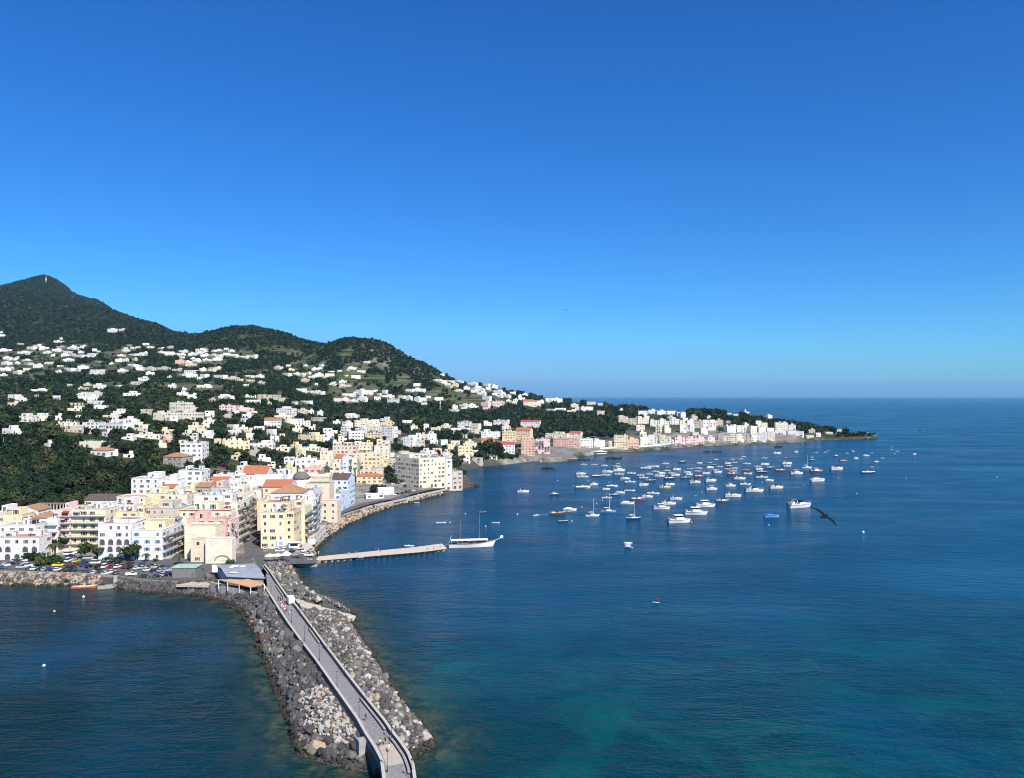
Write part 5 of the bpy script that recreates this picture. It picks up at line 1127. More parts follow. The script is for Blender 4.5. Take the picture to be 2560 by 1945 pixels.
def ribbon(name, pts, wd, m, lift=.12, zmin=4.62):
    P = resample([Vector((*W(x,y,zmin)[:2],0)) for x, y in pts], 3); A, B = offset(P, -wd/2), offset(P, wd/2); mb = MB(); v = []
    for p, a, b in zip(P, A, B):
        z = max(zmin, ground(p.x,p.y)+lift, ground(a.x,a.y)+lift*.6); v += [(a.x,a.y,z),(b.x,b.y,z)]
    mb.add(v, [(2*i,2*i+1,2*i+3,2*i+2) for i in range(len(P)-1)]); struct(name, mb, [m]); return P
ROAD = ribbon('coast_road', [(715,1380),(728,1367),(753,1347),(775,1322),(800,1307),(834,1294),(868,1281),(913,1266),(958,1256),(992,1249),(1026,1240),(1071,1230),(1110,1222)], 7.0, M_ASPH, .15, 3.3)
ribbon('town_street', [(637,1392),(634,1372),(631,1345),(631,1318),(638,1296),(650,1284)], 8.5, M_ASPH, .15, 4.66)
ribbon('inland_street', [(985,1112),(990,1095),(993,1085),(996,1078)], 12, M_ASPH, .4, 8)
def wallrun(name, P, th, z0, z1, m, label, cat):
    A, B = offset(P, -th/2), offset(P, th/2); mb = MB(); v = []
    o0 = P[len(P)//2]
    for a, b in zip(A, B): v += [(a.x-o0.x,a.y-o0.y,z0),(a.x-o0.x,a.y-o0.y,z1),(b.x-o0.x,b.y-o0.y,z1),(b.x-o0.x,b.y-o0.y,z0)]
    n = len(P); mb.add(v, [t for i in range(n-1) for t in ((4*i,4*i+1,4*i+5,4*i+4),(4*i+1,4*i+2,4*i+6,4*i+5),(4*i+2,4*i+3,4*i+7,4*i+6))]+[(3,2,1,0),(4*n-4,4*n-3,4*n-2,4*n-1)])
    e = empty(name, (o0.x,o0.y,0)); mb.build('wall_body', [m], e); tag(e, label, cat); return e, o0
M_SEAW = mat('sea_wall_stone', (.36,.30,.24), .92, .9, c2=(.24,.20,.16))
P = [Vector(((px-CX)/F*y, y, 0)) for px, y in WP]; o0 = P[len(P)//2]; e = empty('sea_wall', (o0.x,o0.y,0)); tag(e, 'tan stone sea wall with thin railing in front of the car park', 'wall')
mb = MB(); v = []; A, B = offset(P, -.35), offset(P, .35); ZT = [float(CPZ(px))+.75 for px, y in WP]
for a, b, zt in zip(A, B, ZT): v += [(a.x-o0.x,a.y-o0.y,zt-2.2),(a.x-o0.x,a.y-o0.y,zt),(b.x-o0.x,b.y-o0.y,zt),(b.x-o0.x,b.y-o0.y,zt-2.2)]
n = len(P); mb.add(v, [t for i in range(n-1) for t in ((4*i,4*i+1,4*i+5,4*i+4),(4*i+1,4*i+2,4*i+6,4*i+5),(4*i+2,4*i+3,4*i+7,4*i+6))]+[(3,2,1,0),(4*n-4,4*n-3,4*n-2,4*n-1)]); mb.build('wall_body', [M_SEAW], e)
mb = MB()
for p, zt in zip(P, ZT): mb.tube([(p.x-o0.x,p.y-o0.y,zt),(p.x-o0.x,p.y-o0.y,zt+.95)], .04, 4)
for zz in (.5, .95): mb.tube([(p.x-o0.x,p.y-o0.y,zt+zz) for p, zt in zip(P, ZT)], .03, 4)
mb.build('railing', [M_IRON], e)
wallrun('roadside_wall', offset(ROAD[6:-2], 3.75), .4, 2.6, 4.0, M_STONE, 'low pale kerb wall along the sea side of the coast road', 'wall')
P = resample([Vector((*W(x,y,4.6)[:2],0)) for x, y in ((526,1458),(560,1468),(620,1480),(676,1493))], 3); wallrun('terrace_wall', P, .7, 1.5, 5.2, mat('pale_wall', (.56,.48,.36), .9, .8), 'pale retaining wall below the orange canopy', 'wall')
# low stone landing with steps beside the red boat
p = W(268,1464,1); mb = MB(); mb.T = Matrix.Translation((p[0],p[1],0)) @ Matrix.Rotation(R(22),4,'Z'); mb.box(-3.5,3.5,-1.2,2.5,-1,.9)
for k in range(4): mb.box(2.0,3.4,2.5+k*.5,3.0+k*.5,-1,.9+(k+1)*.8)
o = mb.build('boat_landing', [M_CONC]); tag(o, 'small concrete boat landing cut into the rocks beside the red boat', 'landing')
# boathouse, canopy, hut, boards
def at_(px, py, z=4.6): return Vector(W(px, py, z))
Q = [at_(540,1413,8.6), at_(637,1408,8.6), at_(663,1446,8.0), at_(566,1441,8.0)]
mid = sum(Q, Vector())/4; e = empty('boathouse', (mid.x, mid.y, 4.5)); tag(e, 'low boathouse with wide pale grey metal roof and white patches beside the bridge', 'building')
mb = MB(); ridge0, ridge1 = (Q[0]+Q[3])/2+Vector((0,0,.9)), (Q[1]+Q[2])/2+Vector((0,0,.9)); L_ = [q_-mid for q_ in Q]; r0, r1 = ridge0-mid, ridge1-mid; dz = Vector((0,0,.15)); up = Vector((0,0,mid.z-4.5))
V_ = [L_[0]+up, L_[1]+up, r1+up, r0+up, L_[2]+up, L_[3]+up]; mb.add(V_+[v-dz for v in V_], [(0,3,2,1),(3,5,4,2),(6,7,8,9),(9,8,10,11),(0,1,7,6),(5,11,10,4)])
rf = mb.build('roof', [mat('metal_roof', (.34,.36,.40), .6, .3, c2=(.26,.28,.31), spec=.4)], e)
mb = MB(); c_ = [v*.93 for v in (L_[0],L_[1],L_[2],L_[3])]; mb.add([(v.x,v.y,-.5) for v in c_]+[(v.x,v.y,mid.z-4.5-.3) for v in c_], [(0,1,5,4),(1,2,6,5),(2,3,7,6),(3,0,4,7)]); mb.build('wall', [plaster('grey')], e)
for fx, fy, w, d in ((.35,.30,1.6,4),(.62,.28,2.2,1.4),(.25,.8,3.0,1.2),(.48,.22,1.2,2)):
    a = L_[0].lerp(L_[1], fx).lerp(L_[3].lerp(L_[2], fx), fy); zr = up.z+.95-.9*abs(fy-.5)*2+.05; mb = MB(); mb.box(a.x-w/2,a.x+w/2,a.y-d/2,a.y+d/2,zr,zr+.25); mb.build('roof_patch', [M_WHITE], e)
K = [at_(541,1448,7.6), at_(598,1461,7.2), at_(626,1468,7.2), at_(661,1459,7.4), at_(620,1447,7.6), at_(598,1450,7.6)]
mid = sum(K, Vector())/6; e = empty('canopy', (mid.x,mid.y,4.5)); tag(e, 'orange roofed open canopy on white posts at the water side of the boathouse', 'canopy')
mb = MB(); v = [(k-mid) for k in K]; mb.add([(a.x,a.y,a.z+mid.z-4.5) for a in v]+[(a.x,a.y,a.z+mid.z-4.7) for a in v], [(5,4,3,2,1,0)[::-1],(6,7,8,9,10,11)[::-1]]+[(i,(i+1)%6,6+(i+1)%6,6+i) for i in range(6)])
mb.build('canopy_roof', [mat('orange_sheet', (.62,.36,.18), .8, .6, c2=(.52,.30,.15))], e)
for i, j, t in ((0,1,.1),(0,1,.5),(1,2,0),(2,3,.02),(3,4,.0),(0,5,.1)):
    a = v[i].lerp(v[j], t); mb = MB(); mb.box(a.x-.12,a.x+.12,a.y-.12,a.y+.12,-.6,a.z+mid.z-4.7); mb.build('post', [M_WHITE], e)
p = at_(459,1445,2.9); e = empty('stone_hut', (p.x,p.y,2.9)); tag(e, 'square grey stone hut with pale green flat roof at the car park edge', 'hut')
mb = MB(); mb.box(-5,5,0,7,-1,4.2); mb.build('wall', [mat('hut_stone', (.26,.25,.23), .95, 1.2, c2=(.16,.155,.15))], e); mb = MB(); mb.box(-5.3,5.3,-.3,7.3,4.2,4.45); mb.build('roof', [mat('mint_roof', (.42,.58,.47), .8, .5)], e)
mb = MB(); mb.box(3.2,4.4,-.04,.1,0,2.1); mb.build('door', [M_SHUT['grey']], e)
p = at_(541,1432); e = empty('white_board', (p.x,p.y,4.5)); tag(e, 'large blank white board standing beside the boathouse', 'board'); mb = MB(); mb.box(-1.9,1.9,0,.25,.3,3.5); mb.build('panel', [M_WHITE], e); mb = MB(); [mb.box(s-.08,s+.08,.25,.4,0,3.2) for s in (-1.6,1.6)]; mb.build('support', [M_IRON], e)
p = at_(500,1452); mb = MB(); mb.prism([(-9,-2),(7,-3.2),(9,.5),(-4,3)], 2.6, 3.5); o = mb.build('concrete_apron', [mat('pale_wall', (.56,.48,.36))], None, (p.x,p.y,0)); tag(o, 'pale concrete apron beside the sea wall and the stone hut', 'apron')
p = at_(375,1397); e = empty('kiosk', (p.x,p.y,4.5)); tag(e, 'small kiosk with brown sloping roof at the corner of the car park lane', 'kiosk'); mb = MB(); mb.box(-3,3,0,3.5,0,2.4); mb.build('wall', [M_DSTONE], e); mb = MB(); mb.add([(-3.6,-1,2.3),(3.6,-1,2.3),(3.6,4,3.3),(-3.6,4,3.3),(-3.6,-1,2.45),(3.6,-1,2.45),(3.6,4,3.45),(-3.6,4,3.45)], [(4,5,6,7),(0,3,2,1),(0,1,5,4),(1,2,6,5),(2,3,7,6),(3,0,4,7)]); mb.build('roof', [M_TILE3], e)
# plaza cafe canopies and market umbrellas
for i, (x0, x1, yb) in enumerate(((662,681,1405),(682,700,1404),(702,724,1402))):
    a, b = at_(x0,yb), at_(x1,yb); w = b.x-a.x; e = empty('cafe_canopy', ((a.x+b.x)/2, a.y, 4.6)); tag(e, 'white cafe canopy on the plaza, '+['nearest the bridge','between the two other canopies','with the pointed top'][i], 'canopy', 'white cafe canopies on the plaza')
    mb = MB(); mb.add([(-w/2,0,2.7),(w/2,0,2.7),(w/2,3.4,2.7),(-w/2,3.4,2.7),(0,1.7,3.5 if i < 2 else 4.2)]+[(-w/2,0,2.3),(w/2,0,2.3),(w/2,3.4,2.3),(-w/2,3.4,2.3)], [(0,1,4),(1,2,4),(2,3,4),(3,0,4),(5,6,1,0),(6,7,2,1),(7,8,3,2),(8,5,0,3)]); mb.build('cloth', [M_WHITE], e)
    for x in (-w/2+.1,w/2-.1):
        for y in (.1,3.3): mb = MB(); mb.box(x-.05,x+.05,y-.05,y+.05,0,2.7); mb.build('pole', [M_IRON], e)
    mb = MB(); [mb.box(-w/2+.6+k*1.1,-w/2+1.2+k*1.1,1.2,2.0,.68,.74) for k in range(max(1,int((w-1)/1.1)))]; [mb.box(-w/2+.85+k*1.1,-w/2+.95+k*1.1,1.55,1.65,0,.68) for k in range(max(1,int((w-1)/1.1)))]; mb.build('tables', [M_IRON], e)
p = at_(735,1370); e = empty('blue_kiosk', (p.x,p.y,4.6), R(12)); tag(e, 'pale blue and white boat kiosk at the mouth of the coast road', 'kiosk'); mb = MB(); mb.box(-2.6,2.6,0,3,0,2.6); mb.build('wall', [plaster('paleblue')], e); mb = MB(); mb.box(-2.9,2.9,-.6,3.2,2.6,2.8); mb.build('roof', [M_WHITE], e); mb = MB(); mb.box(-1.8,1.8,-.05,.1,1,2.1); mb.build('window', [M_GLASS], e)
p = at_(700,1361); mb = MB()
e = empty('poster_board', (p.x,p.y-.25+.0,4.6)); e.location.y = 381.4; e.location.x = atY(702,381.4); tag(e, 'white poster board with a blue panel on the cream corner house', 'board'); mb.box(-2,2,-.12,0,1.2,4.2); mb.build('board', [M_WHITE], e); mb = MB(); mb.box(-1.0,1.0,-.16,-.12,1.8,3.6); mb.build('blue_panel', [plaster('blue')], e)
# promenade terrace on piles at the start of the coast road
T_ = [at_(769,1345,6.5), at_(788,1344,6.5), at_(815,1313,6.5), at_(798,1313,6.5)]; mid = sum(T_, Vector())/4; e = empty('seafront_terrace', (mid.x,mid.y,0)); tag(e, 'raised seafront terrace with wooden deck and pale railing above the bay rocks', 'terrace')
mb = MB(); mb.add([(t.x-mid.x,t.y-mid.y,6.5) for t in T_]+[(t.x-mid.x,t.y-mid.y,6.1) for t in T_], [(0,1,2,3),(7,6,5,4),(0,4,5,1),(1,5,6,2),(2,6,7,3),(3,7,4,0)]); mb.build('deck', [mat('deck_boards', (.55,.45,.32), .8, 1.5)], e)
mb = MB(); mb.add([(t.x-mid.x,t.y-mid.y,6.0) for t in T_]+[(t.x-mid.x,t.y-mid.y,3) for t in T_], [(0,4,5,1),(1,5,6,2),(2,6,7,3),(3,7,4,0)]); mb.build('kiosk_wall', [plaster('white')], e)
mb = MB(); tt = [t-mid for t in T_]
for a, b in ((0,1),(1,2)):
    for k in range(13): q_ = tt[a].lerp(tt[b], k/12); mb.tube([(q_.x,q_.y,6.5),(q_.x,q_.y,7.5)], .05, 4)
    mb.tube([(tt[a].x,tt[a].y,7.5),(tt[b].x,tt[b].y,7.5)], .06, 4)
mb.build('railing', [M_WHITE], e)
# church pieces: bell tower, dome, crenellated tower, arch decoration of the hall
def lathe_part(name, prof, m, e, loc=(0,0,0), n=24, smooth=True):
    mb = MB(); mb.lathe(prof, n=n); return mb.build(name, [m], e, loc, smooth=smooth)
Yb = 521; xb = atY(zx('B',1415),Yb); zt = zrow(zy('B',85),Yb); e = empty('bell_tower', (xb,Yb,6)); tag(e, 'slim white bell tower with yellow domed cap beside the grey dome', 'bell tower'); hh = zt-6
mb = MB(); mb.box(-2.2,2.2,-2.2,2.2,0,hh); mb.box(-2.5,2.5,-2.5,2.5,hh-.4,hh); mb.build('shaft', [plaster('white')], e)
for a in (0,90): fm, pm = win_mesh('arch',1.5,3.2,None); w_ = link('belfry_opening', fm, e, (2.2 if a else 0, 0 if a else -2.2, hh-4.2), R(a)); link('pane', pm, w_)
lathe_part('cap', [(2.3,0),(2.2,.6),(1.6,1.8),(.8,2.8),(.25,3.3),(.2,4.2)], mat('majolica_cap', (.55,.50,.18), .5, 1.5, c2=(.30,.38,.16)), e, (0,0,hh), 8, False)
mb = MB(); mb.box(-5,4,-1.8,4,0,zrow(zy('B',150),Yb)-6); mb.build('base', [plaster('white')], e)
Yd = 509; xd = atY(zx('B',1560),Yd); zd = zrow(zy('B',210),Yd); e = empty('church_dome', (xd,Yd,6)); tag(e, 'broad dark grey church dome on a white drum with small lantern', 'dome')
mb = MB(); mb.lathe([(6.2,0),(6.2,zd-6-3),(5.8,zd-6-2.6),(5.6,zd-6)], n=8); mb.build('drum', [plaster('white')], e)
lathe_part('dome_shell', [(5.5,0),(5.3,1.2),(4.7,2.6),(3.6,3.9),(2.2,4.7),(.9,5.0)], mat('dome_slate', (.20,.185,.17), .85, 1.2, c2=(.12,.11,.10)), e, (0,0,zd-6))
lathe_part('lantern', [(.9,0),(.9,2.2),(1.05,2.3),(.6,3.0),(.1,3.6)], plaster('cream'), e, (0,0,zd-6+4.9), 8, False)
Yt = 494; x0, x1 = atY(zx('B',1675),Yt), atY(zx('B',1868),Yt); w = x1-x0; zt = zrow(zy('B',165),Yt); e = empty('crenellated_tower', ((x0+x1)/2,Yt,5)); tag(e, 'square peach tower with scalloped cornice and arched windows', 'tower'); hh = zt-5
mb = MB(); mb.box(-w/2,w/2,0,w*.8,0,hh-.8); mb.build('wall', [plaster('peach')], e); mb = MB(); mb.box(-w/2-.5,w/2+.5,-.5,w*.8+.5,hh-.8,hh+.5); n = 11
for k in range(n): a = -w/2-.4+(w+.8)*(k+.5)/n; mb.box(a-.45,a+.45,-.42,-.02,hh-1.7,hh-.8); mb.box(w/2+.02,w/2+.42,w*.8*(k+.2)/n,w*.8*(k+.7)/n,hh-1.7,hh-.8)
mb.build('cornice', [plaster('cream')], e)
for x, y, a in ((0,0,0),(w/2,w*.4,90)): fm, pm = win_mesh('arch',1.9,4.0,None); w_ = link('window', fm, e, (x,y,hh-7.5), R(a)); link('pane', pm, w_)
lathe_part('cupola', [(2.4,0),(2.2,.8),(1.4,1.6),(.3,2.0)], mat('dome_slate', (.20,.185,.17)), e, (0,w*.4,hh+.5), 16)
hd = [h for h in HOUSES if h['opt'].get('name') == 'arched_hall'][0]; mb = MB(); n = 18; r_ = 3.1
ring = [(-r_*math.cos(math.pi*i/n), 2.0*math.sin(math.pi*i/n)) for i in range(n+1)]; o_ = [(x*1.12, z*1.2) for x, z in ring]
cx = hd['w']*.14; mb.add([(x+cx,-.25,z+1.6) for x, z in o_]+[(x+cx,-.25,z+1.6) for x, z in ring]+[(x+cx,.02,z+1.6) for x, z in o_]+[(x+cx,.02,z+1.6) for x, z in ring], [f for i in range(n) for f in ((i+1,i,n+1+i,n+2+i),(i,i+1,2*n+3+i,2*n+2+i),(n+2+i,n+1+i,3*n+3+i,3*n+4+i))])
mb.build('arch_surround', [mat('tuff', (.30,.22,.15), .9, 1.5)], hd['o']); mb = MB(); mb.add([(x+cx,-.05,z+1.6) for x, z in ring], [tuple(range(n+1))]); mb.build('arch_panel', [plaster('cream')], hd['o'])
# terrace awnings / pergola on the left row of roofs
p0, p1 = atY(zx('A',415),421), atY(zx('A',700),421); zz = zrow(zy('A',490),421); e = empty('pergola', ((p0+p1)/2,421,ground((p0+p1)/2,421))); tag(e, 'long brown roofed pergola at the foot of the wooded slope', 'pergola'); g0 = e.location.z; w = p1-p0
mb = MB(); mb.box(-w/2,w/2,0,5,zz-g0,zz-g0+.25); mb.build('roof', [mat('reed_roof', (.20,.13,.09), .95, 2.)], e)
for k in range(9): mb = MB(); a = -w/2+.2+(w-.4)*k/8; mb.box(a-.15,a+.15,.1,.4,0,zz-g0); mb.build('post', [plaster('white')], e)
mb = MB(); mb.box(-w/2,w/2,.4,.7,0,(zz-g0)*.8); mb.build('terrace_front', [plaster('beige')], e)
# ---------------------------------------------------------------- jetty
J = [W(796,1391,1.9),W(1042,1367,1.9),W(1080,1362,1.9),W(1105,1359,1.9),W(1116,1369,1.9),W(1080,1374,1.9),W(1044,1378,1.9),W(790,1399,1.9)]
mid = Vector(J[1]); e = empty('jetty', (mid.x,mid.y,0)); tag(e, 'long pale concrete jetty on dark piles reaching to the schooner', 'jetty')
mb = MB(); n = len(J); mb.add([(a-mid.x,b-mid.y,1.9) for a,b,c in J]+[(a-mid.x,b-mid.y,1.3) for a,b,c in J], [tuple(range(n))[::-1],tuple(range(n,2*n))]+[(i,(i+1)%n,n+(i+1)%n,n+i) for i in range(n)]); mb.build('deck', [mat('jetty_concrete', (.62,.53,.42), .9, .8, c2=(.50,.43,.34))], e)
a, b = Vector(J[7])+Vector((0,.6,0)), Vector(J[4])+Vector((0,.6,0))
for k in range(22): q_ = a.lerp(b, (k+.5)/22)-mid; mb = MB(); mb.box(q_.x-.55,q_.x+.55,q_.y-.3,q_.y+3.2,-1,1.3); mb.build('pile', [M_CONC], e)
for px, py in ((1068,1374),(1084,1372),(950,1380),(1100,1368)): q_ = Vector(W(px,py,1.9))-mid; mb = MB(); mb.lathe([(.2,0),(.16,.4),(.28,.5),(.1,.6)], (q_.x,q_.y+.5,1.9), 8); mb.build('bollard', [M_IRON], e)
# ---------------------------------------------------------------- boats
def hull(mb, L, B, D, mi=0, bow=.35, stern=.8, rise=.35, keel=.3, n=12):
    """hull along +x, waterline z=0, deck at D (rising to the bow)"""
    S = []
    for i in range(n+1):
        t = i/n; x = -L/2+L*t
        bw = B/2*(stern+(1-stern)*min(1, t/.35)) if t < .35 else B/2*max(0.02, (1-((t-.35)/.65)**2.2))
        dk = D*(1+rise*max(0,(t-.4)/.6)**2); xx = x-.06*L*(0 if t < .9 else 0)
        rk = .10*L*max(0,(t-.75)/.25)
        S.append([(x-rk*1.0,0,-keel*(1-t*.6)),(x-rk*.6,bw*.72,0.02),(x,bw,dk),(x,bw*.93,dk+.03)])
    v = []
    for s in S: v += s+[(x,-y,z) for x,y,z in s[1:]]
    f = []
    for i in range(n):
        a, b = 7*i, 7*i+7
        f += [(a,b,b+1,a+1),(a+1,b+1,b+2,a+2),(a+2,b+2,b+3,a+3),(a+4,b+4,b,a),(a+5,b+5,b+4,a+4),(a+6,b+6,b+5,a+5)]
    f += [(0,1,2,3,6,5,4)]
    mb.add(v, f, mi); return S
def deckplate(mb, S, dz, mi=0, i0=0, i1=None, shrink=.93):
    i1 = len(S)-1 if i1 is None else i1; v = []
    for s in S[i0:i1+1]: v += [(s[2][0], s[2][1]*shrink, s[2][2]+dz), (s[2][0], -s[2][1]*shrink, s[2][2]+dz)]
    mb.add(v, [(2*i,2*i+1,2*i+3,2*i+2) for i in range(i1-i0)], mi)
def frustum(mb, x0, x1, w, z0, z1, sl0=.0, sl1=.0, k=.85, mi=0):
    mb.add([(x0,-w/2,z0),(x1,-w/2,z0),(x1,w/2,z0),(x0,w/2,z0),(x0+sl0,-w/2*k,z1),(x1-sl1,-w/2*k,z1),(x1-sl1,w/2*k,z1),(x0+sl0,w/2*k,z1)], [(4,5,6,7),(0,1,5,4),(1,2,6,5),(2,3,7,6),(3,0,4,7)], mi)
HULLC = dict(w=(.90,.90,.89), d=(.018,.022,.03), n=(.02,.04,.12), b=(.20,.42,.68), o=(.75,.16,.06), y=(.80,.50,.03), t=(.16,.08,.04), g=(.42,.44,.46), r=(.33,.08,.06), c=(.80,.76,.66), v=(.60,.76,.70), k=(.05,.10,.30))
def paint(c): return mat('hull_'+c, HULLC[c], .35, spec=.5)
M_DECK = mat('boat_deck', (.72,.68,.60), .7); M_TEAK = mat('teak', (.36,.20,.10), .7, 4.); M_RUB = mat('rubbing_strake', (.05,.05,.06), .6); M_CUSH = mat('cushion', (.66,.58,.46), .8); M_CANV = mat('blue_canvas', (.06,.18,.50), .8)
BT = {}
def boat_tpl(kind, c):
    if (kind, c) in BT: return BT[(kind, c)]
    P = []; A = P.append                                                # parts of a 7 m boat
    def part(name, fn, m): mb = MB(); r_ = fn(mb); A((name, mb.mesh(name, m if isinstance(m, list) else [m]))); return r_
    D = .85; B = 2.5
    if kind == 'rib': D, B = .55, 2.4
    if kind in ('open','long'): D, B = .6, 2.1
    if kind == 'sloop': D, B = .8, 2.2
    if kind == 'long': B = 1.7
    S = part('hull', lambda mb: hull(mb, 7, B, D, rise=.55 if kind in ('wood','gozzo') else .35, stern=.55 if kind == 'sloop' else .8), paint(c))
    def strake(mb):
        for s in (1,-1): mb.tube([(q_[2][0], s*q_[2][1], q_[2][2]) for q_ in S], .05, 4)
    part('rubbing_strake', strake, M_RUB if c in 'wcvb' else M_WHITE)
    if kind in ('cruiser','hardtop'):
        part('deck', lambda mb: deckplate(mb, S, -.02), M_WHITE)
        part('cockpit', lambda mb: mb.box(-2.9,-.6,-.85,.85,D-.02,D+.05), M_TEAK if c != 'w' else M_DECK)
        part('seat', lambda mb: (mb.box(-3.1,-2.7,-.8,.8,D,D+.45), mb.box(-1.9,-1.3,.2,.8,D,D+.6)), M_CUSH)
        if kind == 'cruiser':
            part('cabin', lambda mb: frustum(mb, -.7, 2.2, 1.75, D, D+.55, .1, 1.3), M_WHITE)
            part('windscreen', lambda mb: frustum(mb, -.9, .7, 1.6, D+.5, D+1.05, .35, .75, .8), M_GLASS)
            part('arch', lambda mb: [mb.tube([(-1.9,-1.05,D),(-1.5,-.95,D+1.1),(-1.45,0,D+1.3),(-1.5,.95,D+1.1),(-1.9,1.05,D)], .07, 5)], M_WHITE)
        else:
            part('cabin', lambda mb: (frustum(mb, -1.2, 1.2, 1.7, D, D+.75, 0, .15, .95), frustum(mb, 1.0, 2.4, 1.5, D, D+.4, 0, .9)), M_WHITE)
            part('window_band', lambda mb: frustum(mb, -1.1, 1.05, 1.6, D+.75, D+1.25, .0, .35, .93), M_GLASS)
            part('hardtop', lambda mb: mb.box(-1.7,.95,-.85,.85,D+1.25,D+1.36), M_WHITE)
        part('bow_rail', lambda mb: [mb.tube([(S[k][2][0], s*S[k][2][1]*.9, S[k][2][2]+.45) for k in range(7,13)], .03, 4) for s in (1,-1)], mat('steel', (.6,.6,.62), .3, metal=.8))
    elif kind in ('open','long'):
        part('floor', lambda mb: deckplate(mb, S, -.22, 0, 0, 11, .9), M_DECK)
        part('foredeck', lambda mb: deckplate(mb, S, .0, 0, 8, 12, .97), M_WHITE if c != 't' else M_TEAK)
        part('thwart', lambda mb: (mb.box(-1.3,-.9,-.9,.9,D-.2,D-.05), mb.box(.9,1.3,-.8,.8,D-.2,D-.05)), M_CUSH)
        if kind == 'open': part('console', lambda mb: frustum(mb, -.5, .3, .7, D-.2, D+.6, 0, .3), M_WHITE)
        part('outboard', lambda mb: (mb.box(-3.95,-3.45,-.22,.22,D-.1,D+.55), mb.box(-3.8,-3.6,-.08,.08,-.3,D-.1)), M_RUB)
    elif kind == 'rib':
        def tube_(mb):
            for s in (1,-1): mb.tube([(q_[2][0], s*(q_[2][1]), q_[2][2]+.1) for q_ in S], [.24]*10+[.22,.2,.16], 7)
        part('tube', tube_, mat('rib_tube', (.60,.60,.60) if c == 'w' else (.10,.10,.11), .7))
        part('floor', lambda mb: deckplate(mb, S, -.15, 0, 0, 11, .9), M_DECK)
        part('console', lambda mb: frustum(mb, -.6, .2, .8, D-.1, D+.8, 0, .3), M_WHITE)
        part('seat', lambda mb: mb.box(-1.6,-1.0,-.5,.5,D-.1,D+.5), M_CUSH)
        part('outboard', lambda mb: (mb.box(-3.95,-3.4,-.25,.25,D-.1,D+.7), mb.box(-3.8,-3.6,-.08,.08,-.3,D)), M_RUB)
    elif kind in ('wood','gozzo'):
        part('deck', lambda mb: deckplate(mb, S, -.03), M_TEAK)
        part('cabin', lambda mb: frustum(mb, -.4, 1.6, 1.4, D, D+.55, .1, .5), M_WHITE if kind == 'gozzo' else M_TEAK)
        part('windscreen', lambda mb: frustum(mb, -.5, .4, 1.3, D+.5, D+.9, .2, .4), M_GLASS)
        part('sunpad', lambda mb: mb.box(-2.9,-1.2,-.8,.8,D,D+.3), M_CUSH)
    elif kind == 'cover':
        part('cover', lambda mb: (deckplate(mb, S, .08, 0, 0, 12, 1.0), frustum(mb, -2.6, 1.5, 1.9, D+.05, D+.65, .5, 1.4, .35)), M_CANV if c == 'b' else mat('cream_cover', (.78,.74,.66), .85))
    elif kind == 'sloop':
        part('deck', lambda mb: deckplate(mb, S, -.02), M_WHITE)
        part('cabin', lambda mb: frustum(mb, -1.0, 1.7, 1.2, D, D+.35, .1, .8), M_WHITE)
        part('cockpit', lambda mb: mb.box(-2.9,-1.2,-.5,.5,D-.01,D+.03), M_TEAK)
        part('mast', lambda mb: mb.tube([(.5,0,D),(.42,0,8.8)], [.12,.085], 6), mat('mast_alloy', (.70,.69,.66), .4))
        part('boom', lambda mb: (mb.tube([(.4,0,D+1.1),(-2.3,0,D+1.15)], .05, 5), mb.tube([(.2,0,D+1.25),(-2.1,0,D+1.27)], [.16,.12], 6)), M_WHITE)
        part('stays', lambda mb: [mb.tube([(.43,0,8.1), q_], .018, 3) for q_ in ((3.4,0,D+.3),(-3.4,0,D),(.3,1.05,D),(.3,-1.05,D))], M_IRON)
    if kind in ('cruiser','hardtop','gozzo'): part('outboard', lambda mb: (mb.box(-3.9,-3.5,-.2,.2,D-.25,D+.3), mb.box(-3.8,-3.6,-.07,.07,-.3,D-.2)), M_RUB)
    BT[(kind, c)] = P; return P
BOATS = []
BDESC = {'cruiser': ('motor_cruiser','motor cruiser','%s cabin cruiser with low windscreen'), 'hardtop': ('hardtop_cruiser','motor cruiser','%s hardtop motor cruiser'), 'open': ('open_launch','boat','%s open launch'), 'long': ('rowing_boat','boat','%s slim open boat'), 'rib': ('inflatable_boat','inflatable','%s inflatable boat'),
         'wood': ('wooden_boat','boat','%s wooden launch'), 'gozzo': ('gozzo_boat','boat','%s hulled launch with white cabin'), 'cover': ('covered_boat','boat','%s boat under a fitted cover'), 'sloop': ('sailing_sloop','sailing boat','%s hulled sloop with bare mast')}
CNAME = dict(w='white', d='black', n='navy', b='sky blue', o='red orange', y='yellow', t='brown', g='grey', r='reddish brown', c='cream', v='pale green', k='blue')
def boat(px, py, lpx, kind, c, ang=None, label=None, z=0):
    x, y, _ = W(px, py, 0); L = lpx/F*y*1.16; nm, cat, ds = BDESC[kind]
    e = empty(nm, (x, y, z), R(rnd.uniform(-4,20)) if ang is None else R(ang)); s = L/7/max(.75, abs(math.cos(e.rotation_euler.z))); e.scale = (s,s,s); e['category'] = cat; e['group'] = 'boats moored in the bay'
    if label: e['label'] = label
    for n_, me in boat_tpl(kind, c): link(n_, me, e)
    BOATS.append(dict(o=e, px=px, py=py, d=ds % CNAME[c], L=L, label=label)); return e
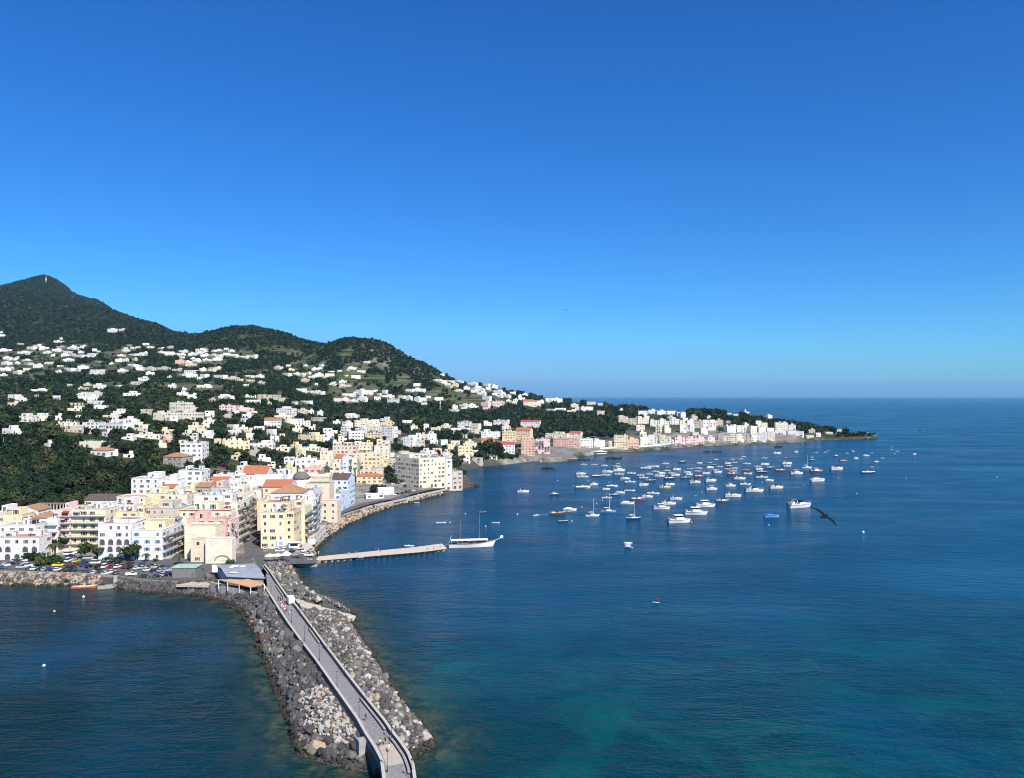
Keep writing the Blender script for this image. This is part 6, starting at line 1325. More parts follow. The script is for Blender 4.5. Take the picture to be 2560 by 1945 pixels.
B7 = 'c258,1285,115,w h603,1315,85,d t640,1530,150,t x775,1485,130,c l698,1610,100,d s1025,1550,135,w s1200,1505,145,b s1478,1585,145,n x1410,1415,130,w g1525,1372,140,r c1630,1340,110,w o1695,1302,125,w o1182,1350,105,c o1270,1318,100,n c1330,1295,95,w l1435,1270,110,w r918,1240,150,w h1040,1205,85,w c1175,1255,80,w r1238,1225,115,w c1588,1210,105,w c1825,1240,110,y c1880,1205,100,w o1440,1175,110,w c1385,1140,95,w o1662,1160,105,n o1590,1128,95,w c1870,1140,100,d c1765,1110,100,w c1940,1100,95,w o1900,1075,75,w o914,1118,115,w c895,1087,100,w r1068,1110,90,d o1168,1098,95,w c1190,1065,105,w h1317,1050,120,w o1318,1090,95,c o1456,1078,90,w o1555,1100,80,w o1652,1088,75,c o1722,1057,70,w x1790,1080,75,w o1845,1048,75,c o1615,1022,110,w l1695,1005,125,w c1955,1038,85,w l1852,1015,55,d o928,980,60,w o1042,983,65,c o1157,993,70,w o1287,1000,70,w l1305,970,40,w o1830,970,75,w c1948,1365,120,w c1865,1420,150,w h1790,1470,160,w h1985,1620,230,w c480,950,75,w'
B8 = 'c895,715,70,w h1070,703,40,w o1253,706,30,w o1337,703,35,w l1365,687,25,w o1540,712,30,w o1590,685,25,w o1597,697,28,c o1767,709,25,w o1948,655,22,w o1947,680,24,w o1998,695,35,w o1977,718,22,w h2160,722,35,w h1437,740,40,n o1215,750,38,c o1218,775,55,d o1505,783,62,o h1622,762,45,w x1716,737,50,w o1865,758,38,w x1810,791,38,w o1768,840,36,w r1735,895,105,d c1445,862,115,w h1258,884,100,r s1170,848,80,w c986,810,85,w o988,833,70,w o778,758,48,w l973,754,34,t o585,744,45,w l560,765,40,w o480,770,40,c o332,770,45,w o616,810,68,w c783,818,75,w o715,835,60,w c730,862,70,w o830,848,75,n o757,887,85,d g925,875,80,r h1075,903,105,w l605,870,60,r w625,903,75,c o755,937,110,v x827,967,68,w c550,950,95,w o603,1000,95,w h467,1017,85,w h293,1047,95,w c285,970,100,w c140,985,100,v o55,940,80,d g173,930,75,r c240,900,68,w g485,908,85,r c350,890,75,w o330,868,55,w x278,848,65,w o500,852,65,w o490,878,68,c o437,858,50,w g455,833,55,r c440,808,55,w o500,800,50,w o365,838,58,w l315,820,50,n l225,825,45,n c180,805,50,w o170,852,65,w l92,857,55,w o160,878,52,w c70,890,60,w c85,910,60,w l270,800,45,v g22,795,60,d c890,1035,118,w c688,1065,148,w c490,1112,135,w c393,1160,110,t h235,1205,165,w h150,1275,185,w x1270,970,130,w c1105,1210,210,w x847,1300,125,b'
KB = dict(c='cruiser', h='hardtop', t='wood', x='cover', l='long', s='sloop', g='gozzo', o='open', r='rib', w='wood')
for z, s in (('7', B7), ('8', B8)):
    for t in s.split():
        k = KB[t[0]]; x, y, w, c = t[1:].split(','); boat(zx(z,float(x)), zy(z,float(y)), float(w)/ZO[z][2], k, c)
boat(zx('C',1340),zy('C',918),23,'long','w',8); boat(zx('C',1945),zy('C',917),18,'long','w',0); boat(zx('C',1800),zy('C',802),16,'long','n',8); boat(zx('C',1070),zy('C',693),12,'long','w',3)
boat(zx('C',988),zy('C',1180),22,'rib','g',-5,'grey inflatable with tall white console moored behind the jetty')
boat(zx('C',425),zy('C',1318),28,'gozzo','k',-35,'blue fishing boat tied to the near side of the jetty')
boat(212,1470,50,'long','o',12,'bright red orange boat by the dark rocks below the car park')
# two small moving boats with foam wakes, and a paddle board
M_FOAM = mat('foam', (.72,.78,.80), .8, .35, c2=(.20,.34,.44), fac=(.4,.6))
def wake(x, y, ang, L, w, label):
    mb = MB(); n = 16; v = []
    for i in range(n+1): t = i/n; ww = w*(.35+.65*t)*(1+.35*math.sin(i*2.1)); v += [(-L*t, -ww/2+.4*math.sin(i*1.7), .02), (-L*t, ww/2+.4*math.cos(i*1.3), .02)]
    mb.add(v, [(2*i,2*i+1,2*i+3,2*i+2) for i in range(n)])
    o = mb.build('foam_wake', [M_FOAM], None, (x,y,.03), R(ang)); tag(o, label, 'wake', None, 'stuff')
p = W(1340,1289); boat(1340,1289,14,'open','w',215,'small speedboat heading away from the sloops with a white wake'); wake(p[0]+2,p[1]+2,218,34,1.6,'thin foam wake behind the small speedboat')
p = W(1573,1368); boat(1573,1369,17,'open','w',-40,'small motorboat in front of the white sloop with foam behind'); wake(p[0]-.3,p[1]+1.5,-98,13,4.5,'broad foam patch behind the small motorboat')
# schooner
x0, y0, _ = W(1181,1367,0); e = empty('schooner', (x0,y0,0), R(9)); tag(e, 'two masted white schooner with long white awning moored at the jetty end', 'schooner')
mb = MB(); S = hull(mb, 25, 5.4, 1.9, rise=.75, stern=.6, keel=1.0, n=18); mb.build('hull', [paint('w')], e)
mb = MB(); [mb.tube([(q_[2][0], s*q_[2][1], q_[2][2]+.05) for q_ in S], .13, 5) for s in (1,-1)]; mb.build('rubbing_strake', [M_TEAK], e)
mb = MB(); deckplate(mb, S, -.05); mb.build('deck', [M_TEAK], e)
mb = MB(); frustum(mb,-8,-2.5,3.0,1.9,3.0,.1,.1,.95); frustum(mb,0,5.5,2.6,1.95,2.9,.1,.1,.95); mb.build('deckhouse', [M_TEAK], e); mb = MB(); mb.box(-7.6,-2.9,-1.51,1.51,2.35,2.75); mb.box(.4,5.1,-1.31,1.31,2.35,2.65); mb.build('window_band', [M_GLASS], e)
for xa, xb in ((-11.5,-5.6),(-5.5,1.2),(1.3,8.0)):
    mb = MB(); mb.add([(xa,-2.3,3.9),(xb,-2.3,3.9),(xb,0,4.35),(xa,0,4.35),(xb,2.3,3.9),(xa,2.3,3.9),(xa,-2.3,3.75),(xb,-2.3,3.75),(xa,2.3,3.75),(xb,2.3,3.75)], [(0,1,2,3),(3,2,4,5),(0,6,7,1),(5,4,9,8)]); mb.build('awning', [M_WHITE], e)
mb = MB()
for xa in (-11.3,-8,-5.5,-2,1.2,4.5,7.8): [mb.tube([(xa,s*2.25,1.9),(xa,s*2.25,3.85)], .05, 4) for s in (1,-1)]
mb.build('awning_posts', [M_WHITE], e)
mb = MB(); [mb.tube([(q_[2][0], s*q_[2][1]*.97, q_[2][2]+.9) for q_ in S], .04, 4) for s in (1,-1)]; mb.build('guard_rail', [M_IRON], e)
MWD = mat('mast_wood', (.28,.16,.09), .6)
for xm, h in ((-6.6,14.5),(3.6,18)):
    mb = MB(); mb.tube([(xm,0,1.8),(xm+.1,0,h*.62),(xm+.15,0,h)], [.2,.16,.07], 7); mb.tube([(xm+.05,-.9,h*.62),(xm+.05,.9,h*.62)], .05, 4); mb.build('mast', [MWD], e)
mb = MB(); mb.tube([(11.2,0,2.9),(16,0,4.6)], [.17,.07], 6); mb.build('bowsprit', [M_WHITE], e)
mb = MB(); frustum(mb,14.6,16.4,.5,4.2,5.6,.5,0,.4); mb.build('furled_jib', [M_WHITE], e)
mb = MB(); mb.tube([(-12.4,0,2.2),(-11.2,0,6.2)], .08, 5); mb.build('stern_davit', [M_WHITE], e)
mb = MB()
for a, b in (((3.7,0,17.5),(15.8,0,4.5)),((3.7,0,12),(11.5,0,3)),((-6.5,0,14),(3.6,0,11)),((-6.5,0,14),(-12.2,0,2))): mb.tube([a,b], .035, 3)
for xm, h in ((-6.5,9.5),(3.6,12)): [mb.tube([(xm,0,h),(xm+dx,s*2.6,2)], .03, 3) for s in (1,-1) for dx in (-1,1)]
mb.build('rigging', [M_IRON], e)
mb = MB(); mb.box(-14.5,-12.2,-.5,.5,1.7,1.8); mb.build('gangway', [M_TEAK], e)
# beached ferry
p = W(1497,1137,.0); e = empty('ferry_boat', (p[0],p[1]+3,0), R(196)); L = 41/F*p[1]; k = L/30; e.scale = (k,k,k); tag(e, 'broad white passenger boat with dark window deck beached below the pine wood', 'ferry')
mb = MB(); hull(mb,30,9,3.6,rise=.5,stern=.95,keel=.8); mb.build('hull', [paint('w')], e); mb = MB(); mb.box(-14.5,9,-4.45,4.45,3.5,5.2); mb.build('window_deck', [M_GLASS], e); mb = MB(); mb.box(-15.5,11,-4.9,4.9,5.2,5.8); mb.box(-9,4,-2.6,2.6,5.8,7.2); mb.build('roof', [M_WHITE], e); mb = MB(); hull(mb,30.3,9.2,.9,rise=.4,stern=.95); mb.build('boot_stripe', [paint('d')], e)
# buoys
BUOY = MB(); BUOY.lathe([(.05,-.3),(.38,-.15),(.5,.1),(.42,.4),(.15,.58),(.06,.75)], n=10); BU = {c: BUOY.mesh('mooring_buoy', [m], True) for c, m in (('w', M_WHITE), ('p', plaster('coral')))}
BUOYS = []
for z, L in (('C','1607,815 1437,912 1832,955 2185,822'),('7','190,1530 905,1450 1070,1410 797,1605 637,1158 810,1215 975,1160 1205,1175 1020,1003 2120,1618 1450,1535 1130,1375'),('8','1687,1442 820,1375 1457,940 1140,1003 2083,940 1628,1083 387,925 757,985 203,1070 145,1105')):
    for t in L.split(): x, y = map(float, t.split(',')); BUOYS.append((zx(z,x), zy(z,y), 'w', 1.5 if t.startswith('1687') else .8))
BUOYS += [(209,1493,'w',1.1),(136,1529,'p',.9),(262,1464,'w',.8),(110,1665,'w',.9),(2492,1193,'p',1.3)]
for px, py, c, s in BUOYS:
    x, y, _ = W(px, py, 0); o = link('mooring_buoy', BU[c], None, (x,y,0)); o.scale = (s,s,s); o['category'] = 'buoy'; o['group'] = 'mooring buoys'; BOATS.append(dict(o=o, px=px, py=py, d={'w':'white round mooring buoy','p':'pink mooring buoy'}[c], L=0, label=None))
# gull near the camera, and a speck of one far off
def gull(name, x, y, z, s, label, rz=0):
    bm = bmesh.new(); mb = MB()
    mb.tube([(-.33,0,-.02),(-.22,0,0),(-.05,0,0),(.10,0,.01),(.20,0,.04),(.26,0,.05),(.31,0,.045)], [.035,.06,.085,.085,.055,.045,.012], 8)
    mb.add([(-.30,-.05,0),(-.30,.05,0),(-.46,.075,-.01),(-.46,-.075,-.01)], [(0,1,2,3)])
    def wing(sg, pts, ch):
        v = []
        for (px_, py_, pz_), c_ in zip(pts, ch): v += [(px_+c_*.45,py_,pz_),(px_-c_*.55,py_,pz_),(px_-c_*.1,py_,pz_+.018),(px_-c_*.1,py_,pz_-.012)]
        n = len(pts); f = []
        for i in range(n-1):
            a, b = 4*i, 4*i+4; f += [(a,b,b+2,a+2),(a+2,b+2,b+1,a+1),(a+1,b+1,b+3,a+3),(a+3,b+3,b,a)]
        f += [(4*n-4,4*n-2,4*n-3,4*n-1)]; mb.add(v, f)
    wing(1, [(.03,.03,.02),(.06,.22,.06),(.0,.45,.07),(-.16,.70,.03)], [.30,.36,.28,.06]); wing(-1, [(.03,-.03,.02),(.06,-.22,.06),(.0,-.45,.07),(-.16,-.70,.03)], [.30,.36,.28,.06])
    o = mb.build(name, [mat('gull_feathers', (.012,.012,.014), .9, 9., c2=(.007,.007,.008))], None, (x,y,z), rz, True); o.scale = (s,s,s); tag(o, label, 'bird'); return o
g = gull('seagull', *(lambda Y: (atY(2061,Y), Y, zrow(1291,Y)))(31.), .88, 'dark gull gliding over the bay close to the viewpoint')
g.rotation_euler = Matrix(((.695,-.61,.38),(.72,.59,-.37),(0,.53,.85))).to_euler()
gull('distant_bird', *(lambda Y: (atY(1415,Y), Y, zrow(775,Y)))(230.), 1.2, 'tiny dark bird high in the sky', R(30))
# ---------------------------------------------------------------- vehicles
M_TYRE = mat('tyre', (.02,.02,.02), .9); M_CARGL = mat('car_glass', (.03,.035,.04), .08, spec=.6); M_LIGHT = mat('headlight', (.7,.7,.7), .2); M_TAIL = mat('tail_light', (.35,.02,.02), .3)
CARC = dict(w=(.82,.82,.82), s=(.46,.48,.50), k=(.015,.015,.018), g=(.12,.125,.13), b=(.03,.09,.28), n=(.015,.03,.08), l=(.38,.52,.62), r=(.30,.02,.03), m=(.16,.04,.03), y=(.80,.66,.02), i=(.55,.70,.04), d=(.02,.05,.045), t=(.02,.13,.17))
CARN = dict(w='white', s='silver', k='black', g='grey', b='blue', n='navy', l='pale blue', r='maroon', m='brown red', y='yellow', i='lime', d='dark green', t='teal')
PROF = {'hatch': (3.9,1.68,[(-1.95,.35),(-1.95,.85),(-1.75,.95),(.75,.98),(1.80,.80),(1.95,.6),(1.95,.32)],[(-1.72,.95),(-1.35,1.45),(.05,1.48),(.85,.97)]),
        'sedan': (4.4,1.75,[(-2.2,.35),(-2.2,.88),(-1.3,.95),(.85,.96),(2.05,.78),(2.2,.55),(2.2,.32)],[(-1.45,.94),(-.85,1.40),(.15,1.42),(1.0,.95)]),
        'van': (4.6,1.85,[(-2.3,.35),(-2.3,1.0),(-2.25,1.05),(1.1,1.08),(2.1,.92),(2.3,.6),(2.3,.35)],[(-2.26,1.05),(-2.15,1.85),(.55,1.88),(1.3,1.06)]),
        'pickup': (4.6,1.8,[(-2.3,.45),(-2.3,1.0),(-.2,1.0),(1.0,1.0),(2.1,.88),(2.3,.6),(2.3,.4)],[(-.25,1.0),(-.15,1.62),(.75,1.64),(1.3,.98)])}
CT = {}
def car_tpl(kind, c):
    if (kind, c) in CT: return CT[(kind, c)]
    L, Wd, body, cab = PROF[kind]; m = mat('car_paint_'+c, CARC[c], .28, spec=.5); P = []
    def extr(mb, prof, w0, w1, mi=0):
        n = len(prof); zmax = max(z for x, z in prof); z0 = min(z for x, z in prof); v = []
        for s in (-1, 1): v += [(x, s*(w0+(w1-w0)*(z-z0)/(zmax-z0))/2, z) for x, z in prof]
        mb.add(v, [tuple(range(n)), tuple(range(2*n-1,n-1,-1))]+[(i,n+i,n+(i+1)%n,(i+1)%n) for i in range(n)], mi)
    mb = MB(); extr(mb, body, Wd, Wd*.95); x0, x1 = cab[1][0], cab[2][0]; mb.box(x0+.02,x1-.02,-Wd*.38,Wd*.38,cab[1][1]-.02,cab[1][1]+.05)
    if kind == 'pickup': mb.box(-2.25,-.3,-.86,-.78,1.0,1.25); mb.box(-2.25,-.3,.78,.86,1.0,1.25)
    P.append(('body', mb.mesh('body', [m]), []))
    mb = MB(); extr(mb, cab, Wd*.9, Wd*.74); P.append(('windows', mb.mesh('windows', [M_CARGL]), []))
    wb = MB(); wb.T = Matrix.Rotation(R(90),4,'X'); wb.lathe([(.31,-.1),(.31,.1)], n=12); wm = wb.mesh('wheel', [M_TYRE]); rb = MB(); rb.T = Matrix.Rotation(R(90),4,'X'); rb.lathe([(.18,-.12),(.18,.12)], n=10); rm = rb.mesh('rim', [mat('alloy_rim', (.5,.5,.5), .4)])
    for sx in (-.31, .31):
        for sy in (-1, 1): P.append(('wheel', wm, [('rim', rm)], (L*sx, sy*(Wd/2-.1), .31)))
    hb = MB(); hb.box(-.05,.06,-.16,.16,-.07,.07)
    hm, tm = hb.mesh('headlight', [M_LIGHT]), hb.mesh('tail_light', [M_TAIL])
    for sy in (-1,1): P.append(('headlight', hm, [], (L/2-.06, sy*Wd*.34, .68))); P.append(('tail_light', tm, [], (-L/2+.03, sy*Wd*.38, .75)))
    CT[(kind, c)] = P; return P
CARS = []
def car(x, y, z, ang, kind, c, where):
    e = empty({'hatch':'parked_car','sedan':'parked_car','van':'parked_van','pickup':'pickup_truck'}[kind], (x,y,z), R(ang)); e['category'] = {'van':'van','pickup':'truck'}.get(kind,'car'); e['group'] = 'parked vehicles by the sea'
    for p in car_tpl(kind, c):
        o = link(p[0], p[1], e, p[3] if len(p) > 3 else (0,0,0))
        for n_, me in p[2]: link(n_, me, o)
    CARS.append(dict(o=e, d='%s %s' % (CARN[c], {'hatch':'hatchback','sedan':'sedan','van':'van','pickup':'pickup truck'}[kind]), px=pix(x,y,z)[0], py=pix(x,y,z)[1], where=where)); return e
LOT = [ # zoom x, y (origin 0,1380), colour, heading, kind
 (30,190,'t',25,'h'),(62,165,'w',20,'h'),(110,158,'k',20,'s'),(160,135,'n',20,'h'),(215,128,'w',10,'h'),(175,112,'s',10,'h'),(268,118,'k',5,'h'),(240,185,'s',28,'s'),(298,172,'w',28,'v'),(345,198,'d',38,'s'),(385,205,'w',38,'h'),(450,206,'k',40,'s'),(505,212,'l',40,'h'),(560,214,'n',42,'s'),
 (640,214,'w',45,'h'),(715,222,'d',45,'s'),(775,224,'k',45,'h'),(835,230,'n',48,'s'),(895,236,'g',50,'h'),(962,241,'b',50,'h'),(1060,225,'k',55,'s'),(1050,246,'w',52,'h'),(1108,250,'d',55,'s'),(1170,260,'w',58,'s'),(1238,240,'w',60,'h'),(1292,252,'g',60,'h'),(1215,282,'k',70,'h'),
 (640,165,'y',8,'p'),(760,112,'w',84,'v'),(758,152,'g',86,'s'),(842,118,'i',86,'h'),(850,160,'m',80,'h'),(785,190,'k',20,'s'),(925,165,'b',84,'h'),(940,132,'n',86,'h'),(988,180,'k',80,'h'),(980,85,'s',12,'v'),(1060,138,'w',5,'v'),(1092,178,'k',78,'h'),(1150,138,'g',86,'h'),(1162,180,'w',88,'v'),(1215,140,'n',88,'h'),(1232,180,'r',80,'h'),
 (1302,182,'w',78,'h'),(1382,182,'m',86,'s'),(1445,192,'k',76,'h'),(1515,198,'w',78,'h'),(1582,190,'s',86,'h'),(1572,155,'b',86,'h'),(1632,218,'w',60,'h'),(1705,222,'n',70,'h'),(1782,222,'s',66,'h'),(1842,222,'l',50,'h'),(1725,185,'s',15,'s'),(1690,168,'k',15,'s'),(1800,185,'k',12,'s'),(1855,195,'g',30,'s'),
 (1450,268,'w',20,'p'),(1600,286,'d',10,'s'),(1745,285,'d',12,'h'),(1812,270,'s',75,'h'),(1868,266,'n',70,'h'),(765,38,'w',14,'v'),(840,18,'w',20,'h'),(785,62,'n',12,'s'),(1190,95,'k',10,'s'),(1375,140,'g',86,'h'),(1305,140,'k',86,'h'),(1440,150,'k',84,'s'),(1660,190,'g',84,'s')]
KIND = dict(h='hatch', s='sedan', v='van', p='pickup')
PLACED = []
def free(x, y, r=2.2): return all((x-a)**2+(y-b)**2 > r*r for a, b in PLACED)
for x, y, c, an, k in LOT:
    px, py = x/4.422, 1380+y/4.422; z = 3.5
    for _ in range(6): P_ = W(px, py, z); z = lot_z(P_[0], P_[1]) if px < 545 else 4.6
    P_ = W(px, py, z); yy = max(P_[1]+1.2, float(np.interp(px, [w[0] for w in WP], [w[1] for w in WP]))+2.6); xx = (px-CX)/F*yy
    if not free(xx, yy, 2.0): yy += 2.4
    if not free(xx, yy, 1.6): continue
    PLACED.append((xx, yy)); car(xx, yy, lot_z(xx, yy) if yy < 362 else max(4.5, ground(xx, yy)), an+rnd.uniform(-5,5), KIND[k], c, 'lot')
PZ = [(912,140,'w',84,'h'),(1080,128,'w',84,'h'),(1165,130,'w',86,'h'),(1095,178,'w',8,'s'),(1265,188,'k',80,'h'),(1395,172,'w',15,'v'),(1375,200,'w',12,'h'),(1430,206,'l',12,'h'),(1495,226,'w',8,'s'),(1330,262,'k',12,'s'),(605,38,'g',70,'h')]
for x, y, c, an, k in PZ:
    P_ = W(500+x/5.5275, 1350+y/5.5275, 4.2); z = 4.62
    if 500+x/5.5275 > 740: z = 2.9; P_ = W(500+x/5.5275, 1350+y/5.5275, z)
    car(P_[0], P_[1]+1, z, an, KIND[k], c, 'plaza')
for x, y, c, an, k in [(950,858,'w',80,'h'),(930,915,'k',30,'h'),(1015,758,'w',75,'h'),(1088,840,'k',80,'h'),(1080,935,'k',84,'v'),(1045,700,'g',80,'h'),(1962,648,'b',62,'v')]:
    zc = 3.5 if x > 1900 else 4.8; P_ = W(zx('B',x), zy('B',y), zc); car(P_[0], P_[1]+1, zc-.05, an, KIND[k], c, 'street')
for x, y, c, an, k in [(205,866,'n',62,'v'),(820,625,'w',25,'h'),(858,610,'k',70,'h'),(910,600,'k',72,'s'),(952,585,'k',74,'h'),(992,580,'g',74,'h'),(1030,574,'w',74,'v'),(970,632,'n',30,'s'),(1350,545,'k',12,'h'),(800,500,'w',30,'h'),(850,490,'k',60,'h'),(905,500,'w',60,'h'),(940,520,'k',60,'h'),(880,535,'s',40,'h')]:
    px, py = zx('C',x), zy('C',y); P_ = hit(px, py)
    if P_: car(P_[0], P_[1]+1, max(3.45, P_[2]+.25), an, KIND[k], c, 'coast road')
for x, y, c in [(605,722,'w'),(640,735,'w'),(610,760,'k'),(655,665,'g'),(630,700,'w')]:
    P_ = hit(zx('6',x), zy('6',y))
    if P_: car(P_[0], P_[1], P_[2]+.5, 80, 'hatch', c, 'inland street')
# white box van on the bridge
p = W(720.5,1514,DZ); e = empty('delivery_van', (p[0],p[1]+2.6,DZ), R(117)); tag(e, 'tall white delivery van driving on the causeway beside the walkers', 'van')
mb = MB(); mb.box(-2.7,1.5,-1.05,1.05,.5,2.75); mb.build('cargo_box', [M_WHITE], e); mb = MB(); frustum(mb,1.5,2.7,1.95,.45,2.1,0,.55,.92); mb.build('cab', [M_WHITE], e); mb = MB(); frustum(mb,2.05,2.62,1.75,1.25,1.95,0,.28,.95); mb.build('windscreen', [M_CARGL], e)
wm = car_tpl('van','w')[2][1]
for sx in (-1.7,1.8):
    for sy in (-1,1): o = link('wheel', wm, e, (sx, sy*.92, .38)); o.scale = (1.25,1.2,1.25)
for sy in (-1,1): mb = MB(); mb.box(-2.76,-2.70,sy*.85-.1,sy*.85+.1,.7,1.0); mb.build('tail_light', [M_TAIL], e)
mb = MB(); mb.box(-2.73,-2.70,-.02,.02,.6,2.65); mb.box(-2.74,-2.70,-.3,.3,.62,.78); mb.build('rear_door_seam', [M_IRON], e)
# motor scooter beside the hut
for px, py, lb in ((497,1428,'black scooter parked beside the grey hut'),(506,1426,'second scooter between the grey hut and the orange pile')):
    p = W(px,py,4.5); e = empty('scooter', (p[0],p[1],4.55), R(60)); tag(e, lb, 'scooter', 'scooters by the hut'); mb = MB(); frustum(mb,-.7,.2,.35,.35,.8,.1,.2); mb.tube([(.45,0,.3),(.3,0,1.05)], .05, 5); mb.tube([(.3,-.3,1.05),(.3,.3,1.05)], .03, 4); mb.build('frame', [paint('d')], e)
    for x in (-.6,.5): o = link('wheel', wm, e, (x,0,.26)); o.scale = (.8,.5,.8)
# ---------------------------------------------------------------- people
SK = mat('skin', (.50,.30,.20), .7); HAIR = mat('dark_hair', (.03,.02,.015), .8)
CL = dict(red=(.55,.03,.04), white=(.80,.80,.80), black=(.02,.02,.02), blue=(.05,.15,.55), navy=(.02,.03,.09), yellow=(.75,.70,.05), pink=(.7,.3,.35), grey=(.3,.3,.3), sand=(.55,.45,.32), teal=(.05,.35,.40))
def cloth(c): return mat('cloth_'+c, CL[c], .85)
def body_mesh(pose):
    w = .22 if pose == 'walk' else .03
    V = {'pel':(0,0,.95,.14),'sp':(0,0,1.15,.13),'ch':(0,.01,1.34,.155),'nk':(0,.01,1.50,.06),'hd':(0,-.01,1.62,.10),'tp':(0,0,1.72,.075),
      'shl':(-.17,.01,1.42,.065),'ell':(-.24,.03-w*.3,1.15,.045),'wrl':(-.25,-.06-w*.5,.93,.035),'hal':(-.25,-.09-w*.55,.84,.035),'shr':(.17,.01,1.42,.065),'elr':(.24,.05+w*.3,1.15,.045),'wrr':(.25,.0+w*.4,.93,.035),'har':(.25,-.02+w*.45,.84,.035),
      'hil':(-.09,0,.90,.10),'knl':(-.10,-.05-w*.6,.50,.065),'anl':(-.10,.03-w,.09,.045),'tol':(-.10,-.13-w,.05,.04),'hir':(.09,0,.90,.10),'knr':(.10,-.03+w*.3,.50,.065),'anr':(.10,.05+w*1.0,.10,.045),'tor':(.10,-.10+w*.95,.05,.04)}
    E = 'pel-sp sp-ch ch-nk nk-hd hd-tp ch-shl shl-ell ell-wrl wrl-hal ch-shr shr-elr elr-wrr wrr-har pel-hil hil-knl knl-anl anl-tol pel-hir hir-knr knr-anr anr-tor'.split()
    ks = list(V); me = bpy.data.meshes.new('p'); me.from_pydata([V[k][:3] for k in ks], [tuple(ks.index(q_) for q_ in s.split('-')) for s in E], [])
    o = bpy.data.objects.new('p', me); col.objects.link(o); o.modifiers.new('s', 'SKIN'); o.modifiers.new('u', 'SUBSURF').levels = 1
    for i, k in enumerate(ks): me.skin_vertices[0].data[i].radius = (V[k][3],)*2; me.skin_vertices[0].data[i].use_root = (k == 'pel')
    dg = bpy.context.evaluated_depsgraph_get(); out = bpy.data.meshes.new_from_object(o.evaluated_get(dg)); bpy.data.objects.remove(o); return out
BODY = {p: body_mesh(p) for p in ('walk','stand')}
hb = MB(); hb.lathe([(.02,-.12),(.10,-.08),(.125,0),(.115,.07),(.06,.115),(.01,.125)], n=9); HAIRM = hb.mesh('hair', [HAIR], True)
PT = {}
def person(x, y, z, ang, top, legs, pose, label, group='people out walking', bare=True, s=1.0):
    key = (top, legs, pose, bare)
    if key not in PT:
        me = BODY[pose].copy(); me.materials.clear(); [me.materials.append(m) for m in (SK, cloth(top), cloth(legs), M_RUB)]
        for p in me.polygons:
            c = p.center; p.use_smooth = True
            p.material_index = 3 if c.z < .10 else 1 if (c.z > .98 and c.z < 1.49 and (abs(c.x) < .215 or c.z > 1.2)) else 2 if (c.z <= .98 and abs(c.x) < .215 and c.z > (.45 if bare else .1)) else 0
        PT[key] = me
    o = link('person', PT[key], None, (x,y,z), R(ang)); o.scale = (s,s,s); tag(o, label, 'person', group); link('hair', HAIRM, o, (0,.015,1.665)); return o
def onpx(px, py, z): p = W(px, py, z); return p[0], p[1]
Z3 = lambda x, y: (780+x/5.5275, 1650+y/5.5275)
for (x, y, t, l, ps, an, lb) in ((742,845,'navy','blue','walk',10,'person in dark top and bright blue shorts walking alone on the causeway'),(940,1195,'yellow','black','stand',20,'person in yellow shirt by the left parapet near the concrete patch'),(1012,1175,'black','grey','walk',-15,'person in dark top and pale trousers walking beside the yellow shirt'),(1066,1268,'white','sand','walk',5,'person in white shirt on the concrete patch of the causeway')):
    a = onpx(*Z3(x,y), DZ); person(a[0], a[1], DZ, an, t, l, ps, lb)
Z1 = lambda x, y: (500+x/5.5275, 1350+y/5.5275)
GR = [(1085,840,'black','black','in black leading the walkers by the van'),(1110,850,'black','navy','in black beside the leading walker'),(1138,848,'navy','black','in navy close to the side of the van'),(1120,900,'white','sand','in white behind the black clad walkers'),(1145,915,'red','white','in red in the middle of the walkers'),(1168,910,'red','black','in red nearest the van side'),(1125,945,'white','white','in white along the parapet'),(1155,965,'white','red','in white with red shorts amid the walkers'),(1182,960,'pink','white','in pink in the middle of the walkers'),(1175,1000,'white','black','in white with black shorts'),(1200,990,'red','black','in red towards the tail of the walkers'),(1190,1030,'navy','grey','in navy by the parapet at the tail'),(1240,1010,'pink','black','in pink at the tail of the walkers'),(1240,1045,'white','grey','in white last of the walkers')]
for i, (x, y, t, l, lb) in enumerate(GR):
    a = onpx(*Z1(x,y), DZ); person(a[0], a[1], DZ, 180+rnd.uniform(-20,20), t, l, 'walk', 'person '+lb, 'walkers beside the white van')
OT = [((875,530),'white','blue','in white standing at the corner of the boathouse',4.6),((915,540),'blue','blue','in blue beside the boathouse roof corner',4.6),((975,150),'white','black','in white between the cars on the plaza',4.6),((1296,150),'white','white','in white near the pale blue kiosk',4.6),((1420,300),'black','black','in black on the quay at the jetty root',2.6),((1205,320),'sand','navy','in beige by the cafe canopies',4.6),((1235,310),'red','black','in red beside the cafe canopies',4.6),((865,335),'black','navy','in black at the plaza end of the left parapet',4.6),((880,340),'grey','black','in grey at the mouth of the bridge',4.6),((730,290),'blue','white','in pale blue behind the boathouse',4.6),((755,330),'grey','sand','in grey behind the boathouse roof',4.6),((720,-180),'white','black','in white walking in the town street',4.75),((1640,200),'white','white','in white with gear at the jetty root',1.95)]
for (x, y), t, l, lb, z in OT: a = onpx(*Z1(x,y), z); person(a[0], a[1], z, rnd.uniform(0,360), t, l, rnd.choice(['walk','stand']), 'person '+lb, 'people on the plaza')
for x, y, t, l, lb in ((320,1270,'white','blue','in white at the near edge of the jetty'),(365,1262,'black','black','in black beside the fishing boat on the jetty'),(395,1255,'navy','grey','in navy unloading nets on the jetty'),(420,1250,'pink','black','in pink beside the nets on the jetty'),(620,1225,'red','black','in red halfway along the jetty'),(645,1222,'black','sand','in black halfway along the jetty')):
    a = onpx(zx('C',x), zy('C',y), 1.9); person(a[0], a[1], 1.9, rnd.uniform(0,360), t, l, 'stand', 'person '+lb, 'people on the jetty')
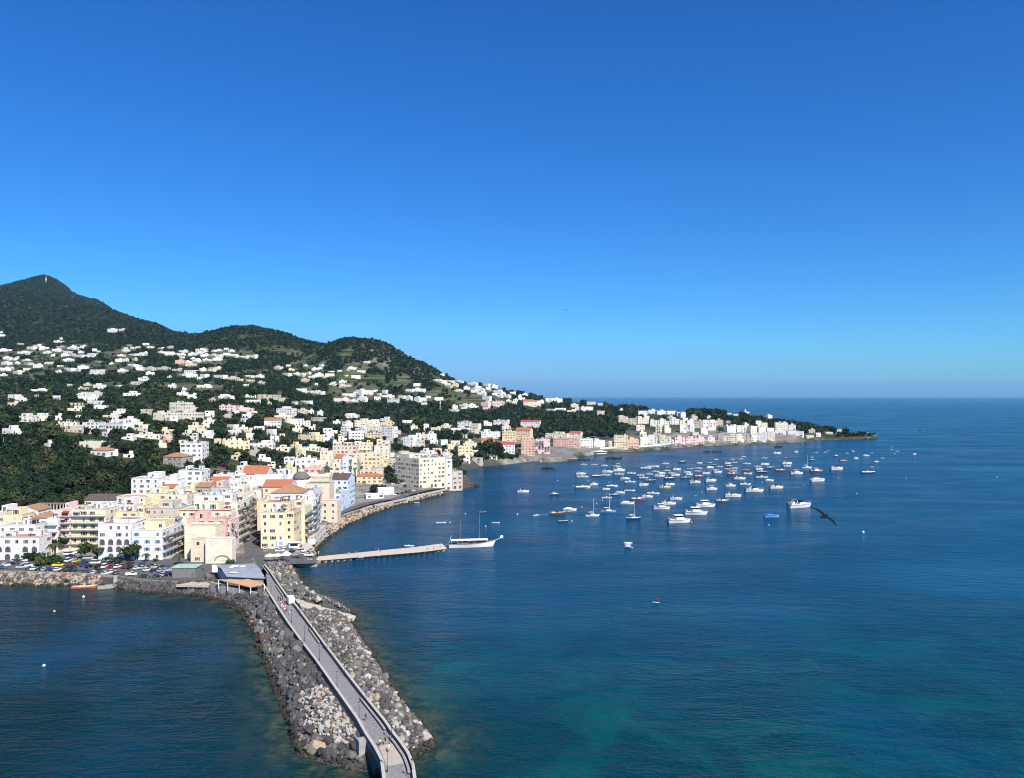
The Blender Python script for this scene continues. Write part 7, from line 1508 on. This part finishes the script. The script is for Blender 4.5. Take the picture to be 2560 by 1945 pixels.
for (px, py), t, l, lb in (((315,1425),'black','black','in dark clothes between the parked cars'),((270,1412),'white','sand','in white beside the white van in the car park')):
    z = 3.2; a = onpx(px,py,z); person(a[0], a[1], lot_z(*a), 0, t, l, 'stand', 'person '+lb, 'people in the car park')
# paddle boarder
p = W(1641,1507,0); mb = MB(); hull(mb,3.2,.8,.12,bow=.5,stern=.6,rise=.3,keel=.05); deck = MB(); e = mb.build('paddle_board', [M_WHITE], None, (p[0],p[1],.03), R(-30)); tag(e, 'white paddle board alone on the open water', 'board')
person(p[0], p[1], .15, 150, 'red', 'black', 'stand', 'person in red standing on the white paddle board', None)
mb = MB(); mb.tube([(.28,-.1,.0),(.22,-.1,1.9)], .03, 5); mb.box(.2,.36,-.12,-.08,-.3,.1); o = mb.build('paddle', [M_RUB], None, (p[0],p[1],.15), R(150)); tag(o, 'dark paddle held by the paddle boarder', 'paddle')
# ---------------------------------------------------------------- beach, poles, towers, far mole
M_BLUEP = mat('blue_parasol', (.07,.24,.78), .8)
pm = MB(); pm.lathe([(1.3,0),(.7,.28),(.05,.5)], n=8); PAR = {c: pm.mesh('parasol_canopy', [m]) for c, m in (('b', M_BLUEP), ('w', M_WHITE), ('p', plaster('paleblue')))}
sm = MB(); sm.tube([(0,0,0),(0,0,2.3)], .04, 5); STK = sm.mesh('pole', [M_WHITE])
def parasol(px, row, c, label, grp, z=None):
    p = hit(px, row) if z is None else W(px, row, z)
    if p is None: return
    e = empty('beach_parasol', (p[0],p[1],p[2])); tag(e, label, 'parasol', grp); link('parasol_canopy', PAR[c], e, (0,0,2.1)); link('pole', STK, e); e.scale = (1.35,1.35,1.25)
for i in range(26): parasol(1604+i%13*9.5+rnd.uniform(-2,2), 1121+(i//13)*3-i%13*.4, 'bp'[rnd.random() < .3], 'blue beach parasol in the rows before the pink beach houses', 'parasols before the pink houses')
for i in range(18): parasol(1398+i%9*4.2, 1135+(i//9)*4, 'b', 'deep blue parasol on the stone platform below the rose pink hotel', 'parasols below the rose pink hotel')
for i in range(10): parasol(2080+i*10, 1086+rnd.uniform(-2,2), 'w', 'white parasol on the bathing platform at the point', 'parasols at the point')
for (x0, x1, r0, lb) in ((2062,2175,1094,'long pale concrete bathing platform at the tip of the point'),(2150,2192,1088,'small white bathing deck outermost on the point')):
    a, b = W(x0, r0, 2.2), W(x1, r0, 2.2); e = empty('bathing_platform', ((a[0]+b[0])/2, a[1], 0)); tag(e, lb, 'platform'); w = b[0]-a[0]; mb = MB(); mb.box(-w/2,w/2,0,26,1.6,2.2); mb.build('deck', [mat('platform_concrete', (.56,.56,.55), .9, .2)], e)
    mb = MB(); [mb.box(-w/2+w*(k+.5)/8-.5,-w/2+w*(k+.5)/8+.5,1,3,-1,1.6) for k in range(8)]; mb.build('piers', [M_CONC], e)
a, b = W(1380,1147,2.0), W(1440,1143,2.0); e = empty('stone_platform', ((a[0]+b[0])/2,a[1],0)); tag(e, 'dark stone bathing platform below the rose pink hotel', 'platform'); w = b[0]-a[0]; mb = MB(); mb.box(-w/2,w/2,0,16,-1,2.0); mb.build('base', [M_DSTONE], e); mb = MB(); mb.box(-w/2+.5,w/2-.5,.5,15.5,2.0,2.15); mb.build('deck', [M_CONC], e)
for (px0, px1, lb) in ((1500,1700,'low cream sea wall along the beach below the yellow and orange houses'),(1705,1900,'low cream sea wall along the beach below the pink houses')):
    P = []
    for k in range(40):
        px = px0+(px1-px0)*k/39; ys_ = np.linspace(1050, 1480, 700); dd = shore_dist((px-CX)/F*ys_, ys_); i_ = np.nonzero(dd > 11)[0][0]; P.append(Vector(((px-CX)/F*ys_[i_], ys_[i_], 0)))
    wallrun('beach_wall', P, .8, 1, 7.2, plaster('cream'), lb, 'wall')
def pole(px, r0, r1, label, grp='wooden utility poles'):
    p = hit(px, r1)
    if p is None: return
    h = (r1-r0)/F*p[1]; e = empty('utility_pole', p); tag(e, label, 'pole', grp); mb = MB(); mb.tube([(0,0,-.5),(0,0,h)], [.2,.13], 6); mb.build('shaft', [mat('pole_wood', (.42,.38,.32), .9)], e); mb = MB(); mb.box(-.9,.9,-.06,.06,h-.9,h-.75); mb.build('crossarm', [M_IRON], e)
pole(9,1095,1127,'thick pale utility pole at the left edge above the wood'); pole(373,1148,1180,'utility pole on the stone terrace above the white villa'); pole(350,1108,1123,'short utility pole in the terraced gardens'); pole(90,1092,1113,'thin utility pole among the terraced gardens'); pole(605,1042,1062,'utility pole in the wood above the reed thicket')
p = hit(1101,1034); e = empty('lattice_mast', p); tag(e, 'white and red lattice mast standing out of the pine wood', 'mast'); h = 32/F*p[1]
mb = MB(); k_ = 8
for i in range(k_):
    z0, z1 = h*i/k_, h*(i+1)/k_; w0, w1 = 1.6*(1-i/k_*.7), 1.6*(1-(i+1)/k_*.7)
    for sx in (-1,1):
        for sy in (-1,1): mb.tube([(sx*w0,sy*w0,z0),(sx*w1,sy*w1,z1)], .16, 4, i % 2)
    for s in (-1,1): mb.tube([(-s*w0,-w0,z0),(s*w1,-w1,z1)], .1, 4, i % 2)
mb.build('lattice', [M_WHITE, plaster('coral')], e); mb = MB(); mb.box(-1.2,1.2,-.6,.6,h*.78,h*.92); mb.build('aerial', [M_WHITE], e)
p = hit(115,708, 4300)
if p: e = empty('summit_mast', p); tag(e, 'pale radio mast near the summit of the mountain', 'mast'); h = 18/F*p[1]; mb = MB(); mb.tube([(0,0,-8),(0,0,h*.75),(0,0,h)], [2.2,1.6,.6], 5); mb.build('shaft', [mat('galvanised', (.55,.56,.57), .6)], e); mb = MB(); mb.box(-3.5,3.5,-1,1,h*.4,h*.55); mb.box(-3,3,-1,1,h*.65,h*.75); mb.build('aerial', [M_WHITE], e)
x0, y0, _ = W(1863,1033,2.0); e = empty('lighthouse', (x0,y0,1.5)); tag(e, 'white lighthouse tower at the far harbour mouth', 'lighthouse'); k_ = y0/F
mb = MB(); mb.lathe([(1.9*k_,0),(1.5*k_,8*k_)], n=10); mb.build('tower', [M_WHITE], e); mb = MB(); mb.lathe([(2.0*k_,8*k_),(2.0*k_,8.5*k_),(1.0*k_,8.6*k_),(1.0*k_,10*k_),(.2*k_,11*k_)], n=10); mb.build('lantern', [M_WHITE], e); mb = MB(); mb.box(-9*k_,9*k_,-8,8,-2,4*k_); mb.build('keeper_house', [plaster('white')], e)
a, b = W(1835,1034,3), W(1957,1033,3); e = empty('breakwater', ((a[0]+b[0])/2,a[1]+12,0)); tag(e, 'dark harbour breakwater behind the headland trees', 'breakwater'); w = b[0]-a[0]; mb = MB(); mb.box(-w/2,w/2,0,14,-3,4); mb.build('mole_body', [M_DSTONE], e)
HAZE = 2.2e-5
# ---------------------------------------------------------------- labels that single things out
def unique_labels(items, marks, maxw=16):
    used = set()
    for it in items:
        if it.get('label'): it['o']['label'] = it['label']; used.add(it['label'])
    def rel(it, m, near=(26, 110)):
        dx, dy = it['px']-m[1], it['py']-m[2]; d = math.hypot(dx, dy*1.6)
        if abs(dx) > abs(dy)*2.2: r_ = 'right of' if dx > 0 else 'left of'
        elif abs(dy) > abs(dx)*1.2: r_ = 'below' if dy > 0 else 'above'
        else: r_ = ('below right of' if dy > 0 else 'above right of') if dx > 0 else ('below left of' if dy > 0 else 'above left of')
        return (d, ('just ' if d < near[0] else 'well ' if d > near[1] else '')+r_+' '+m[0])
    for it in items:
        if it.get('label'): continue
        R_ = sorted([rel(it, m) for m in marks if (it['px']-m[1])**2+(it['py']-m[2])**2 > 4]); lab = None; cut = lambda s: ' '.join(s.split()[:maxw])
        opts = [it['d']+' '+R_[k][1] for k in range(min(2,len(R_)))]
        opts += [it['d']+' '+R_[i][1]+' and '+R_[j][1] for i, j in ((0,1),(0,2),(1,2),(0,3))if len(R_) > 3]
        pre = ['larger ','smaller ','plain ']
        for o_ in opts:
            if o_ not in used and len(o_.split()) <= maxw: lab = o_; break
        if lab is None:
            for n_ in ('second ','third ','fourth ','fifth ','sixth ','seventh ','eighth '):
                for o_ in opts[:2]:
                    t = n_+o_
                    if t not in used and len(t.split()) <= maxw: lab = t; break
                if lab: break
        used.add(lab or opts[0]); it['o']['label'] = lab or opts[0]
BM = [('the schooner',1185,1365),('the yellow hulled boat',1662,1220),('the sky blue sloop',1521,1280),('the black and white sloop',1584,1299),('the white sloop',1482,1290),('the brown wooden launch',1395,1286),('the gliding gull',2045,1300),('the orange hulled boat',2108,1152),('the beached ferry',1497,1128),('the round rock islet',1375,1172),('the flat rock islet',1778,1130),('the long white cruiser',2000,1268),('the blue covered boat',1930,1292),('the jetty end',1112,1365),('the red orange boat',212,1470),('the tip of the point',2195,1095),('the pale green launch',1905,1194),('the reddish brown boat',1864,1176),('the tallest hardtop cruiser',1699,1306),('the dark inflatable',2171,1183),('the coral beach hotel',1325,1150),('the pink beach houses',1700,1105),('the white point houses',1900,1095)]
unique_labels(BOATS, BM)
CM = [('the fan palm',138,1398),('the grey hut',459,1440),('the yellow pickup',144,1416),('the boat landing',268,1455),('the stepped white block',285,1390),('the blue shuttered block',370,1390),('the brown roofed kiosk',375,1396),('the arcaded white building',40,1395),('the cafe canopies',695,1400),('the cream corner house',680,1370),('the pale blue kiosk',735,1368),('the jetty root',795,1395),('the maroon car',279,1418),('the lime car',190,1404),('the white tent',965,1230),('the palazzo',1080,1220),('the orange bungalow',945,1210),('the tall street tree',323,1400),('the sea wall at the left edge',10,1428),('the white van beside the palm',172,1404),('the inland street corner',990,1100),('the seafront terrace',793,1330),('the pale blue house',850,1270)]
for c in CARS: c['d'] = c['d']
unique_labels(CARS, CM)
HM = [('the pink arcaded hotel',560,1021),('the cream hotel block',445,1012),('the white cube house',478,1130),('the grey church dome',752,1190),('the white bell tower',720,1170),('the umbrella pine by the yellow villa',553,1110),('the car park',200,1415),('the schooner',1180,1365),('the yellow palazzo',1085,1185),('the coral beach hotel',1325,1120),('the rose pink hotel',1415,1115),('the ochre church',1305,1085),('the beached ferry',1497,1128),('the lattice mast',1101,1020),('the lighthouse',1863,1028),('the tip of the point',2170,1090),('the red gable house',636,1180),('the hip roofed house',716,1225),('the crenellated tower',800,1195),('the town street',635,1330),('the bridge plaza',690,1395),('the salmon terrace house',515,1310),('the steep wood',150,1200),('the reed thicket',620,1090),('the white house with red roof',1265,1115),('the pink beach houses',1700,1105),('the pine wood',1430,1060),('the radio mast summit',115,760),('the peach gable house',250,1250),('the arched hall',548,1380),('the ridge end trees',1310,975),('the tall pink house',160,1310),('the pale blue house',850,1260),('the maroon house',65,1300),('the orange bungalow',945,1205)]
RNAME = {'flat':'flat roof','green':'green roof','redt':'red terrace','vault':'vaulted roof','gabr':'red gable roof','gabm':'crimson roof','gabd':'dark gable roof','gabb':'brown gable roof','gayb':'brown front gable','hipb':'brown hip roof','hipr':'red hip roof'}
CNM = dict(paleyellow='pale yellow', redbrown='red brown', paleblue='pale blue')
for h in HOUSES:
    h['label'] = h['opt'].get('label'); sz = {1:'one storey',2:'two storey',3:'three storey'}.get(h['fl'],'tall'); wd = 'long ' if h['w'] > 2.2*h['h'] else ''
    h['d'] = '%s%s %s house%s' % (wd, sz, CNM.get(h['c'], h['c']), ' with arches' if h['opt'].get('arch') else ' with balconies' if h['opt'].get('balc') else ' with '+RNAME[h['roof']] if h['roof'] != 'flat' else '')
    h['px'], h['py'] = h['px']; h['o']['category'] = 'house'; h['o']['group'] = 'houses of the town and hillside'
unique_labels(HOUSES, HM)
for h in HOUSES:
    nm = h['opt'].get('name')
    if nm in ('hotel','church','palazzo','marquee','church_nave','arched_hall'): h['o']['category'] = {'church_nave':'church','arched_hall':'hall'}.get(nm, nm)
# ---------------------------------------------------------------- the air between
if HAZE > 0:
    m = bpy.data.materials.new('haze_air'); m.use_nodes = True; N, L = m.node_tree.nodes, m.node_tree.links; N.clear()
    v = N.new('ShaderNodeVolumePrincipled'); v.inputs['Color'].default_value = (.34,.70,1.0,1); v.inputs['Density'].default_value = HAZE; v.inputs['Anisotropy'].default_value = 0.0
    out = N.new('ShaderNodeOutputMaterial'); L.new(v.outputs[0], out.inputs['Volume'])
    mb = MB(); mb.box(-65000, 65000, -300, 60000, -6, 1000); o = mb.build('haze', [m]); o['kind'] = 'stuff'; tag(o, 'thin pale blue sea haze between the bay and the mountain', 'haze')
